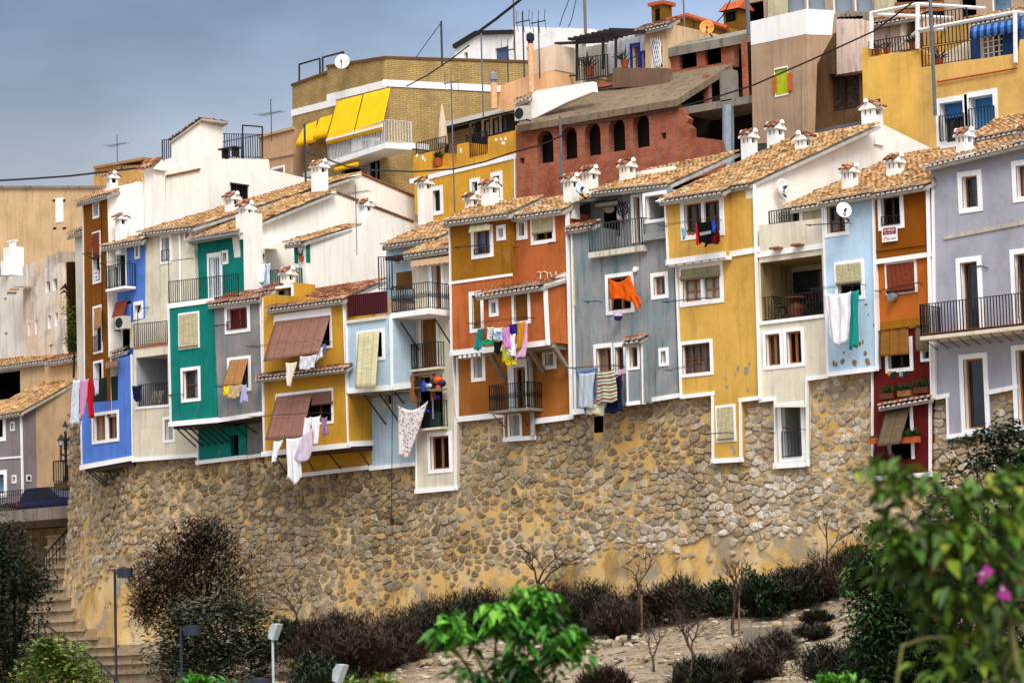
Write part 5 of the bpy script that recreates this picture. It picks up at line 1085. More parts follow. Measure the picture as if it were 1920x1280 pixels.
# sand coloured block behind the white roof terrace
b = House('peach block between the white roof terrace and the brick apartments', 520, 330, 16.0, -10, 'house', 'house', BG)
b.wall([(486, 258), (550, 241), (550, 390), (488, 390)], 0, 4, plaster('peach sand paint', '#c9a27c', '#7f6650', .25), [W(512, 532, 316, 336, n=1, b=.1, fm=None, pane=CURT)])
m = MB(); m.beam(b.P(485, 257, -.04), b.P(551, 240, -.04), .12, .12); m.beam(b.P(487, 300, -.04), b.P(551, 288, -.04), .05, .08); b.part('cornice', m, plaster('peach sand paint', '#c9a27c'))
# brown and white tall house
b = House('tall brown rendered house with a white upper band and lime shutter', 1512, 250, 11.6, -7, 'house', 'house', BG)
BT = plaster('tan brown render', '#b89b7e', '#7d6248', .3)
b.wall([(1408, 84), (1512, 63), (1515, 262), (1412, 270)], .01, .4, BT, [W(1453, 1478, 129, 178, n=1, b=(0, 0, .06, .05), fm=None, pane=plain('lime panel', '#b6c41c', .6), rd=.03)])
b.wall([(1407, 41), (1511, 17), (1512, 64), (1408, 85)], 0, .4, WHITE, name='white_wall')
xs = b.P(1513, 100, 0)[0]
b.gable([(1511, 17), (1564, 20), (1560, 66), (1513, 65)], xs + .02, .3, WHITE, 'white_side'); b.gable([(1513, 64), (1562, 66), (1532, 120), (1528, 255), (1515, 262)], xs + .01, .3, BT, 'side_wall')
for x0, x1, y0, y1 in ((1449.5, 1453, 141, 174), (1477.5, 1483, 136, 171)):
    m = MB(); p, q = b.P(x0, y1, -.05), b.P(x1, y0, -.05); m.box(p[0], q[0], -.06, -.01, p[2], q[2]); b.part('shutter', m, plain('orange shutter', '#d2602a', .6))
# ruin
b = House('crumbling earth walled ruin with pink flaking plaster and boarded opening', 1580, 230, 13.5, 0, 'ruin', 'ruin', BG)
b.wall([(1568, 33), (1618, 30), (1619, 132), (1569, 140)], 0, .6, plaster('flaking pink plaster', '#e3cdbd', '#7a5238', .7))
EARTH = plaster('bare earth wall', '#7a5c3e', '#4a3624', .8)
b.wall([(1528, 82), (1570, 60), (1570, 138), (1554, 140), (1556, 260), (1526, 265)], .3, .6, EARTH, name='earth_wall')
b.wall([(1550, 138), (1619, 128), (1622, 240), (1552, 262)], .5, .5, EARTH, [W(1555, 1611, 140, 206, 'w', b=0, n=2, rd=.12, fm=DARKW, pane=plain('grey boards', '#4a3e36', .9, 0, .1, .5))], name='opening_wall')
b.wall([(1412, 262), (1525, 244), (1640, 222), (1640, 290), (1412, 300)], -.3, .3, plaster('grey blue render', '#77777c', '#4c4a48', .4), name='plinth')
m = MB(); 
for x in range(1569, 1617, 8): p = b.P(x, 32, 0); m.box(p[0], p[0] + .25, 0, .5, p[2] - .1, p[2] + .12 + .12 * math.sin(x)); 
b.part('broken_coping', m, CONC)
# golden house with terraces
GO = plaster('golden orange paint', '#efbd5c', '#a87c34', .2); GO2 = plaster('warm gold paint', '#e6b768', '#a87c34', .2)
b = House('golden house with white pergola frames and blue awning on its roof terrace', 1760, 290, 12.0, 0, 'house', 'house', BG)
b.wall([(1616, 89), (1628, 89), (1629, 108), (1722, 94), (1724, 300), (1620, 270)], 0, 6, GO, [W(1635, 1651, 186, 217, n=1, b=0, fm=DARKW)])
b.wall([(1722, 127), (1909, 100), (1912, 75), (1990, 62), (1990, 270), (1760, 310), (1724, 300)], .02, 6, GO2, [W(1764, 1807, 191, 266, 'door', n=2, b=.2, rd=.45, fm=DARKW, bl=(plain('blue roller', '#2f6fae', .6), .35), dy=-.3, be=-.04), W(1818, 1863, 180, 245, n=1, b=.2, rd=.45, fm=None, pane=stripes('blue curtain', ['#3f7fb4', '#2f6a9e'], 9, 'X'))], name='right_wall')
b.rail(b.root, b.P(1763, 267, -.12), b.P(1808, 261, -.12), 1.0, .13, .014); b.rail(b.root, b.P(1818, 247, -.12), b.P(1865, 240, -.12), .85, .13, .014)
b.rail(b.root, b.P(1631, 107, .15), b.P(1728, 92, .15), .6, .13, .016); b.rail(b.root, b.P(1730, 128, .2), b.P(1822, 113, .2), .75, .14, .014); b.rail(b.root, b.P(1724, 90, 1.2), b.P(1815, 78, 1.2), 1.3, .16, .016)
b.wall([(1722, 60), (1820, 45), (1822, 112), (1724, 128)], 1.4, 2, GO2, name='terrace_wall'); b.wall([(1726, 94), (1770, 100), (1822, 72), (1822, 114), (1728, 128)], 1.2, .1, CREAM, name='stair_wall')
BLUEP = stripes('blue striped panel', ['#1f5a96', '#173f8a', '#2f74b4'], 7, 'X')
b.wall([(1820, 58), (1912, 42), (1912, 102), (1822, 114)], 1.0, 2, plain('deep blue panel', '#1d4a8c', .6), [W(1838, 1880, 64, 108, n=4, nh=3, b=0, fm=TRIM, fw=.04)], name='blue_wall')
awning(b, ((1820, 52), (1935, 32), (1935, 42), (1818, 62)), .95, .2, stripes('blue awning stripes', ['#1b3f86', '#4f7fae'], 9, 'X'), .3)
m = MB()
for pts in (((1634, 92), (1634, 25)), ((1720.5, 92), (1720.5, 7)), ((1904.5, 118), (1903, 22))): m.tube([b.P(x, y, -.1) for x, y in pts], .09, 6)
for p0, y0, p1, y1 in (((1633, 25), -.1, (1721, 8), -.1), ((1721, 8), -.1, (1846, 16), 3.5), ((1633, 27), -.1, (1785, 34), 4.2), ((1723, 57), -.1, (1904, 23), -.1), ((1904, 23), -.1, (1930, 26), 1.2), ((1723, 57), -.1, (1830, 52), 3.2), ((1690, 84), .8, (1722, 58), -.1)): m.tube([b.P(*p0, y0), b.P(*p1, y1)], .075, 6)
b.part('pergola_frame', m, plain('white steel', '#eeeeee', .4))
b.roof((1765, 56), (1925, 24), (1960, 8), (1800, 38), 1.5, 4.0, name='roof')
m = MB(); m.tube([b.P(1757, 154, -.06), b.P(1907, 128, -.06)], .035, 6); b.part('water_pipe', m, TERRA)
# tan chestnut low house under the golden one
b = House('chestnut brown low house front under a tiled roof behind the lavender roof', 1870, 290, 6.5, 0, 'house', 'house', BG)
b.wall([(1818, 262), (1990, 232), (1990, 300), (1818, 310)], 0, 3, BR2); b.roof((1816, 262), (1990, 228), (2040, 195), (1866, 225), -.3, 2.4); b.chimney(1918, 280, 238, 40, -1.0, 'X', mat=CREAM)
# flats across the hilltop
b = House('sand coloured flats with pale blue roller shutters on the hilltop', 1650, 60, 26.0, 0, 'apartment_block', 'apartment block', BG)
SA = plaster('sand flats paint', '#c3a58e', '#7c6656', .25); PB = slats('pale blue shutter', '#c9d9ea', 12, 1, .85)
b.wall([(1374, -30), (2000, -90), (2000, 120), (1374, 120)], 0, 8, SA, [W(1401, 1432, 4, 40, 'hole', b=0, rm=SA, deep=2), W(1472, 1508, -25, 25, n=1, b=0, fm=GREYM, pane=PB), W(1512, 1546, -25, 22, n=1, b=0, fm=GREYM, pane=PB), W(1562, 1598, -25, 23, n=1, b=0, fm=GREYM, pane=PB), W(1602, 1635, -25, 23, n=1, b=0, fm=GREYM, pane=PB), W(1676, 1770, -30, 40, 'hole', b=0, rm=SA, deep=2.5), W(1800, 1830, -30, 38, 'hole', b=0, rm=SA, deep=2.5), W(1860, 1895, -40, 26, n=1, b=0, fm=GREYM, pane=GLASSB)])
b.wall([(1440, -20), (1470, -20), (1470, 60), (1440, 60)], -.3, .3, plaster('cream pier', '#d9cfa8'), name='pier'); b.wall([(1640, -20), (1674, -20), (1674, 60), (1640, 60)], -.3, .3, plaster('cream pier', '#d9cfa8'), name='pier')
m = MB()
for k in range(3): m.beam(b.P(1676, 22 - k * 7, -.15), b.P(1770, 18 - k * 7, -.15), .06, .12)
b.part('balcony_rail', m, OAK)
# pink rubble house
b = House('small pinkish rubble house between the ruin and the golden house', 1655, 90, 17.5, 0, 'house', 'house', BG)
b.wall([(1618, 46), (1700, 30), (1700, 110), (1618, 110)], 0, 4, plaster('pink rubble plaster', '#d9c0ab', '#8a6a54', .7), [W(1690, 1714, 38, 75, 'hole', b=0) if False else W(1658, 1664, 65, 76, n=1, b=0, fm=None, pane=DARK)])
b.wall([(1688, 36), (1722, 30), (1722, 90), (1688, 96)], -.2, 1, plaster('pink rubble plaster', '#d9c0ab'), [W(1693, 1716, 38, 80, 'hole', b=0)], name='side_room')
b.roof((1616, 48), (1726, 28), (1745, 20), (1636, 38), -.4, 1.0, TILER)
# ---- far left
b = House('long blank beige building at the left edge with a white cross of plaster', 90, 470, 24.0, 0, 'building', 'building', BG)
BE = plaster('beige render', '#dcb98c', '#8a6a48', .3)
b.wall([(-60, 351), (260, 351), (260, 520), (-60, 560)], 0, 8, BE)
m = MB(); p, q = b.P(104.5, 418, -.02), b.P(118, 370, -.02); m.box(p[0], q[0], -.03, 0, p[2], q[2]); b.part('plaster_patch', m, WHITE)
m = MB()
for x, y in ((102, 376), (120, 376), (103, 428), (121, 428)): p = b.P(x, y); m.box(p[0] - .12, p[0] + .12, -.02, .02, p[2] - .05, p[2] + .05)
b.part('putlog_hole', m, DARK); m = MB(); m.beam(b.P(-60, 351, -.05), b.P(260, 351, -.05), .12, .14); b.part('coping', m, CONC)
b.wall([(176, 312), (268, 309), (268, 352), (176, 354)], .5, 5, plaster('tan stair house', '#c99c5e', '#7a5a34', .3), [W(222, 229, 311, 318, n=1, b=0, fm=None, pane=DARK), W(177, 182, 316, 330, n=1, b=0, fm=None, pane=DARK)], name='stair_house')
m = MB(); p, q = b.P(174, 312, .3), b.P(269, 299, .3); m.box(p[0], q[0], .3, 5.6, p[2], q[2]); b.part('roof_slab', m, plaster('brownish slab', '#a8825a'))
b = House('peeling peach and white house with a striped awning at the left edge', 80, 670, 14.0, -12, 'house', 'house', BG)
PW = plaster('peeling peach wash', '#e6cdb0', '#8f7a62', .45, second='#e9e4da')
b.wall([(42, 500), (62, 491), (113, 471), (119, 675), (45, 690)], 0, 5, PW, [W(86, 94, 527, 548, n=1, b=0, fm=None, pane=DARK), W(99, 107, 522, 544, n=1, b=0, fm=None, pane=DARK), W(53, 57, 605, 629, n=1, b=0, fm=None, pane=CURT), W(66, 70, 600, 626, n=1, b=0, fm=None, pane=CURT), W(90, 96, 591, 616, n=1, b=0, fm=None, pane=CURT), W(103, 109, 586, 611, n=1, b=0, fm=None, pane=CURT)])
b.gable([(113, 471), (145, 472), (150, 690), (119, 675)], b.P(114, 520, 0)[0], .3, plaster('grey side wall', '#b9a895', '#7f7264', .4), 'side_wall')
b.wall([(-40, 520), (43, 516), (47, 690), (-40, 705)], .3, 5, plaster('off white wash', '#e8e2d6', '#a08c70', .3), [W(6, 12, 558, 563, n=1, b=0, fm=None, pane=DARK), W(7, 14, 623, 628, n=1, b=0, fm=None, pane=DARK)], name='left_wall')
b.wall([(-40, 500), (12, 503), (12, 518), (-40, 520)], 1.5, 1, plain('painted loggia shade', '#4a4a52'), name='roof_loggia')  # dark colour stands in for the shade inside the loggia
m = MB(); p = b.P(25, 517, .6); z = b.P(25, 464, .6)[2]; m.box(p[0] - .45, p[0] + .35, .3, 1.0, p[2], z); m.box(p[0] - .2, p[0] + .1, .0, .3, p[2], z - .7); 
for dx in (-.2, .12): m.tube([(p[0] + dx, .6, z), (p[0] + dx, .6, z + .32)], .1, 8); m.box(p[0] + dx - .15, p[0] + dx + .15, .45, .75, z + .32, z + .36)
b.part('chimney', m, WHITE)
m = MB(); G = []
for i in range(7):
    a = i / 6 * 1.5; G.append([b.P(62 - 18 * u, 545, 0) + np.array([0, -.05 - .9 * math.sin(a), .55 * math.cos(a) - .3]) for u in (0, .33, .66, 1)])
m.grid(G); o = b.part('awning', m, stripes('striped old awning', ['#b98a5a', '#4c4440', '#a0a090'], 4)); 
b = House('purple grey cottage with a long tiled roof beside the street bridge', 40, 930, 9.0, 0, 'house', 'house', BG)
PG = plaster('purple grey paint', '#8a7f80', '#5d5558', .3)
b.wall([(-40, 785), (40, 772), (43, 940), (-40, 950)], 0, 6, PG, [W(-20, 6, 786, 820, n=1, b=.2, fm=DARKW, pane=DARK), W(21.5, 26.5, 793, 805, n=1, b=.06, fm=None, pane=DARK), W(-20, 8, 890, 925, n=1, b=.2, fm=DARKW, pane=GLASSB), W(24.5, 29.5, 893, 903, n=1, b=.06, fm=None, pane=DARK)])
xs = b.P(41, 850, 0)[0]
b.gable([(41, 772), (67, 758), (70, 940), (44, 940)], xs + .02, .3, PG, 'side_wall'); b.gable([(67, 758), (112, 733), (150, 711), (150, 940), (70, 940)], xs + .03, .3, plaster('sand gable paint', '#c4a680', '#8a6f52', .25), 'gable_wall')
b.roof((-45, 786), (41, 771), (190, 688), (110, 699), -.3, 5.2); b.trims([([(40, 776), (43, 925)], .12), ([(-40, 862), (42, 856)], .08)])
m = MB(); p, q = b.Q(49.5, 902, xs + .05), b.Q(58, 890, xs + .05); m.box(xs + .04, xs + .07, p[1], q[1], p[2], q[2]); m.box(xs + .07, xs + .08, p[1] + .06, q[1] - .06, p[2] + .06, q[2] - .06, 1); m.build('window', [TRIM, DARK], b.root)
b = House('beige house with a tiled roof strip and dark gaps at the left edge', 50, 740, 13.0, 0, 'house', 'house', BG)
b.wall([(-40, 695), (84, 676), (98, 694), (98, 730), (-40, 770)], 0, 5, plaster('buff paint', '#d3b48c', '#8f7452', .3), [W(-10, 38, 696, 748, 'hole', b=0)]); b.roof((-40, 693), (85, 675), (125, 660), (0, 676), -.3, 2.0); b.chimney(105, 668, 644, 26, 1.0, 'X', mat=plain('yellow chimney', '#d69c2e'))
b.wall([(85, 682), (150, 672), (150, 715), (85, 720)], -.5, .4, BE, name='low_wall'); b.roof((84, 680), (150, 668), (170, 660), (104, 668), -.9, .6, TILER, name='low_roof')
# ------------------------------------------------------------------ washing, dishes, aerials, wires, pots, signs
def wash(label, quad, Y, hx, group, mat=None, **k):
    return hang(k.pop('name', 'washing'), label, k.pop('cat', 'laundry'), quad, Y, mat or cloth_m(hx), group=group, **k)
g = 'washing hung out at the blue house'
wash('long white cloth with pale blue pattern, leftmost washing on the corner line', ((137, 712), (149, 711), (147, 794), (131, 797)), -.7, '', g, spots('blue dotted white', '#d6dbe6', '#8c9cc4', 16), folds=1.5)
wash('bright blue garment between the patterned cloth and the lilac trousers', ((142, 725), (153, 724), (151, 774), (141, 773)), -.62, '#3f68c4', g, folds=1)
wash('lilac pink trousers hung on the blue house line', ((150, 711), (167, 709), (159, 768), (149, 799)), -.75, '#c98fb0', g, folds=1.3)
wash('bright red trousers hung on the blue house line', ((164, 712), (175, 711), (177, 781), (168, 785)), -.66, '#b8141f', g, folds=1.2)
wash('small pale lilac cloth beside the red trousers', ((176, 711), (186, 710), (184, 737), (178, 741)), -.7, '#c9c4dc', g, folds=1)
g = 'washing at the loggia of the cream house'
wash('dark navy cloth hung from an arm beside the cream loggia', ((248, 723), (266, 721), (265, 749), (250, 748)), -.6, '#141c38', g, folds=.7, cut=-.1)
wash('grey striped towel drying inside the cream loggia', ((287, 733), (307, 731), (306, 755), (286, 758)), .25, '', g, stripes('grey striped towel', ['#b9b3a4', '#7a7468'], 7, 'X'), folds=2)
g = 'washing under the tan blind of the grey bay'
wash('yellow cloth under the tan blind of the grey bay', ((420, 724), (431, 722), (429, 741), (418, 740)), -1.95, '#e6d21c', g, folds=1)
wash('beige shirt under the tan blind of the grey bay', ((431, 723), (453, 720), (448, 745), (427, 747)), -1.92, '#c9ad84', g, folds=2.5)
wash('pale lilac shirt under the tan blind of the grey bay', ((454, 721), (462, 720), (464, 752), (449, 756)), -1.97, '#aeb0d8', g, folds=1.2)
g = 'washing at the upper yellow window'
wash('cream towel hanging furthest down from the upper yellow window', ((536, 680), (557, 678), (547, 722), (540, 725)), -2.15, '#e6dccb', g, folds=1)
wash('wide white cloth beneath the upper brown blind', ((563, 668), (594, 664), (590, 690), (563, 694)), -2.1, '#d9d9e2', g, folds=4)
wash('white shirt at the right end of the upper brown blind', ((590, 656), (606, 650), (604, 668), (590, 681)), -2.0, '#e4e4ec', g, folds=2)
wash('narrow slate blue garment by the upper window jamb', ((604, 645), (610, 643), (609, 662), (604, 664)), -1.95, '#5a6c94', g, folds=1)
g = 'washing at the lower yellow window'
wash('white trousers leaning left below the lower brown blind', ((514, 827), (531, 824), (520, 858), (511, 869)), -2.1, '#eceef4', g, folds=1)
wash('long white sheet hanging lowest of all over the wall', ((537, 822), (566, 819), (566, 893), (541, 896)), -2.15, '#eeeef2', g, folds=2, cut=-.25)
wash('pale lilac sheet with a rounded hem beside the long white sheet', ((568, 815), (587, 800), (583, 852), (550, 858)), -2.2, '#d6c6d8', g, folds=1, cut=-.25)
wash('white shirt pinned just right of the lower blind', ((571, 783), (584, 781), (582, 808), (568, 818)), -2.1, '#f0f0f6', g, folds=1.6)
wash('white trousers pinned right of the lilac sheet', ((584, 782), (602, 778), (597, 832), (588, 835)), -2.12, '#f0f0f4', g, folds=1.5)
wash('small mauve striped towel, last on the lower yellow line', ((603, 783), (613, 781), (615, 813), (604, 816)), -2.1, '', g, stripes('mauve stripes', ['#a77f9e', '#8a6690'], 5, 'X'), folds=1)
wash('white sheet with red floral print draped to a point over the pale blue wall', ((745, 758), (803, 751), (766, 861), (748, 854)), -.6, '', 'large sheets hung over the wall', spots('red floral sheet', '#e6e0dc', '#9c5a62', 9), folds=2, sag=.35)
g = 'washing in the teal niche terrace'
wash('plain white sheet on the teal niche terrace line', ((456, 497), (483, 495), (484, 542), (455, 541)), .9, '#ece2de', g, folds=1.5)
wash('white shirt with pink edge on the teal niche terrace line', ((485, 497), (496, 494), (495, 528), (486, 531)), .85, '#f2f0f6', g, folds=1)
wash('pale blue striped towel on the teal niche terrace line', ((496, 494), (507, 493), (506, 533), (488, 539)), .95, '', g, stripes('blue towel stripes', ['#c6d6ea', '#7fa0cc', '#dfe6f0'], 3, 'X'), folds=2)
g = 'washing under the orange bay windows'
for lb, q, hx in (('teal top at the left end of the bay line', ((897, 616), (905, 614), (902, 655), (890, 657)), '#12857e'), ('dull brown top on the bay line', ((902, 616), (911, 614), (912, 634), (903, 636)), '#6b4f44'),
                  ('bright green shirt below the striped white top', ((905, 635), (925, 633), (926, 645), (903, 649)), '#1fa56c'), ('white shirt folded over the middle of the bay line', ((925, 614), (942, 613), (940, 623), (926, 624)), '#eef0f2'),
                  ('pale blue shirt below the folded white shirt', ((926, 622), (944, 617), (943, 640), (926, 638)), '#9db8cc'), ('black cloth hanging low under the pale blue shirt', ((928, 640), (942, 638), (938, 664), (927, 662)), '#16161c'),
                  ('pink towel on the bay line', ((944, 614), (954, 612), (957, 652), (944, 654)), '#d28ac6'), ('dark violet blue shirt at the right of the pink towel', ((953, 609), (974, 603), (969, 626), (957, 629)), '#2a2478'),
                  ('white tee shirt hanging below the violet shirt', ((957, 626), (966, 625), (967, 668), (948, 671)), '#eeeaf4'), ('mustard cloth at the right end of the bay line', ((970, 603), (986, 601), (978, 652), (968, 657)), '#c88a1e'),
                  ('pale pink cloth with red hem behind the mustard cloth', ((984, 603), (990, 602), (985, 667), (964, 677)), '#e2b0d0'), ('lime green cloth showing below the pink towel', ((941, 644), (952, 654), (965, 675), (941, 681)), '#a9a81e'), ('yellow cloth lowest on the bay line', ((947, 677), (969, 674), (969, 684), (950, 686)), '#d0b01c')):
    wash(lb, q, -1.75 - random.uniform(0, .15), hx, g, folds=1.3)
wash('white top with dark stripes on the bay line', ((913, 613), (925, 612), (922, 641), (915, 637)), -1.8, '', g, stripes('dark striped top', ['#e8ecec', '#e8ecec', '#3a4048'], 6), folds=1)
g = 'washing at the low grey window'
wash('denim blue shirt at the left of the low grey window', ((1080, 692), (1121, 688), (1119, 735), (1100, 784)), -.62, '#5d7899', g, folds=2)
wash('pale grey sheet over the denim shirt', ((1086, 700), (1115, 697), (1110, 766), (1084, 765)), -.75, '#b4bec8', g, folds=1.5)
wash('blanket with green, brown and white stripes on two lines', ((1119, 696), (1152, 692), (1157, 752), (1119, 757)), -.8, '', g, stripes('striped blanket', ['#8f6a52', '#e0dccc', '#3a6a44', '#e0dccc', '#8f6a52'], 4.5), folds=1, name='blanket', cat='blanket')
wash('navy blue cloth behind the striped blanket', ((1146, 712), (1166, 700), (1167, 771), (1136, 776)), -.6, '#151c3c', g, folds=1.2)
wash('cream cloth hanging under the striped blanket', ((1099, 757), (1135, 755), (1131, 778), (1098, 775)), -.66, '#d4cca8', g, folds=1)
wash('small pink garment on the line by the grey bay', ((1160, 692), (1169, 690), (1168, 714), (1163, 712)), -.55, '#d69ab8', g, folds=1)
o = wash('bright orange cloth tied across the grey house window', ((1141, 521), (1182, 516), (1195, 565), (1142, 559)), -.25, '#e05e14', None, folds=2, sag=.25, name='orange_cloth', cat='cloth')
t = hang('loose_end', '', '', ((1180, 553), (1195, 552), (1204, 568), (1194, 584)), -.3, cloth_m('#e05e14'), folds=1.5)
for k in ('label', 'category'): del t[k]
t.location = t.location - o.location; t.parent = o
g = 'washing at the upper golden window'
wash('light blue cloth on the left arm of the golden window', ((1277, 427), (1287, 426), (1284, 446), (1280, 449)), -.9, '#7fa8c0', g, folds=1)
tee = wash('black tee shirt with a grey printed band at the golden window', ((1307, 416), (1334, 413), (1334, 454), (1311, 457)), -.95, '#101014', g, folds=.8, amp=.02)
m = MB(); q = [W0.P(*p, -1.0) - np.array(tee.location) for p in ((1312, 436), (1333, 432), (1333, 438), (1312, 442))]; m.add(q, [(0, 1, 2, 3)]); m.build('printed_band', cloth_m('#9a9a98'), tee)
wash('bright red cloth left of the black tee shirt', ((1305, 418), (1311, 417), (1311, 457), (1305, 459)), -.88, '#d8201a', g, folds=.8)
wash('dark red cloth spread right of the black tee shirt', ((1333, 416), (1344, 415), (1353, 454), (1320, 462)), -.86, '#5e100f', g, folds=1.5)
wash('royal blue cloth behind the black tee shirt', ((1334, 414), (1341, 413), (1341, 435), (1335, 437)), -.92, '#2250c0', g, folds=1)
wash('big white sheet looped on the light blue house line', ((1545, 549), (1597, 546), (1594, 622), (1556, 632)), -.85, '#eeecf2', 'large sheets hung over the wall', folds=2.5, amp=.07, sag=.1, cut=-.4)
wash('teal green towel next to the big white sheet', ((1594, 546), (1610, 543), (1607, 650), (1592, 655)), -.78, '#1f8f86', 'large sheets hung over the wall', folds=1.3)
g = 'small cloths pegged under the dark red window'
for lb, q, hx in (('olive yellow small cloth, first under the dark red window', ((1664, 695), (1671, 694), (1670, 704), (1664, 703)), '#a8902c'), ('dark slate small cloth under the dark red window', ((1672, 695), (1680, 695), (1679, 709), (1671, 708)), '#1c2a34'), ('pale grey small cloth under the dark red window', ((1686, 697), (1693, 696), (1693, 705), (1686, 705)), '#8f979c'), ('deep blue small cloth under the dark red window', ((1694, 696), (1702, 694), (1701, 706), (1695, 707)), '#1b2c44')):
    wash(lb, q, -.3, hx, g, folds=.6, amp=.02)
# ---- satellite dishes
def dish(label, x, y, rpx, Y, hx, H=W0, face=(.72, -.62, .3)):
    c = H.P(x, y, Y); k = W0.sc(c); r = rpx / k; n = Vector(face).normalized(); a = Vector((0, 0, 1)).cross(n).normalized(); b = n.cross(a)
    m = MB(); G = []
    for i in range(6):
        f = i / 5; G.append([tuple(a * math.cos(t * .3142) * r * f + b * math.sin(t * .3142) * r * 1.08 * f + n * (.18 * r * f * f)) for t in range(21)])
    m.grid(G); r0 = empty('satellite_dish', c, label, 'satellite dish', 0, 'satellite dishes on walls and roofs')
    o = m.build('reflector', plain('dish ' + hx, hx, .4, 0, .4, .05), r0, True); q = o.modifiers.new('t', 'SOLIDIFY'); q.thickness = .02
    m = MB(); m.tube([(0, 0, 0), tuple(-n * .25), tuple(-n * .25 + Vector((0, .5, -.25)))], .035, 6); m.tube([tuple(-b * r), tuple(n * r * .95 - b * r * .25)], .018, 5); tip = n * r * .95 - b * r * .25
    m.tube([tuple(tip), tuple(tip - n * .14)], .05, 6); m.build('arm', BLACK, r0); return r0
dish('pale blue white dish by the chimneys over the grey house', 1088, 353, 11, .2, '#d4dde6', face=(.9, -.35, .2))
dish('white dish on the long white gable beside the golden house', 1466, 350, 14, K_.W(K_.Q(1466, 350, xk + .32))[1], '#e2e4e0', face=(.95, -.3, .12)); dish('white dish in front of the light blue house window', 1582, 395, 15, -.8, '#eeeeee')
dish('white dish on the roof of the tan brick block', 642, 117, 14.5, 14.5, '#e9ebe6', face=(.5, -.8, .3)); dish('orange yellow dish on the concrete roof high up', 1325, 53, 14, 16.0, '#d98c1c', face=(.6, -.75, .25))
# ---- aerials and poles
GP = plain('aerial metal', '#6d7278', .45, .3); DP = plain('dark pole', '#3c3f44', .5, .2)
def aerial(label, x, y0, y1, Y, mat=GP, r=.025, kind='yagi', at_=.9, rot=0.0):
    p = W0.P(x, y0, Y); h = W0.P(x, y1, Y)[2] - p[2]; m = MB(); r *= .72; m.tube([(0, 0, -.3), (0, 0, h)], r, 6)
    z = h * at_; c, s = math.cos(rot), math.sin(rot)
    if kind == 'yagi':
        m.tube([(-.75 * c, -.75 * s, z), (.75 * c, .75 * s, z)], .014, 4)
        for i in range(7):
            t = -.7 + i * .23; l = .42 - i * .025; m.tube([(t * c - l * s, t * s + l * c, z), (t * c + l * s, t * s - l * c, z)], .008, 4)
    elif kind == 'panel':
        for dx in (-.35, 0, .35): m.tube([(dx * c, dx * s, z + .1), (dx * c + .08, dx * s, z - .5 + abs(dx) * .3)], .018, 4); m.tube([(dx * c, dx * s, z + .1), (dx * c + .04, dx * s, z + .5)], .018, 4)
        m.tube([(-.4 * c, -.4 * s, z), (.4 * c, .4 * s, z)], .03, 5)
    o = m.build('aerial', mat); o.location = p; return tag(o, label, 'aerial', 'aerials and poles on the roofs')
aerial('tall grey TV aerial fixed to the white gable in the left centre', 669, 464, 346, 2.6, kind='yagi', at_=.87)
aerial('dark aerial standing behind the white roof terrace rail', 509, 252, 186, 14.0, DP, .03, at_=.6); aerial('thin aerial on the tan stair house at far left', 220, 300, 252, 26.0, DP, .03, at_=.6)
aerial('short pole with an insulator on the brick block roof', 829, 112, 40, 15.5, DP, .07, 'none'); aerial('leaning grey pole against the tan brick block', 906, 206, 62, 11.0, GP, .05, 'none'); aerial('tall pole with three forked elements before the orange yellow house', 852, 386, 146, 10.5, GP, .045, 'panel', .97)
aerial('thin dark aerial left of the peach stove pipe', 953, 152, 84, 14.5, DP, .04, 'panel', .85); aerial('tall rust coloured pole beside the white hilltop house', 966, 116, -8, 22.0, plain('rusty pole', '#6a4c40', .7), .05, 'none')
aerial('dark blue aerial with white forked rods', 983, 142, 22, 16.0, DP, .05, 'panel', .85); aerial('slanting aerial on the pale peach wall', 1012, 135, 36, 13.4, DP, .04, 'panel', .95); aerial('thick mast with a transmitter box at the top of the photo', 1098, 62, -10, 24.0, plain('grey mast', '#7a6f68', .6), .11, 'none')
aerial('pole with an orange junction in front of the brown gable', 1284, 72, -8, 17.5, GP, .05, 'none'); aerial('grey pole beside the hilltop flats', 1403, 52, -10, 15.0, GP, .12, 'none'); aerial('thick grey pole in front of the golden house', 1753, 202, -12, 11.5, GP, .11, 'none')
aerial('dark pole with cables by the chimney under the yellow awnings', 573, 330, 232, 9.0, DP, .07, 'none'); aerial('grey cable pole before the arched brick wall', 1054, 348, 217, 10.2, GP, .08, 'none')
def cable(label, pts, Y, r=.025, sub=8, name='cable'):
    P_s = [W0.P(x, y, Y if not isinstance(Y, list) else Y[i]) for i, (x, y) in enumerate(pts)]
    o0 = P_s[0]; m = MB(); m.tube([p - o0 for p in P_s], r, 5); o = m.build(name, BLACK); o.location = o0; return tag(o, label, 'cable', 'cables strung between the houses')
cable('thick twisted cable crossing the sky at the far left', [(-10, 339), (60, 335), (130, 330), (200, 322), (275, 313)], 12.0, .05)
cable('cable sagging from the pole under the awnings to the brick wall', [(574, 285), (600, 294), (650, 312), (700, 319), (780, 322), (850, 317), (910, 303), (960, 286), (1010, 273), (1055, 254)], 9.3, .035)
cable('black cable along the top of the brick arches', [(1056, 234), (1085, 234), (1130, 229), (1200, 218), (1270, 202)], 10.3, .035)
cable('black cable rising across the tall brown house to the upper right', [(1270, 202), (1340, 183), (1412, 160), (1520, 113), (1640, 58), (1712, 4)], 10.3, .035)
cable('thick black cable leaving the photo over the white hilltop house', [(897, 60), (930, 36), (978, -2)], 20.0, .07); cable('thin cable slanting across the tan brick block', [(762, 162), (800, 142), (842, 114), (880, 85)], 13.5, .03)
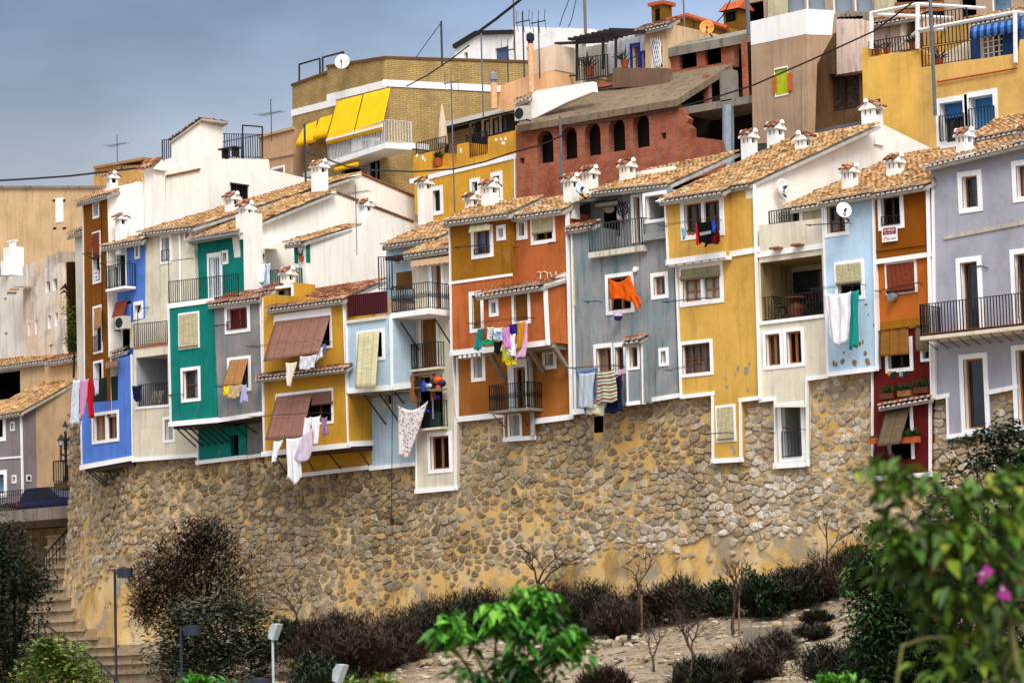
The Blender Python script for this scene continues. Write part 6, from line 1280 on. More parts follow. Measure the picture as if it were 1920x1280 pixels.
cable('thin wire from the brick block pole into the sky', [(780, 108), (803, 76), (828, 42)], 15.5, .018); cable('thin curved wire in the sky, left of a pair', [(1049, 50), (1055, 30), (1067, 0)], 24, .02); cable('thin curved wire in the sky, right of a pair', [(1066, 51), (1073, 33), (1080, 0)], 24, .02); cable('wire running down to the brown gable', [(1340, 46), (1355, 30), (1370, 0)], 20, .025)
o = cable('thin cord hanging down the wall from the pale blue house', [(736, 730), (735, 850), (734, 965)], -.1, .014, name='cord')
m = MB(); p = W0.P(734, 965, -.1) - np.array(o.location); m.tube([p, p + [0, 0, -.12], p + [.03, 0, -.35], p + [0, 0, -.4]], [.02, .08, .09, .01], 7); m.build('bag', BLACK, o)
# ---- air conditioners
def aircon(label, x, y, w, h, Y):
    c = W0.P(x, y, Y); k = W0.sc(c); w /= k * .9; h /= k; r0 = empty('air_conditioner', c, label, 'air conditioner', 0, 'air conditioners'); m = MB(); m.box(-w / 2, w / 2, -.16, .16, 0, h); m.build('case', plain('ivory case', '#c9c4b8', .5), r0)
    m = MB(); r = h * .4; m.tube([(-w * .12, -.165, h / 2), (-w * .12, -.175, h / 2)], r, 16); m.build('fan', BLACK, r0); m = MB(); m.beam((-w / 2, .1, -.04), (-w / 2, -.2, -.04), .05, .05); m.beam((w / 2, .1, -.04), (w / 2, -.2, -.04), .05, .05); m.build('bracket', BLACK, r0)
aircon('ivory air conditioner in the blue house loggia', 231, 617, 24, 24, -.05); aircon('ivory air conditioner under the peach house eave', 981, 226, 26, 26, 11.3)
# ---- plants in pots
def pot(label, x, y, w, Y, kind='bush', box=False, col=None, leaf='#3d5a22', grp='flower pots and boxes', hgt=1.0):
    c = W0.P(x, y, Y); k = W0.sc(c); r = w / k / 2; r0 = empty('flower_box' if box else 'flower_pot', c, label, 'flower box' if box else 'flower pot', 0, grp); m = MB()
    if box: m.box(-r * 1.3, r * 1.3, -.12, .12, 0, .2)
    else: m.tube([(0, 0, 0), (0, 0, r * 1.5), (0, 0, r * 1.7)], [r * .7, r, r * 1.08], 12)
    m.build('trough' if box else 'pot', col or TERRA, r0); m = MB(); rd = random.Random(int(x)); z = .2 if box else r * 1.6
    for i in range(60 if kind == 'bush' else 26):
        a = rd.uniform(0, 6.28); L = rd.uniform(.5, 1) * r * (1.8 if kind == 'bush' else 4.2) * hgt; el = rd.uniform(.3, 1.45); o = np.array([rd.uniform(-r, r) * (1.2 if box else .5), rd.uniform(-.1, .1), z]); d = np.array([math.cos(a) * math.cos(el), math.sin(a) * math.cos(el), math.sin(el)]); s = np.cross(d, (0, 0, 1)); s /= np.linalg.norm(s); w_ = L * (.14 if kind == 'bush' else .06)
        m.add([o, o + d * L * .5 + s * w_, o + d * L + np.array([0, 0, -.1 * L]), o + d * L * .5 - s * w_], [(0, 1, 2, 3)], 0, rd.random())
    m.build('leaves', LEAFD if leaf == '#3d5a22' else plain('leaves ' + leaf, leaf, .8, 0, .2, .4), r0); return r0
pot('spiky plant in a terracotta pot on the teal niche pier', 565, 490, 11, 1.4, 'spike'); pot('small green plant in a dark pot hung on the white niche wall', 491, 487, 9, 1.2, col=plain('green pot', '#4a5a1e', .6))
for x, l in ((1292, 'leftmost small plant pot at the golden window'), (1299, 'second small plant pot at the golden window')): pot(l, x, 441, 7, -.75)
pot('plant trough over the red tile ledge, leftmost', 1665, 748, 24, -.25, box=True, col=plain('brown trough', '#5e3018')); pot('plant trough over the red tile ledge, middle', 1698, 743, 22, -.25, box=True, col=plain('tan trough', '#96683a')); pot('plant trough over the red tile ledge, rightmost', 1729, 737, 24, -.25, box=True, col=plain('brown trough', '#5e3018'))
pot('long terracotta flower box right of the weathered blind', 1708, 830, 27, -.3, box=True); pot('small terracotta box at the left edge of the dark red house', 1639, 832, 9, -.3, box=True); pot('flower box behind the blurred leaves at the dark red house foot', 1660, 880, 40, -.3, box=True, leaf='#5a2a22')
pot('agave on the golden house lower terrace', 1762, 124, 16, 12.6, 'spike', grp='plants on the golden house terraces')
for x, y, w in ((1645, 103, 12), (1662, 101, 12), (1712, 93, 14)): pot('dark leafy pot plant behind the golden house rail at ' + {1645: 'its left end', 1662: 'its middle', 1712: 'its right end'}[x], x, y, w, 12.5, 'spike', grp='plants on the golden house terraces')
pot('leafy plant in the parapet gap of the orange yellow house', 822, 312, 18, 12.9, hgt=1.2); pot('tall leafy plant under the dark pergola', 1172, 127, 16, 15.2, 'spike', hgt=1.1); pot('climbing plant against the pergola wall', 1105, 143, 20, 15.0, 'spike', leaf='#4a4420', hgt=1.0)
# ---- furniture on balconies
def chair(label, x, y, Y, flip=1):
    r0 = empty('folding_chair', W0.P(x, y, Y), label, 'chair', 0, 'folding chairs in the cream loggia'); m = MB()
    for s in (-.2, .2): m.beam((-.22 * flip, s, 0), (.2 * flip, s, .48), .03, .03); m.beam((.24 * flip, s, 0), (-.26 * flip, s, .9), .03, .03)
    m.build('frame', DARKW, r0); m = MB()
    for i in range(5): m.beam((-.16 * flip + i * .08 * flip, -.2, .46), (-.16 * flip + i * .08 * flip, .2, .46), .06, .02)
    m.build('seat', DARKW, r0); m = MB()
    for i in range(3): m.beam(((-.18 - .025 * i) * flip, -.2, .62 + .1 * i), ((-.18 - .025 * i) * flip, .2, .62 + .1 * i), .02, .06)
    m.build('backrest', DARKW, r0)
chair('dark folding chair left of the copper table in the loggia', 1466, 601, .5); chair('dark folding chair right of the copper table in the loggia', 1520, 593, .6, -1)
r0 = empty('round_table', W0.P(1493, 597, .6), 'round copper coloured table between the folding chairs', 'table'); m = MB(); m.tube([(0, 0, .7), (0, 0, .74)], .36, 18); m.build('tabletop', plain('copper top', '#8a4e26', .5), r0); m = MB(); m.tube([(0, 0, 0), (0, 0, .35), (0, 0, .7)], [.28, .3, .06], 10); m.build('base', plain('copper base', '#6e3a1c', .5), r0)
r0 = empty('terrace_table', W0.P(432, 296, yc + 2.6), 'low black table on the white roof terrace', 'table'); m = MB(); m.box(-.5, .5, -.25, .25, .36, .42); m.build('tabletop', BLACK, r0); [(m := MB(), m.box(q - .07, q + .07, -.15, .15, 0, .36), m.build('leg', BLACK, r0)) for q in (-.3, .3)]
r0 = empty('balcony_table', W0.P(697, 292, 13.2), 'small white round table on the brick block balcony', 'table'); m = MB(); m.tube([(0, 0, .7), (0, 0, .75)], .4, 14); m.build('tabletop', TRIM, r0); m = MB(); m.tube([(0, 0, 0), (0, 0, .7)], .12, 8); m.build('pedestal', TRIM, r0)
m = MB(); m.tube([(0, 0, 0), (0, 0, .3), (0, 0, 1.2), (0, 0, 1.9), (0, 0, 2.05)], [.03, .22, .16, .05, .02], 10); o = m.build('closed_parasol', cloth_m('#d8c6ac')); o.location = W0.P(831, 282, 13.4); tag(o, 'closed cream parasol beside the dark veranda lattice', 'parasol')
# things in the crowded cream window
r0 = empty('shelf_unit', W0.P(795, 752, -.25), 'brown shelf unit crammed into the cream house loggia', 'shelf'); m = MB(); m.box(-.6, .55, -.12, .1, .98, 1.02); m.box(-.6, -.38, -.12, .1, 0, .98); m.box(.45, .5, -.12, .1, 0, .98); m.box(-.38, .45, -.12, .1, .5, .54); m.build('frame', plain('brown board', '#8f5f38', .7), r0)
m = MB(); m.box(-.3, .3, -.05, .05, 0, .45); o = m.build('cardboard_panel', BLACK); o.location = W0.P(787, 734, -.3); tag(o, 'black rectangular case standing on the loggia shelf', 'case')
m = MB(); m.tube([(0, 0, 0), (0, 0, .25), (0, 0, .38), (0, 0, .45)], [.12, .13, .06, .04], 10); o = m.build('bottle', plain('blue plastic', '#2138a8', .4)); o.location = W0.P(796, 734, -.3); tag(o, 'blue plastic bottle on the loggia shelf', 'bottle')
r0 = empty('wall_tray', W0.P(819, 730, -.45), 'tray of colourful floats bracketed to the cream wall', 'tray'); m = MB(); m.tube([(0, 0, -.05), (0, 0, 0)], [.25, .42], 16); m.build('tray', CREAM, r0)
def blob(mb, c, r, mi, sq=.8):
    for i in range(1):
        rings = [[(c[0] + r * math.sin(t) * math.cos(p), c[1] + r * math.sin(t) * math.sin(p), c[2] + sq * r * math.cos(t)) for p in np.linspace(0, 6.283, 11)] for t in np.linspace(.05, 3.1, 7)]; mb.grid(rings, mi)
for nm, c, r, hx in (('black_float', (-.12, 0, .22), .24, '#121216'), ('orange_float', (.16, -.08, .34), .19, '#e0561a'), ('striped_float', (.3, -.05, .2), .17, '#15202c'), ('pink_float', (.2, -.12, .06), .12, '#d03a56'), ('pale_float', (-.36, -.05, .16), .13, '#8ab4c4'), ('white_ring', (-.14, -.2, .16), .09, '#d4d8dc')):
    m = MB(); blob(m, c, r, 0); m.build(nm, plain(nm, hx, .5), r0, True)
r0 = empty('junk_pile', W0.P(812, 801, -.2), 'heap of green crates and tools behind the crowded loggia rail', 'junk'); m = MB(); m.box(-.1, .4, -.08, .1, 0, .55); m.build('green_crate', plain('dark green crate', '#1f3a30', .7), r0); m = MB(); m.tube([(.16, -.16, .3), (.16, -.16, 1.1)], .035, 6); m.build('grey_tube', GREYM, r0); m = MB(); blob(m, (-.2, 0, .62), .12, 0); m.build('blue_bag', plain('blue bag', '#1c3cc8', .6), r0); m = MB(); blob(m, (.4, -.15, 1.1), .1, 0); m.build('purple_bag', plain('purple bag', '#5c1c96', .6), r0); m = MB(); m.box(-.4, -.14, -.08, .08, 0, .9); m.build('dark_sack', BLACK, r0)
m = MB(); m.tube([(0, 0, 0), (0, 0, .14), (0, 0, .3)], [.1, .17, .16], 10); o = m.build('hanging_basket', [plain('clear white tub', '#c9c6d4', .4)]); o.location = W0.P(1159, 600, -.3); tag(o, 'small white and purple tub hung under the orange cloth window', 'basket'); m = MB(); m.tube([(0, 0, -.02), (0, 0, .13)], [.1, .172], 10); m.build('purple_base', plain('purple plastic', '#3c1a6a', .5), o)
m = MB(); blob(m, (0, 0, 0), .2, 0); o = m.build('paper_lantern', plain('grey paper globe', '#a09c94', .9)); o.location = W0.P(1142, 392, .9); tag(o, 'round grey lantern under the reed canopy of the grey terrace', 'lantern')
wash('pink and white printed cloth behind the black wheel ornament', ((1157, 385), (1180, 382), (1179, 412), (1158, 414)), 1.4, '', None, spots('pink print', '#e2dce4', '#c0308a', 9), folds=1)
# ---- signs
def text(body, size, mat, parent, loc, name):
    cu = bpy.data.curves.new(name, 'FONT'); cu.body = body; cu.size = size; cu.extrude = .002; cu.align_x = 'CENTER'; cu.align_y = 'CENTER'
    o = bpy.data.objects.new('tmp', cu); COL.objects.link(o); bpy.context.view_layer.update()
    me = bpy.data.meshes.new_from_object(o.evaluated_get(bpy.context.evaluated_depsgraph_get())); bpy.data.objects.remove(o)
    q = bpy.data.objects.new(name, me); COL.objects.link(q); me.materials.clear(); me.materials.append(mat); q.parent = parent; q.location = loc; q.rotation_euler = (R(90), 0, 0); return q
p = W0.P(1655, 454.5, -.26); q = W0.P(1683, 427, -.26); w, h = q[0] - p[0], W0.P(1669, 426, -.26)[2] - W0.P(1669, 453, -.26)[2]
r0 = empty('sale_sign', W0.P(1669, 453, -.26), 'white and dark red for sale board hung under a brown house window', 'sign', 0, 'for sale signs'); m = MB(); m.box(-w / 2, w / 2, -.02, .0, 0, h); m.build('board', plain('sign white', '#f4f4f6', .5), r0)
m = MB(); m.box(-w * .42, w * .42, -.025, -.0201, h * .5, h * .96); m.build('red_panel', plain('sign red', '#8a1430', .5), r0)
text('SE VENDE', w * .165, TRIM, r0, (0, -.03, h * .79), 'lettering'); text('666 645 151', w * .12, plain('sign pink', '#f0c4cc', .5), r0, (0, -.03, h * .6), 'phone_number'); text('Vila', w * .14, plain('sign crimson', '#c03a5a', .5), r0, (-w * .08, -.03, h * .2), 'lettering'); text('home', w * .14, plain('sign teal', '#2a5f80', .5), r0, (w * .25, -.03, h * .2), 'lettering')
m = MB(); m.tube([(-w * .36, -.03, h * .1), (-w * .36, -.03, h * .24), (-w * .26, -.03, h * .36), (-w * .17, -.03, h * .26)], .008, 4); m.build('house_emblem', plain('sign black', '#1c1c20', .5), r0)
r0 = empty('sale_sign', A.W(A.P(181.5, 525, .05)), 'small white for sale board in the tall brown house door', 'sign', A.yaw, 'for sale signs'); m = MB(); m.box(-.2, .2, -.02, 0, 0, .4); m.build('board', plain('sign white', '#f4f4f6', .5), r0); text('VENDE', .11, plain('sign crimson', '#c03a5a', .5), r0, (0, -.025, .3), 'lettering'); text('678', .13, plain('sign teal', '#3a7a78', .5), r0, (0, -.025, .12), 'phone_number')
# ------------------------------------------------------------------ ground, street, stair, vegetation, lamps, car
def stair_y(i, n): return 6.5 - 5.2 * i / 8 if i <= 8 else 1.3 - 9.5 * (i - 8) / (n - 9)
ST = [(1000, 103, 137), (1020, 102, 136), (1040, 98, 134), (1060, 92, 132), (1080, 85, 130), (1100, 78, 128), (1120, 70, 126), (1140, 64, 132), (1160, 60, 140), (1178, 66, 156), (1194, 85, 180), (1208, 110, 215), (1222, 145, 262), (1238, 175, 290), (1256, 195, 296), (1275, 220, 302), (1296, 240, 310), (1318, 255, 318)]
STX = sorted((stair_y(i, len(ST)), W0.P(s_[2] + 6, s_[0], stair_y(i, len(ST)))[0]) for i, s_ in enumerate(ST))
def zb(x): return lerp_line(x, [(-60, 4.0), (-25.5, 4.6), (-23, 6.4), (-20, 7.3), (-10, 7.6), (3, 8.1), (15, 8.75), (22, 9.1), (60, 10)])
def ground_z(x, y):
    if y > .3: return zb(x) - .2 - (2.6 if x < -20 else 0)
    d = .3 - y; z = zb(x) - 3.2 * max(0, min(1, (lerp_line(y, STX) + .5 - x) / .9)) - .24 * min(d, 16) - .06 * max(0, d - 16)
    z += .5 * (vnoise(x * .22, y * .3, 4) - .5) * min(1, d / 2) + .22 * (vnoise(x * .7, y * .9, 5) - .5) * min(1, d) + .07 * (vnoise(x * 2.3, y * 2.3, 6) - .5)
    t = (d * .28 + vnoise(x * .1, y * .1, 8) * .8); z += .12 * (t - math.floor(t) - .5) * min(1, d / 3)          # worn terraces
    return max(z, 1.2)
def ground_at(px, py):
    d = ray(px, py); t = 60.0; last = None
    while t < 160:
        p = CAM + d * t
        if p[1] > .2 or p[2] < ground_z(p[0], p[1]): return np.array([p[0], p[1], ground_z(p[0], p[1])])
        t += .25
    return CAM + d * 100
def near_wall(x, y):
    p = ground_at(x, y)
    if p[1] > -1.1: p = W0.P(x, y, -1.1); p[2] = ground_z(p[0], p[1])
    return p
def build_ground():
    xs = np.concatenate([np.linspace(-400, -45, 12), np.linspace(-40, 45, 260), np.linspace(50, 400, 12)]); ys = np.concatenate([np.linspace(-400, -60, 14), np.linspace(-50, -22, 30), np.linspace(-21.7, .6, 90), np.linspace(4, 1500, 12)])
    m = MB(); m.grid([[(x, y, ground_z(x, y)) for x in xs] for y in ys]); t = NT('dry soil')
    b = t.ramp(t.noise(.35, 7), [(.3, lin('#84705a')), (.5, lin('#a4917a')), (.7, lin('#bcab95'))]); b = t.mix(t.ramp(t.noise(1.6, 7, None, .7), [(.5, (0, 0, 0, 1)), (.66, (.8, .8, .8, 1))]), b, lin('#51402c'))
    b = t.mix(t.ramp(t.noise(7, 5, None, .7), [(.55, (0, 0, 0, 1)), (.68, (.7, .7, .7, 1))]), b, lin('#c2b3a2')); t.col(b); t.rough(.95, .1); t.bump(t.noise(5, 9, None, .75), 1.0, .12)
    o = m.build('ground', t.m, None, True); struct(o); return o
build_ground()
# loose stones on the slope, low ruined walls
def rock(m, c, r, rd, sq=.7):
    vs = []; n = 7
    for k, (f, z) in enumerate(((.8, -.3), (1, .2), (.7, .75))):
        for i in range(n): a = 6.2832 * i / n; q = r * f * rd.uniform(.75, 1.15); vs.append((c[0] + q * math.cos(a), c[1] + q * math.sin(a), c[2] + r * sq * z))
    m.add(vs, [(k * n + i, k * n + (i + 1) % n, (k + 1) * n + (i + 1) % n, (k + 1) * n + i) for k in range(2) for i in range(n)] + [tuple(2 * n + i for i in range(n))], 0, rd.uniform(.3, .98))
rd = random.Random(21); m = MB()
for _ in range(2600):
    px, py = rd.uniform(480, 1640), rd.uniform(1120, 1285); p = ground_at(px, py)
    if p[1] > -.3: continue
    rock(m, p, rd.choice([.04, .05, .06, .08, .12]), rd)
o = m.build('gravel', STONE); o['kind'] = 'stuff'
def lowwall(label, a, b_, n, r=.22, rows=3):
    rd = random.Random(n); m = MB(); A_, B_ = ground_at(*a), ground_at(*b_); o0 = (A_ + B_) / 2
    for j in range(rows):
        for i in range(n): f = (i + .5 * (j % 2)) / n; p = A_ * (1 - f) + B_ * f; rock(m, p - o0 + np.array([rd.uniform(-.1, .1), rd.uniform(-.2, .2), .02 + j * r * 1.0 + rd.uniform(-.06, .06)]), r * rd.uniform(.6, 1.35), rd, rd.uniform(.6, 1.1))
    o = m.build('low_stone_wall', STONE); o.location = o0; return tag(o, label, 'low wall', 'low dry stone walls on the slope')
lowwall('low ruined dry stone wall right of the bright green tree', (1080, 1228), (1190, 1208), 11, .17, 2); lowwall('low dry stone wall on the slope at the right', (1400, 1185), (1500, 1172), 10, .15, 1); lowwall('low stone row at the foot of the bright green tree', (790, 1250), (930, 1240), 12, .16, 1)
m = MB(); m.box(-.55, .6, -.35, .35, -.3, .65); p = ground_at(1435, 1218); o = m.build('concrete_block', CONC); o.location = p; o.rotation_euler = (0, 0, .1); tag(o, 'squared concrete block half buried on the slope', 'block')
# street bridge at the left
zd = W0.P(60, 957, 5)[2]; xr, xe = -23.6, -60
m = MB(); m.box(xe, xr + 1.5, 5, 13, zd - .42, zd); m.box(xe, xr + 1.5, 4.9, 5.2, zd - .45, zd + .08); o = m.build('street_bridge', plaster('bridge concrete', '#8b7f72', '#3a342c', .5)); tag(o, 'concrete street bridge deck at the left edge', 'bridge')
m = MB()
for x in np.arange(xe + 30, xr + 1.4, 2.1): m.beam((x, 5.6, zd - .5), (x + 1.0, 8.5, zd - 3.6), .35, .35)
m.build('brace', CONC, o); m = MB(); House.rail(W0, None, (xe + 25, 5.05, zd + .05), (xr + 1.5, 5.05, zd + .05), .92, .15, .014, mb=m)
for i in range(150): x = xe + 25 + i * .15 * (36.4 - 23.5) / 12.9; m.tube([(x + .075 + .075 * math.cos(a), 5.05, zd + .7 + .09 * math.sin(a)) for a in np.linspace(0, 3.14, 5)], .012, 4); m.tube([(x, 5.05, zd + .12), (x + .06, 4.97, zd + .25), (x + .02, 5.05, zd + .4)], .012, 4)
m.build('railing', BLACK, o)
m = MB(); m.box(xe, xr + 3, 13, 13.4, 0, zd - .4); o = m.build('abutment_wall', plain('painted bridge shade', '#2a251f', .95, 0, .1, .3, 2)); tag(o, 'retaining wall coloured dark as the shade under the bridge', 'wall')  # near-black colour stands in for the deep shade under the deck
m = MB(); m.box(xe, xr + 4, 5.3, 24, zd - .35, zd - .25); struct(m.build('road', plain('asphalt', '#4c4b4a', .9)))
# parked car on the bridge
def car():
    x0 = W0.P(31, 950, 8)[0]; zt = W0.P(80, 913, 8)[2]; z0 = zt - 1.5; r0 = empty('parked_car', (x0, 8, z0), 'dark blue hatchback parked on the street bridge behind the railing', 'car')
    paint = plain('dark blue car paint', '#121f52', .25, .3, .5, .05); prof = [(0.02, .35), (0, .62), (.06, .85), (.22, .98), (.55, 1.42), (.8, 1.5), (2.2, 1.5), (2.9, 1.02), (3.75, .9), (3.95, .72), (4.0, .35)]
    m = MB(); m.prism(prof, 0, 1.65); m.build('body', paint, r0); m = MB()
    m.prism([(.62, 1.0), (.82, 1.4), (1.4, 1.42), (1.4, 1.0)], -.008, .0); m.prism([(1.5, 1.0), (1.5, 1.42), (2.15, 1.42), (2.7, 1.0)], -.008, .0); m.add([(.25, .15, 1.01), (.25, 1.5, 1.01), (.53, 1.4, 1.39), (.53, .25, 1.39)], [(0, 1, 2, 3)]); m.add([(v[0] - .015, v[1], v[2] + .01) for v in m.v[-4:]], [(3, 2, 1, 0)]); m.build('side_window', GLASS, r0)
    for x in (.7, 3.2):
        w = MB(); w.tube([(x, -.03, .32), (x, .18, .32)], .32, 18); t = w.build('wheel', BLACK, r0); w = MB(); w.tube([(x, -.035, .32), (x, -.03, .32)], .19, 12); w.build('rim', GREYM, t)
    for y in (.02, 1.45):
        m = MB(); m.box(-.02, .1, y, y + .18, .7, .95); m.build('tail_light', plain('tail light red', '#a01818', .3), r0)
    m = MB(); m.box(-.03, -.01, .55, 1.1, .62, .74); m.build('licence_plate', TRIM, r0); m = MB(); m.box(-.06, .12, .0, 1.65, .32, .52); m.build('bumper', BLACK, r0)
car()
# ornate lantern post and platform
p = W0.P(124, 904, 4.2); hz = W0.P(124, 783, 4.2)[2] - p[2]
r0 = empty('lantern_post', p, 'ornate black street lantern with clustered lamps beside the wall corner', 'street lamp'); m = MB(); m.tube([(0, 0, 0), (0, 0, .25), (0, 0, .3), (0, 0, hz * .5), (0, 0, hz * .52), (0, 0, hz * .86)], [.12, .12, .07, .06, .09, .04], 8); m.build('post', BLACK, r0)
def lantern(c, k):
    m = MB(); m.tube([c, c + [0, 0, .3 * k], c + [0, 0, .31 * k], c + [0, 0, .4 * k], c + [0, 0, .5 * k], c + [0, 0, .58 * k]], [.07 * k, .13 * k, .2 * k, .1 * k, .05 * k, .01], 8); m.build('lantern', BLACK, r0); m = MB(); m.tube([c + [0, 0, .03], c + [0, 0, .27 * k]], [.085 * k, .135 * k], 8); m.build('lamp_glass', plain('milky glass', '#b9b7b2', .3), r0)
lantern(np.array([0, 0, hz * .78]), .85)
for a in (0.2, 1.77, 3.34, 4.9): c = np.array([.28 * math.cos(a), .28 * math.sin(a), hz * .56]); lantern(c, .9); m = MB(); m.tube([(0, 0, hz * .3), tuple(c * [1.1, 1.1, .62]), tuple(c)], .025, 6); m.tube([(0, 0, hz * .4), tuple(c * [1.15, 1.15, .8])], .02, 6); m.build('lamp_arm', BLACK, r0)
p0, p1 = W0.P(101, 905, 4.0), W0.P(140, 903, 4.0); m = MB(); m.box(p0[0], p1[0], 4.0, 5.5, p0[2] - .28, p0[2]); o = m.build('lookout_platform', plain('brown platform', '#4a3526', .8)); tag(o, 'small railed platform carrying the ornate lantern', 'platform'); House.rail(W0, o, (p0[0], 4.0, p0[2]), (p1[0], 4.0, p0[2]), .95, .14, .014); House.rail(W0, o, (p0[0], 4.0, p0[2]), (p0[0], 5.4, p0[2]), .95, .14, .014)
# stone stair down beside the wall corner
m = MB(); n = len(ST); pr = None
for i, (y, a, b_) in enumerate(ST):
    Y = 6.5 - 5.2 * i / 8 if i <= 8 else 1.3 - 9.5 * (i - 8) / (n - 9); P0, P1 = W0.P(a - 14, y, Y), W0.P(b_ + 6, y, Y); m.box(P0[0], P1[0], Y, Y + 1.6, P1[2] - .6, P1[2]); m.box(P0[0], P1[0], Y - .14, Y + .05, P1[2] - .09, P1[2] + .012)
o = m.build('stone_stair', plaster('worn stair stone', '#a89478', '#5a4a38', .55)); tag(o, 'worn stone staircase descending round the foot of the wall corner', 'staircase')
m = MB()
def pp(x, y, Y, dz=0): p = W0.P(x, y, Y); return p + np.array([0, 0, dz])
for pts, Ys in ((((134, 985), (112, 1008), (92, 1030), (78, 1052)), (6, 5, 3.6, 2.4)), (((72, 1160), (110, 1188), (150, 1215), (190, 1245), (228, 1285)), (-3, -4, -5.2, -6.5, -8.5))):
    m = MB(); q = [pp(x, y, Y) for (x, y), Y in zip(pts, Ys)]; m.tube(q, .04, 6); m.tube([p - [0, 0, .45] for p in q], .025, 5); 
    for a in range(len(q) - 1):
        for f in (0, .33, .66): p = q[a] * (1 - f) + q[a + 1] * f; m.tube([p, p - [0, 0, 1.0]], .025, 5)
    m.build('railing', BLACK, o)
# ---- street lamps on the slope
def lamp(label, x, yt, Y, dark=True, head='drum', h=4.2):
    t = W0.P(x, yt, Y); z0 = min(ground_z(t[0], t[1]), t[2] - h); r0 = empty('street_lamp', (t[0], t[1], z0), label, 'street lamp', 0, 'street lamps below the wall'); H = t[2] - z0; mt = plain('slate blue lamp', '#2a323e', .5) if dark else plain('pale grey lamp', '#b9c4c6', .5); m = MB(); m.tube([(0, 0, 0), (0, 0, H)], .05 if dark else .045, 8); m.build('pole', mt, r0); m = MB()
    if head == 'drum': m.tube([(0, 0, H - .15), (.25, 0, H - .12)], .05, 6); m.tube([(.55, 0, H - .34), (.55, 0, H), (.55, 0, H + .02)], [.29, .3, .05], 14)
    else: m.add([(-.1, -.12, H - .05), (.12, -.12, H - .12), (.38, -.13, H + .4), (.12, -.13, H + .44), (-.06, -.12, H + .28), (-.1, .12, H - .05), (.12, .12, H - .12), (.38, .13, H + .4), (.12, .13, H + .44), (-.06, .12, H + .28)], [(0, 1, 2, 3, 4), (9, 8, 7, 6, 5), (0, 5, 6, 1), (1, 6, 7, 2), (2, 7, 8, 3), (3, 8, 9, 4), (4, 9, 5, 0)])
    m.build('lamp_head', mt, r0)
lamp('tall dark lamp post with a drum head beside the stair', 215, 1066, -9.0, h=7); lamp('shorter dark lamp post with a drum head in front of the olive bush', 339, 1173, -14.0); lamp('pale grey lamp with a tilted flat head on the slope', 511, 1193, -13.0, False, 'flat'); lamp('pale grey lamp head just showing at the bottom edge', 632, 1272, -20.0, False, 'flat'); lamp('dark drum lamp just reaching the bottom edge', 462, 1272, -22.0)
# ---- vegetation
def leaf_mat(name, stops):
    t = NT(name); at = t.n('ShaderNodeAttribute', attribute_name='rnd'); t.col(t.ramp(at.outputs['Fac'], stops)); t.rough(.55, .35); return t.m
L_DARK = leaf_mat('dark leaves', [(0, lin('#0c1606')), (.5, lin('#1c300e')), (1, lin('#3c581a'))]); L_MID = leaf_mat('mid green leaves', [(0, lin('#0a1805')), (.5, lin('#1a360c')), (.85, lin('#386218')), (1, lin('#64802c'))])
L_BRI = leaf_mat('bright leaves', [(0, lin('#0f2a06')), (.35, lin('#265a0e')), (.75, lin('#438a1a')), (1, lin('#74b034'))]); L_YEL = leaf_mat('yellow green leaves', [(0, lin('#1b320a')), (.4, lin('#446a14')), (.75, lin('#779628')), (.95, lin('#98902e')), (1, lin('#8a4c20'))])
L_BRO = leaf_mat('dead brown twigs', [(0, lin('#150d06')), (.45, lin('#301f10')), (.8, lin('#5c4024')), (1, lin('#86683f'))]); L_OLI = leaf_mat('olive leaves', [(0, lin('#12180c')), (.5, lin('#2a3620')), (.8, lin('#4c583a')), (1, lin('#66543c'))]); L_SHR = leaf_mat('dry green shrub', [(0, lin('#101206')), (.5, lin('#232610')), (.8, lin('#3f381c')), (1, lin('#604a28'))])
BARK = plain('bark', '#4e4034', .9, 0, .1, .3, 8); BARKG = plain('pale green bark', '#7f7f4a', .8, 0, .2, .2, 8); BARKD = plain('dark bark', '#2e2620', .9, 0, .1, .3, 8)
def at(px, py, dist): return CAM + ray(px, py) * dist
def leaves(m, cen, rad, n, size, rd, asp=.42, droop=.3, nclump=None, spread=.3, tone=(0.0, 1.0), up=.2):
    nc = nclump or max(3, n // 28); per = max(1, n // nc)
    for _ in range(nc):
        while True:
            v = np.array([rd.uniform(-1, 1) for _ in range(3)])
            if v @ v <= 1: break
        c = cen + v * rad; tb = rd.uniform(-.22, .22) + .12 * v[2]  # higher leaves toned lighter, light from above put into their colour
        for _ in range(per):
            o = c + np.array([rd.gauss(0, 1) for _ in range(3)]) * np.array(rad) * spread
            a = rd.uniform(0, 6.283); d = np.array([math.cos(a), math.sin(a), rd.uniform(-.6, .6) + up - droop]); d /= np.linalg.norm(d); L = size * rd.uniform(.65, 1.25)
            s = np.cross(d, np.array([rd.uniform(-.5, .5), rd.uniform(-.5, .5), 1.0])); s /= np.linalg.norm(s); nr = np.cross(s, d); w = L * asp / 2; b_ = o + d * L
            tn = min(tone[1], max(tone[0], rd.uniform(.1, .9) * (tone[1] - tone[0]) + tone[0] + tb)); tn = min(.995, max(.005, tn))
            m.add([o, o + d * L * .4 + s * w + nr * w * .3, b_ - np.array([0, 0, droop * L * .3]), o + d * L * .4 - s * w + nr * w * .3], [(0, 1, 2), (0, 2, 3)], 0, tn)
def limbs(m, base, tips, r, rd, n=6):
    for t in tips:
        mid = base * .5 + t * .5 + np.array([rd.uniform(-1, 1), rd.uniform(-1, 1), rd.uniform(0, 1)]) * np.linalg.norm(t - base) * .1; m.tube([base, base * .7 + mid * .3, mid, mid * .4 + t * .6, t], [r, r * .8, r * .5, r * .3, r * .08], n)
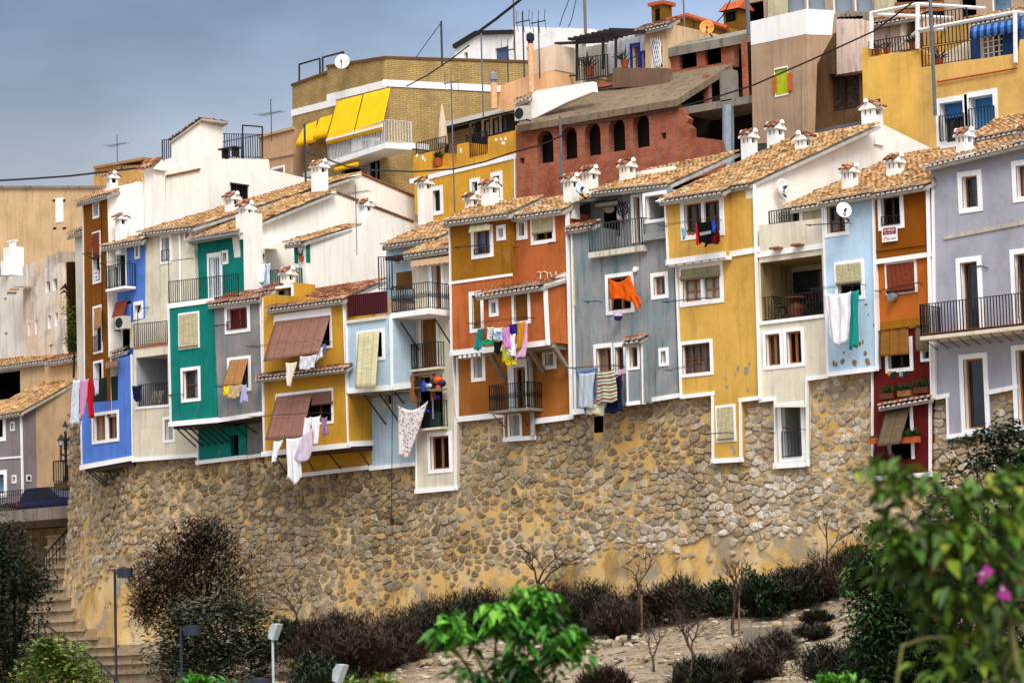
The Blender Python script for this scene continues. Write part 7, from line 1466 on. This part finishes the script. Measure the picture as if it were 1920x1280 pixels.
def tree(name, label, cat, root_p, fork, blobs, size, lm, bark=BARK, tr=.12, seed=1, asp=.42, droop=.3, group=None, crown='crown', dens=1.0, spread=.3, twigs=None):
    """blobs: (centre, (rx, ry, rz), leaf count[, tone range])"""
    rd = random.Random(seed); r0 = empty(name, root_p, label, cat, 0, group); rp = np.array(root_p); m = MB(); fk = np.array(fork) - rp
    m.tube([(0, 0, -.2), fk * .5 + np.array([.06, 0, 0]), fk], [tr, tr * .8, tr * .65], 8); limbs(m, fk, [b[0] - rp for b in blobs], tr * .6, rd)
    if twigs:
        for b in blobs:
            for _ in range(twigs): v = np.array([rd.gauss(0, .45) for _ in range(3)]) * b[1]; e = b[0] - rp + v; m.tube([b[0] - rp + v * .1, b[0] - rp + v * .6 + np.array([0, 0, .05]), e], [tr * .14, tr * .09, tr * .03], 4)
    m.build('trunk', bark, r0); m = MB()
    for b in blobs: leaves(m, b[0] - rp, np.array(b[1]), int(b[2] * dens), size, rd, asp, droop, spread=spread, tone=b[3] if len(b) > 3 else (0, 1))
    if m.f: m.build(crown, lm, r0)
    return r0
def B_(px, py, rx, ry, dist, n, tone=(0, 1), ry3=None):
    k = dist / FPX; return (at(px, py, dist), (rx * k, (ry3 or (rx + ry) / 2 * k), ry * k), n, tone)
# dead brown tamarisk and olive bush before the wall
g0 = ground_at(395, 1265); dT = topx(g0 + np.array([0, 1.2, 0]))[2]; 
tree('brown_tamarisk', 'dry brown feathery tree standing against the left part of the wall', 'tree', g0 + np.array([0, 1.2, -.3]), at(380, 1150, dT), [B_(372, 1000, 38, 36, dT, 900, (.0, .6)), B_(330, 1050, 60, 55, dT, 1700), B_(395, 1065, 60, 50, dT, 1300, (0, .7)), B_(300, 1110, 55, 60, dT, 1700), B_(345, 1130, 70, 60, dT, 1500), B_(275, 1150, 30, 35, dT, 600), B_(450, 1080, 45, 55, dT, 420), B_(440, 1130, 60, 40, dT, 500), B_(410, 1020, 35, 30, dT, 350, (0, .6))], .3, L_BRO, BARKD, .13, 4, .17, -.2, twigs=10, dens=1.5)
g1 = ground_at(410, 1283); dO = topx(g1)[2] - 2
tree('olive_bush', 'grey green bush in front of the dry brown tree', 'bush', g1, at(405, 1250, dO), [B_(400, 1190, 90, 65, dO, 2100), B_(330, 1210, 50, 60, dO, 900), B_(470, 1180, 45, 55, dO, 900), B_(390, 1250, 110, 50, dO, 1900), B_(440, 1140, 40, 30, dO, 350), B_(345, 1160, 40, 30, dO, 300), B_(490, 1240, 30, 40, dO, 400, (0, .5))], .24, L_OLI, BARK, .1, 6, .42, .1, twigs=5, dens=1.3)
# shrubs along the foot of the wall, each a thing
def shrub(label, x, y, rx, ry, kind, seed):
    p = near_wall(x, y + ry * .9 + 10); k = topx(p)[2] / FPX; rd = random.Random(seed); rx, ry = rx * 1.2, ry * 1.12; r0 = empty('shrub', p, label, 'shrub', 0, 'shrubs on the slope below the wall'); m = MB(); wx, hz_ = rx * k * 1.15, 2 * ry * k
    for _ in range(int(26 + rx * .5)): a = rd.uniform(0, 6.283); f = rd.uniform(.2, 1); e = np.array([math.cos(a) * wx * f, math.sin(a) * wx * f * .8, hz_ * rd.uniform(.35, 1.0) * (1.15 - .5 * f)]); m.tube([(0, 0, -.1), e * [.4, .4, .6], e], [.03, .02, .006], 4)
    m.build('branches', BARKD, r0); m = MB(); lm, sz, asp = {'brown': (L_BRO, .26, .11), 'dark': (L_SHR, .25, .13), 'green': (L_DARK, .2, .32)}[kind]
    for _ in range(int(rx * ry * .008) + 3):
        a = rd.uniform(0, 6.283); f = rd.uniform(.1, .85); c = np.array([math.cos(a) * wx * f, math.sin(a) * wx * f * .8, hz_ * rd.uniform(.2, .75) * (1.1 - .45 * f)])
        leaves(m, c, np.array([wx * .33, wx * .33, hz_ * .25]), 230, sz, rd, asp, -.4, nclump=6, spread=.35, tone=(0, .8))
    m.build('foliage', lm, r0)
SHR = [(540, 1192, 40, 34, 'green', 'dark green shrub right of the pale grey lamp'), (592, 1212, 52, 46, 'brown', 'brown shrub second along the foot of the wall from the left'), (640, 1180, 45, 36, 'dark', 'dull shrub behind the brown ones near the flaked plaster'), (665, 1218, 62, 48, 'brown', 'broad brown shrub below the grey plaster patch'), (740, 1200, 55, 50, 'brown', 'rust brown shrub left of the bright green tree'), (790, 1172, 55, 44, 'dark', 'dull shrub touching the wall left of the bright green tree'), (845, 1158, 50, 40, 'brown', 'brown shrub just behind the bright green tree at its left'),
       (905, 1150, 55, 42, 'dark', 'dark shrub hidden behind the bright green tree'), (975, 1140, 50, 34, 'brown', 'brown shrub under the leafless tree'), (1050, 1132, 50, 34, 'brown', 'brown shrub right of the bright green tree'), (1110, 1140, 60, 44, 'dark', 'dull shrub between bright green tree and staked brown tree'), (1150, 1162, 48, 36, 'brown', 'low brown shrub left of the wooden stake'), (1225, 1128, 55, 40, 'brown', 'brown shrub right of the staked brown tree'), (1285, 1118, 50, 38, 'dark', 'dull shrub near the middle of the plaster band'), (1352, 1122, 42, 28, 'green', 'dark green shrub left of the bare staked sapling'), (1420, 1112, 50, 40, 'green', 'dark green shrub right of the bare staked sapling'),
       (1482, 1098, 55, 40, 'dark', 'dull shrub on the sand bank at the right'), (1540, 1085, 50, 38, 'brown', 'brown shrub under the thin bare tree'), (1590, 1066, 45, 40, 'brown', 'brown shrub beside the large leafy tree'), (1525, 1178, 30, 13, 'dark', 'small low shrub on the open sand'), (1530, 1150, 26, 11, 'dark', 'smaller low shrub above the open sand'), (1455, 1208, 36, 26, 'brown', 'brown shrub by the concrete block'), (1410, 1248, 55, 36, 'brown', 'wide brown shrub below the concrete block'), (1565, 1255, 55, 38, 'dark', 'dull shrub against the large leafy tree at the bottom'), (1128, 1272, 42, 22, 'brown', 'low brown shrub at the bottom edge in the middle'), (600, 1262, 60, 30, 'green', 'grey green shrub at the bottom edge left of centre'), (1330, 1262, 50, 28, 'dark', 'dull shrub under the many stemmed bare tree')]
for i, s in enumerate(SHR): shrub(s[5], *s[:5], 40 + i)
# bare and half bare trees
def bare(label, x, y, top, w, seed, lv=0, tr=.07, forks=4, stake=False, lean=0):
    p = near_wall(x, y); k = topx(p)[2] / FPX; H = W0.P(x, top, p[1])[2] - p[2]; rd = random.Random(seed); r0 = empty('bare_tree', p, label, 'tree', 0, 'small trees on the slope'); m = MB(); tips = []
    def grow(a, d, L, r, n):
        b1 = a + d * L * .5 + np.array([rd.gauss(0, .05) * L, rd.gauss(0, .05) * L, 0]); b2 = a + d * L; m.tube([a, b1, b2], [r, r * .85, r * .7], 5)
        if n == 0: tips.append(b2); return
        for _ in range(rd.choice([2, 3, 3])):
            e = d + np.array([rd.gauss(0, .55) * w, rd.gauss(0, .5) * w, rd.gauss(.05, .25)]); e /= np.linalg.norm(e); grow(b2, e, L * rd.uniform(.6, .85), r * .62, n - 1)
    grow(np.array([0, 0, -.1]), np.array([lean, 0, 1.0]), H * .36, tr, forks); m.build('trunk', BARK, r0)
    if lv:
        m = MB()
        for t in tips: leaves(m, t, np.array([.3, .3, .2]), lv, .13, rd, .16, 0, nclump=2, spread=.5, tone=(0, .8))
        m.build('foliage', L_BRO if lv < 14 else L_SHR, r0)
    if stake: m = MB(); m.tube([(.16, 0, -.2), (.2, 0, H * .5)], .035, 6); m.build('stake', plain('weathered stake', '#7a5a3c', .9), r0)
bare('leafless spreading tree against the plaster band left of centre', 1010, 1118, 1008, 1.2, 3, 0, .08, 5); bare('small tree with a thin brown canopy and wooden stake', 1196, 1195, 1038, 1.1, 8, 13, .08, 4, True); bare('thin bare sapling with a dark stake', 1378, 1195, 1050, .8, 5, 0, .07, 4, True); bare('thin bare tree near the leafy tree on the right', 1548, 1068, 958, .9, 9, 3, .05, 4, False, .1); bare('many stemmed bare tree low on the slope', 1300, 1262, 1140, 1.0, 14, 4, .06, 5); bare('pale leafless bush beside the olive bush', 560, 1165, 1060, 1.3, 17, 0, .05, 5, False, -.1); bare('twiggy dry sapling left of the many stemmed tree', 1225, 1262, 1170, .9, 23, 5, .05, 4)
# dark tree and shrubs at the lower left
tree('dark_tree', 'large dark green tree at the lower left edge', 'tree', at(20, 1700, 74), at(15, 1330, 74), [B_(10, 1010, 40, 40, 74, 650, (0, .5)), B_(25, 1080, 60, 55, 74, 1500, (0, .5)), B_(60, 1095, 35, 30, 74, 450, (.1, .7)), B_(10, 1160, 70, 70, 74, 1800, (0, .45)), B_(30, 1240, 80, 60, 74, 1800, (0, .45)), B_(-40, 1100, 60, 120, 74, 900, (0, .5))], .15, L_DARK, BARKD, .16, 3, .4, .4)
tree('green_shrub', 'yellow green shrub at the bottom left beside the stair', 'shrub', at(140, 1500, 62), at(140, 1330, 62), [B_(110, 1235, 45, 38, 62, 900), B_(140, 1262, 44, 34, 62, 800), B_(178, 1284, 30, 20, 62, 300), B_(75, 1270, 50, 35, 62, 700), B_(85, 1215, 25, 22, 62, 300)], .13, L_YEL, BARK, .06, 12, .45, .1)
# foreground: bright tree in the middle, leafy tree and flowering branches at the right
tree('bright_tree', 'bright green young tree in the foreground at the bottom centre', 'tree', at(960, 1900, 22), at(955, 1390, 22), [B_(985, 1132, 42, 24, 22, 190, (.4, 1)), B_(930, 1150, 34, 22, 22, 100, (.35, 1)), B_(1022, 1152, 34, 24, 22, 100, (.35, 1)), B_(972, 1182, 62, 26, 22, 170, (.1, .7)), B_(862, 1165, 22, 18, 22, 42, (.4, 1)), B_(836, 1190, 24, 26, 22, 60, (.4, 1)), B_(882, 1202, 20, 18, 22, 32), B_(1066, 1178, 26, 20, 22, 58, (.4, 1)), B_(1078, 1214, 15, 26, 22, 44, (.3, 1)), B_(1036, 1216, 30, 20, 22, 56), B_(950, 1238, 42, 30, 22, 100, (0, .5)), B_(1000, 1262, 42, 22, 22, 80, (0, .5)), B_(900, 1268, 28, 16, 22, 32, (0, .6)), B_(846, 1262, 16, 22, 22, 22, (.3, .9)), B_(960, 1292, 66, 20, 22, 100, (0, .5))], .118, L_BRI, BARKG, .05, 7, .46, .65, spread=.42)  # low inner clumps toned darker, crown shade put into leaf colour
dR = 66
tree('leafy_tree', 'large dense dark green tree filling the lower right corner', 'tree', at(1760, 1900, dR), at(1750, 1400, dR), [B_(1680, 1090, 70, 60, dR, 1500), B_(1760, 1120, 110, 90, dR, 2800, (0, .7)), B_(1660, 1170, 60, 70, dR, 1400, (0, .9)), B_(1700, 1240, 110, 60, dR, 2600, (0, .7)), B_(1830, 1230, 110, 80, dR, 2400, (0, .6)), B_(1850, 1090, 80, 80, dR, 1500), B_(1640, 1040, 35, 45, dR, 320, (.3, 1)), B_(1640, 1240, 40, 50, dR, 600), B_(1780, 1010, 60, 50, dR, 650), B_(1880, 1000, 60, 70, dR, 800), B_(1610, 1110, 22, 50, dR, 200, (.3, 1)), B_(1860, 1040, 90, 60, dR, 1100, (0, .5)), B_(1720, 1060, 70, 50, dR, 800, (0, .6)), B_(1640, 1200, 40, 80, dR, 900, (0, .5)), B_(1760, 1260, 150, 40, dR, 1500, (0, .4)), B_(1900, 1150, 50, 90, dR, 1500, (0, .4)), B_(1615, 1060, 24, 30, dR, 160, (.2, .9))], .17, L_MID, BARKD, .16, 9, .36, .5, dens=1.35)
tree('dark_tree', 'tall dark leafy tree rising at the right edge before the lavender house', 'tree', at(1890, 1900, 58), at(1880, 1150, 58), [B_(1880, 815, 42, 30, 58, 420, (0, .6)), B_(1905, 860, 45, 45, 58, 700, (0, .5)), B_(1860, 870, 40, 34, 58, 420, (0, .6)), B_(1830, 815, 28, 14, 58, 90, (0, .6)), B_(1775, 920, 24, 60, 58, 260, (.1, .8)), B_(1750, 950, 26, 30, 58, 140), B_(1890, 940, 50, 50, 58, 500, (0, .6)), B_(1810, 830, 30, 12, 58, 60)], .15, L_DARK, BARKD, .07, 19, .4, .3)
dB = 13.0
r0 = tree('flowering_branch', 'blurred foreground branches with yellow green leaves and pink orchid flowers at right', 'tree', at(2050, 2100, dB), at(1960, 1120, dB), [B_(1690, 878, 45, 22, dB, 26, (.2, .8)), B_(1660, 905, 30, 18, dB, 14, (.2, .7)), B_(1720, 890, 30, 20, dB, 14, (.3, .8)), B_(1660, 990, 50, 30, dB, 40, (.1, .6)), B_(1720, 1000, 60, 36, dB, 52, (.1, .6)), B_(1680, 1040, 50, 30, dB, 34, (.1, .6)), B_(1760, 1040, 60, 40, dB, 50), B_(1840, 930, 50, 30, dB, 34, (.3, .9)), B_(1870, 900, 40, 22, dB, 20, (.4, .9)), B_(1890, 970, 50, 50, dB, 50, (.2, .9)), B_(1800, 980, 40, 40, dB, 28, (.2, .9)), B_(1830, 1050, 60, 50, dB, 44, (.1, .9)), B_(1790, 1110, 50, 40, dB, 26, (.2, .9)), B_(1800, 1240, 50, 40, dB, 24, (.3, 1)), B_(1890, 1210, 40, 60, dB, 26, (.3, 1)), B_(1840, 1180, 40, 30, dB, 14, (.3, 1)), B_(1740, 1080, 60, 40, dB, 24, (0, .5)), B_(1880, 1080, 50, 60, dB, 24, (0, .5)), B_(1900, 900, 40, 40, dB, 26, (.2, .8)), B_(1790, 940, 50, 30, dB, 22, (.1, .6)), B_(1860, 1140, 70, 50, dB, 40, (0, .3)), B_(1760, 1150, 60, 50, dB, 26, (0, .3)), B_(1860, 1260, 70, 30, dB, 26, (0, .4))], .088, L_YEL, BARKG, .006, 31, .55, .75, crown='leaves', spread=.52, dens=1.4)
m = MB(); o0 = np.array(r0.location)
for pts, r in ((((1700, 930), (1760, 970), (1830, 1020), (1935, 1075)), .011), (((1880, 1100), (1895, 1150), (1925, 1190)), .009), (((1878, 1040), (1890, 1140), (1908, 1250), (1920, 1340)), .012), (((1680, 1290), (1692, 1210), (1740, 1195), (1780, 1195)), .008), (((1690, 870), (1705, 930)), .004)): m.tube([at(x, y, dB) - o0 for x, y in pts], [r * .7] + [r] * (len(pts) - 1), 8)
m.build('branch', BARKG, r0)
FLW = plain('magenta petals', '#a63a8a', .6, 0, .2, .4, 30)
for k, (cx, cy, pet) in enumerate(((1842, 1076, ((-16, 2), (14, -22), (26, -8), (-4, 24), (12, 12))), (1880, 1105, ((-12, 18), (18, 24), (2, 26), (14, 8), (-2, -14))))):
    m = MB(); c = at(cx, cy, dB - .3) - o0
    for dx, dy in pet:
        t = at(cx + dx * .85, cy + dy * .85, dB - .3) - o0; d = t - c; L = np.linalg.norm(d); s = np.cross(d / L, F); m.add([c, c + d * .6 + s * L * .3 + np.array([0, 0, .004]), t, c + d * .6 - s * L * .3], [(0, 1, 2), (0, 2, 3)])
    q = m.build('flower', FLW, r0); m = MB(); m.tube([c, c + np.array([0, -.01, .006])], [.007, .003], 6); m.build('flower_centre', plain('pale petal base', '#e2cfe0', .6), q)
for lb, x, w, sd in (('bright green shoots at the bottom edge before the short lamp', 385, 60, 51), ('yellow green shoots at the bottom edge left of the bright green tree', 700, 70, 52), ('soft green tuft at the bottom edge under the right slope', 1570, 60, 53)):
    tree('green_shoots', lb, 'shrub', at(x, 1500, 30), at(x, 1330, 30), [B_(x - w * .5, 1283, w * .3, 16, 30, 90, (.4, 1)), B_(x + w * .2, 1282, w * .4, 14, 30, 110, (.3, 1)), B_(x, 1300, w, 20, 30, 200, (.2, 1))], .09, L_BRI if sd != 52 else L_YEL, BARK, .03, sd, .4, -.3)
# palm trunk and climbers between the peach house and the row
p = W0.P(137, 660, 5); r0 = empty('palm_tree', p, 'shaggy palm trunk between the peach house and the brown tower', 'palm'); H = W0.P(137, 492, 5)[2] - p[2]; m = MB(); rd = random.Random(2)
for i in range(46): z = H * i / 46; m.tube([(0, 0, z), (0, 0, z + H / 44)], [.2, .3], 9)
m.build('trunk', L_BRO if False else plain('palm bark', '#5a4026', .9, 0, .1, .4, 12), r0); m = MB()
for i in range(9): a = 2.2 + i * .25; e = np.array([math.cos(a) * .7, math.sin(a) * .5, H * .62 + rd.uniform(-.1, .5)]); [m.add([(0, 0, H * .62), e * [.6, .6, 1] + np.array([0, 0, .22 + .03]), e, e * [.6, .6, 1] + np.array([0, 0, .12])], [(0, 1, 2, 3)])]
m.build('fronds', L_DARK, r0)
tree('climbing_plant', 'dry and green climbers hanging by the palm trunk', 'plant', W0.P(138, 700, 4.6), W0.P(137, 640, 4.6), [(W0.P(137, 620, 4.6), (.25, .25, .9), 260, (0, .7)), (W0.P(128, 585, 4.6), (.3, .2, .7), 90, (.6, 1)), (W0.P(133, 650, 4.6), (.3, .3, .5), 160, (0, .7))], .16, L_YEL, BARKD, .05, 44)
m = MB(); m.grid([[(x, y, min(26.0, zd - .5 + (y - 9.5) * .55) + (.6 * (vnoise(x * .15, y * .15, 3) - .5) if y > 10 else 0)) for x in np.linspace(-62, 70, 60)] for y in np.linspace(9.5, 70, 40)])
m.grid([[(x, 9.5, z) for x in np.linspace(-62, 70, 20)] for z in np.linspace(1, zd - .5, 4)]); struct(m.build('hillside', plaster('hill earth', '#8f7a5e', '#4f412e', .6), None, True))
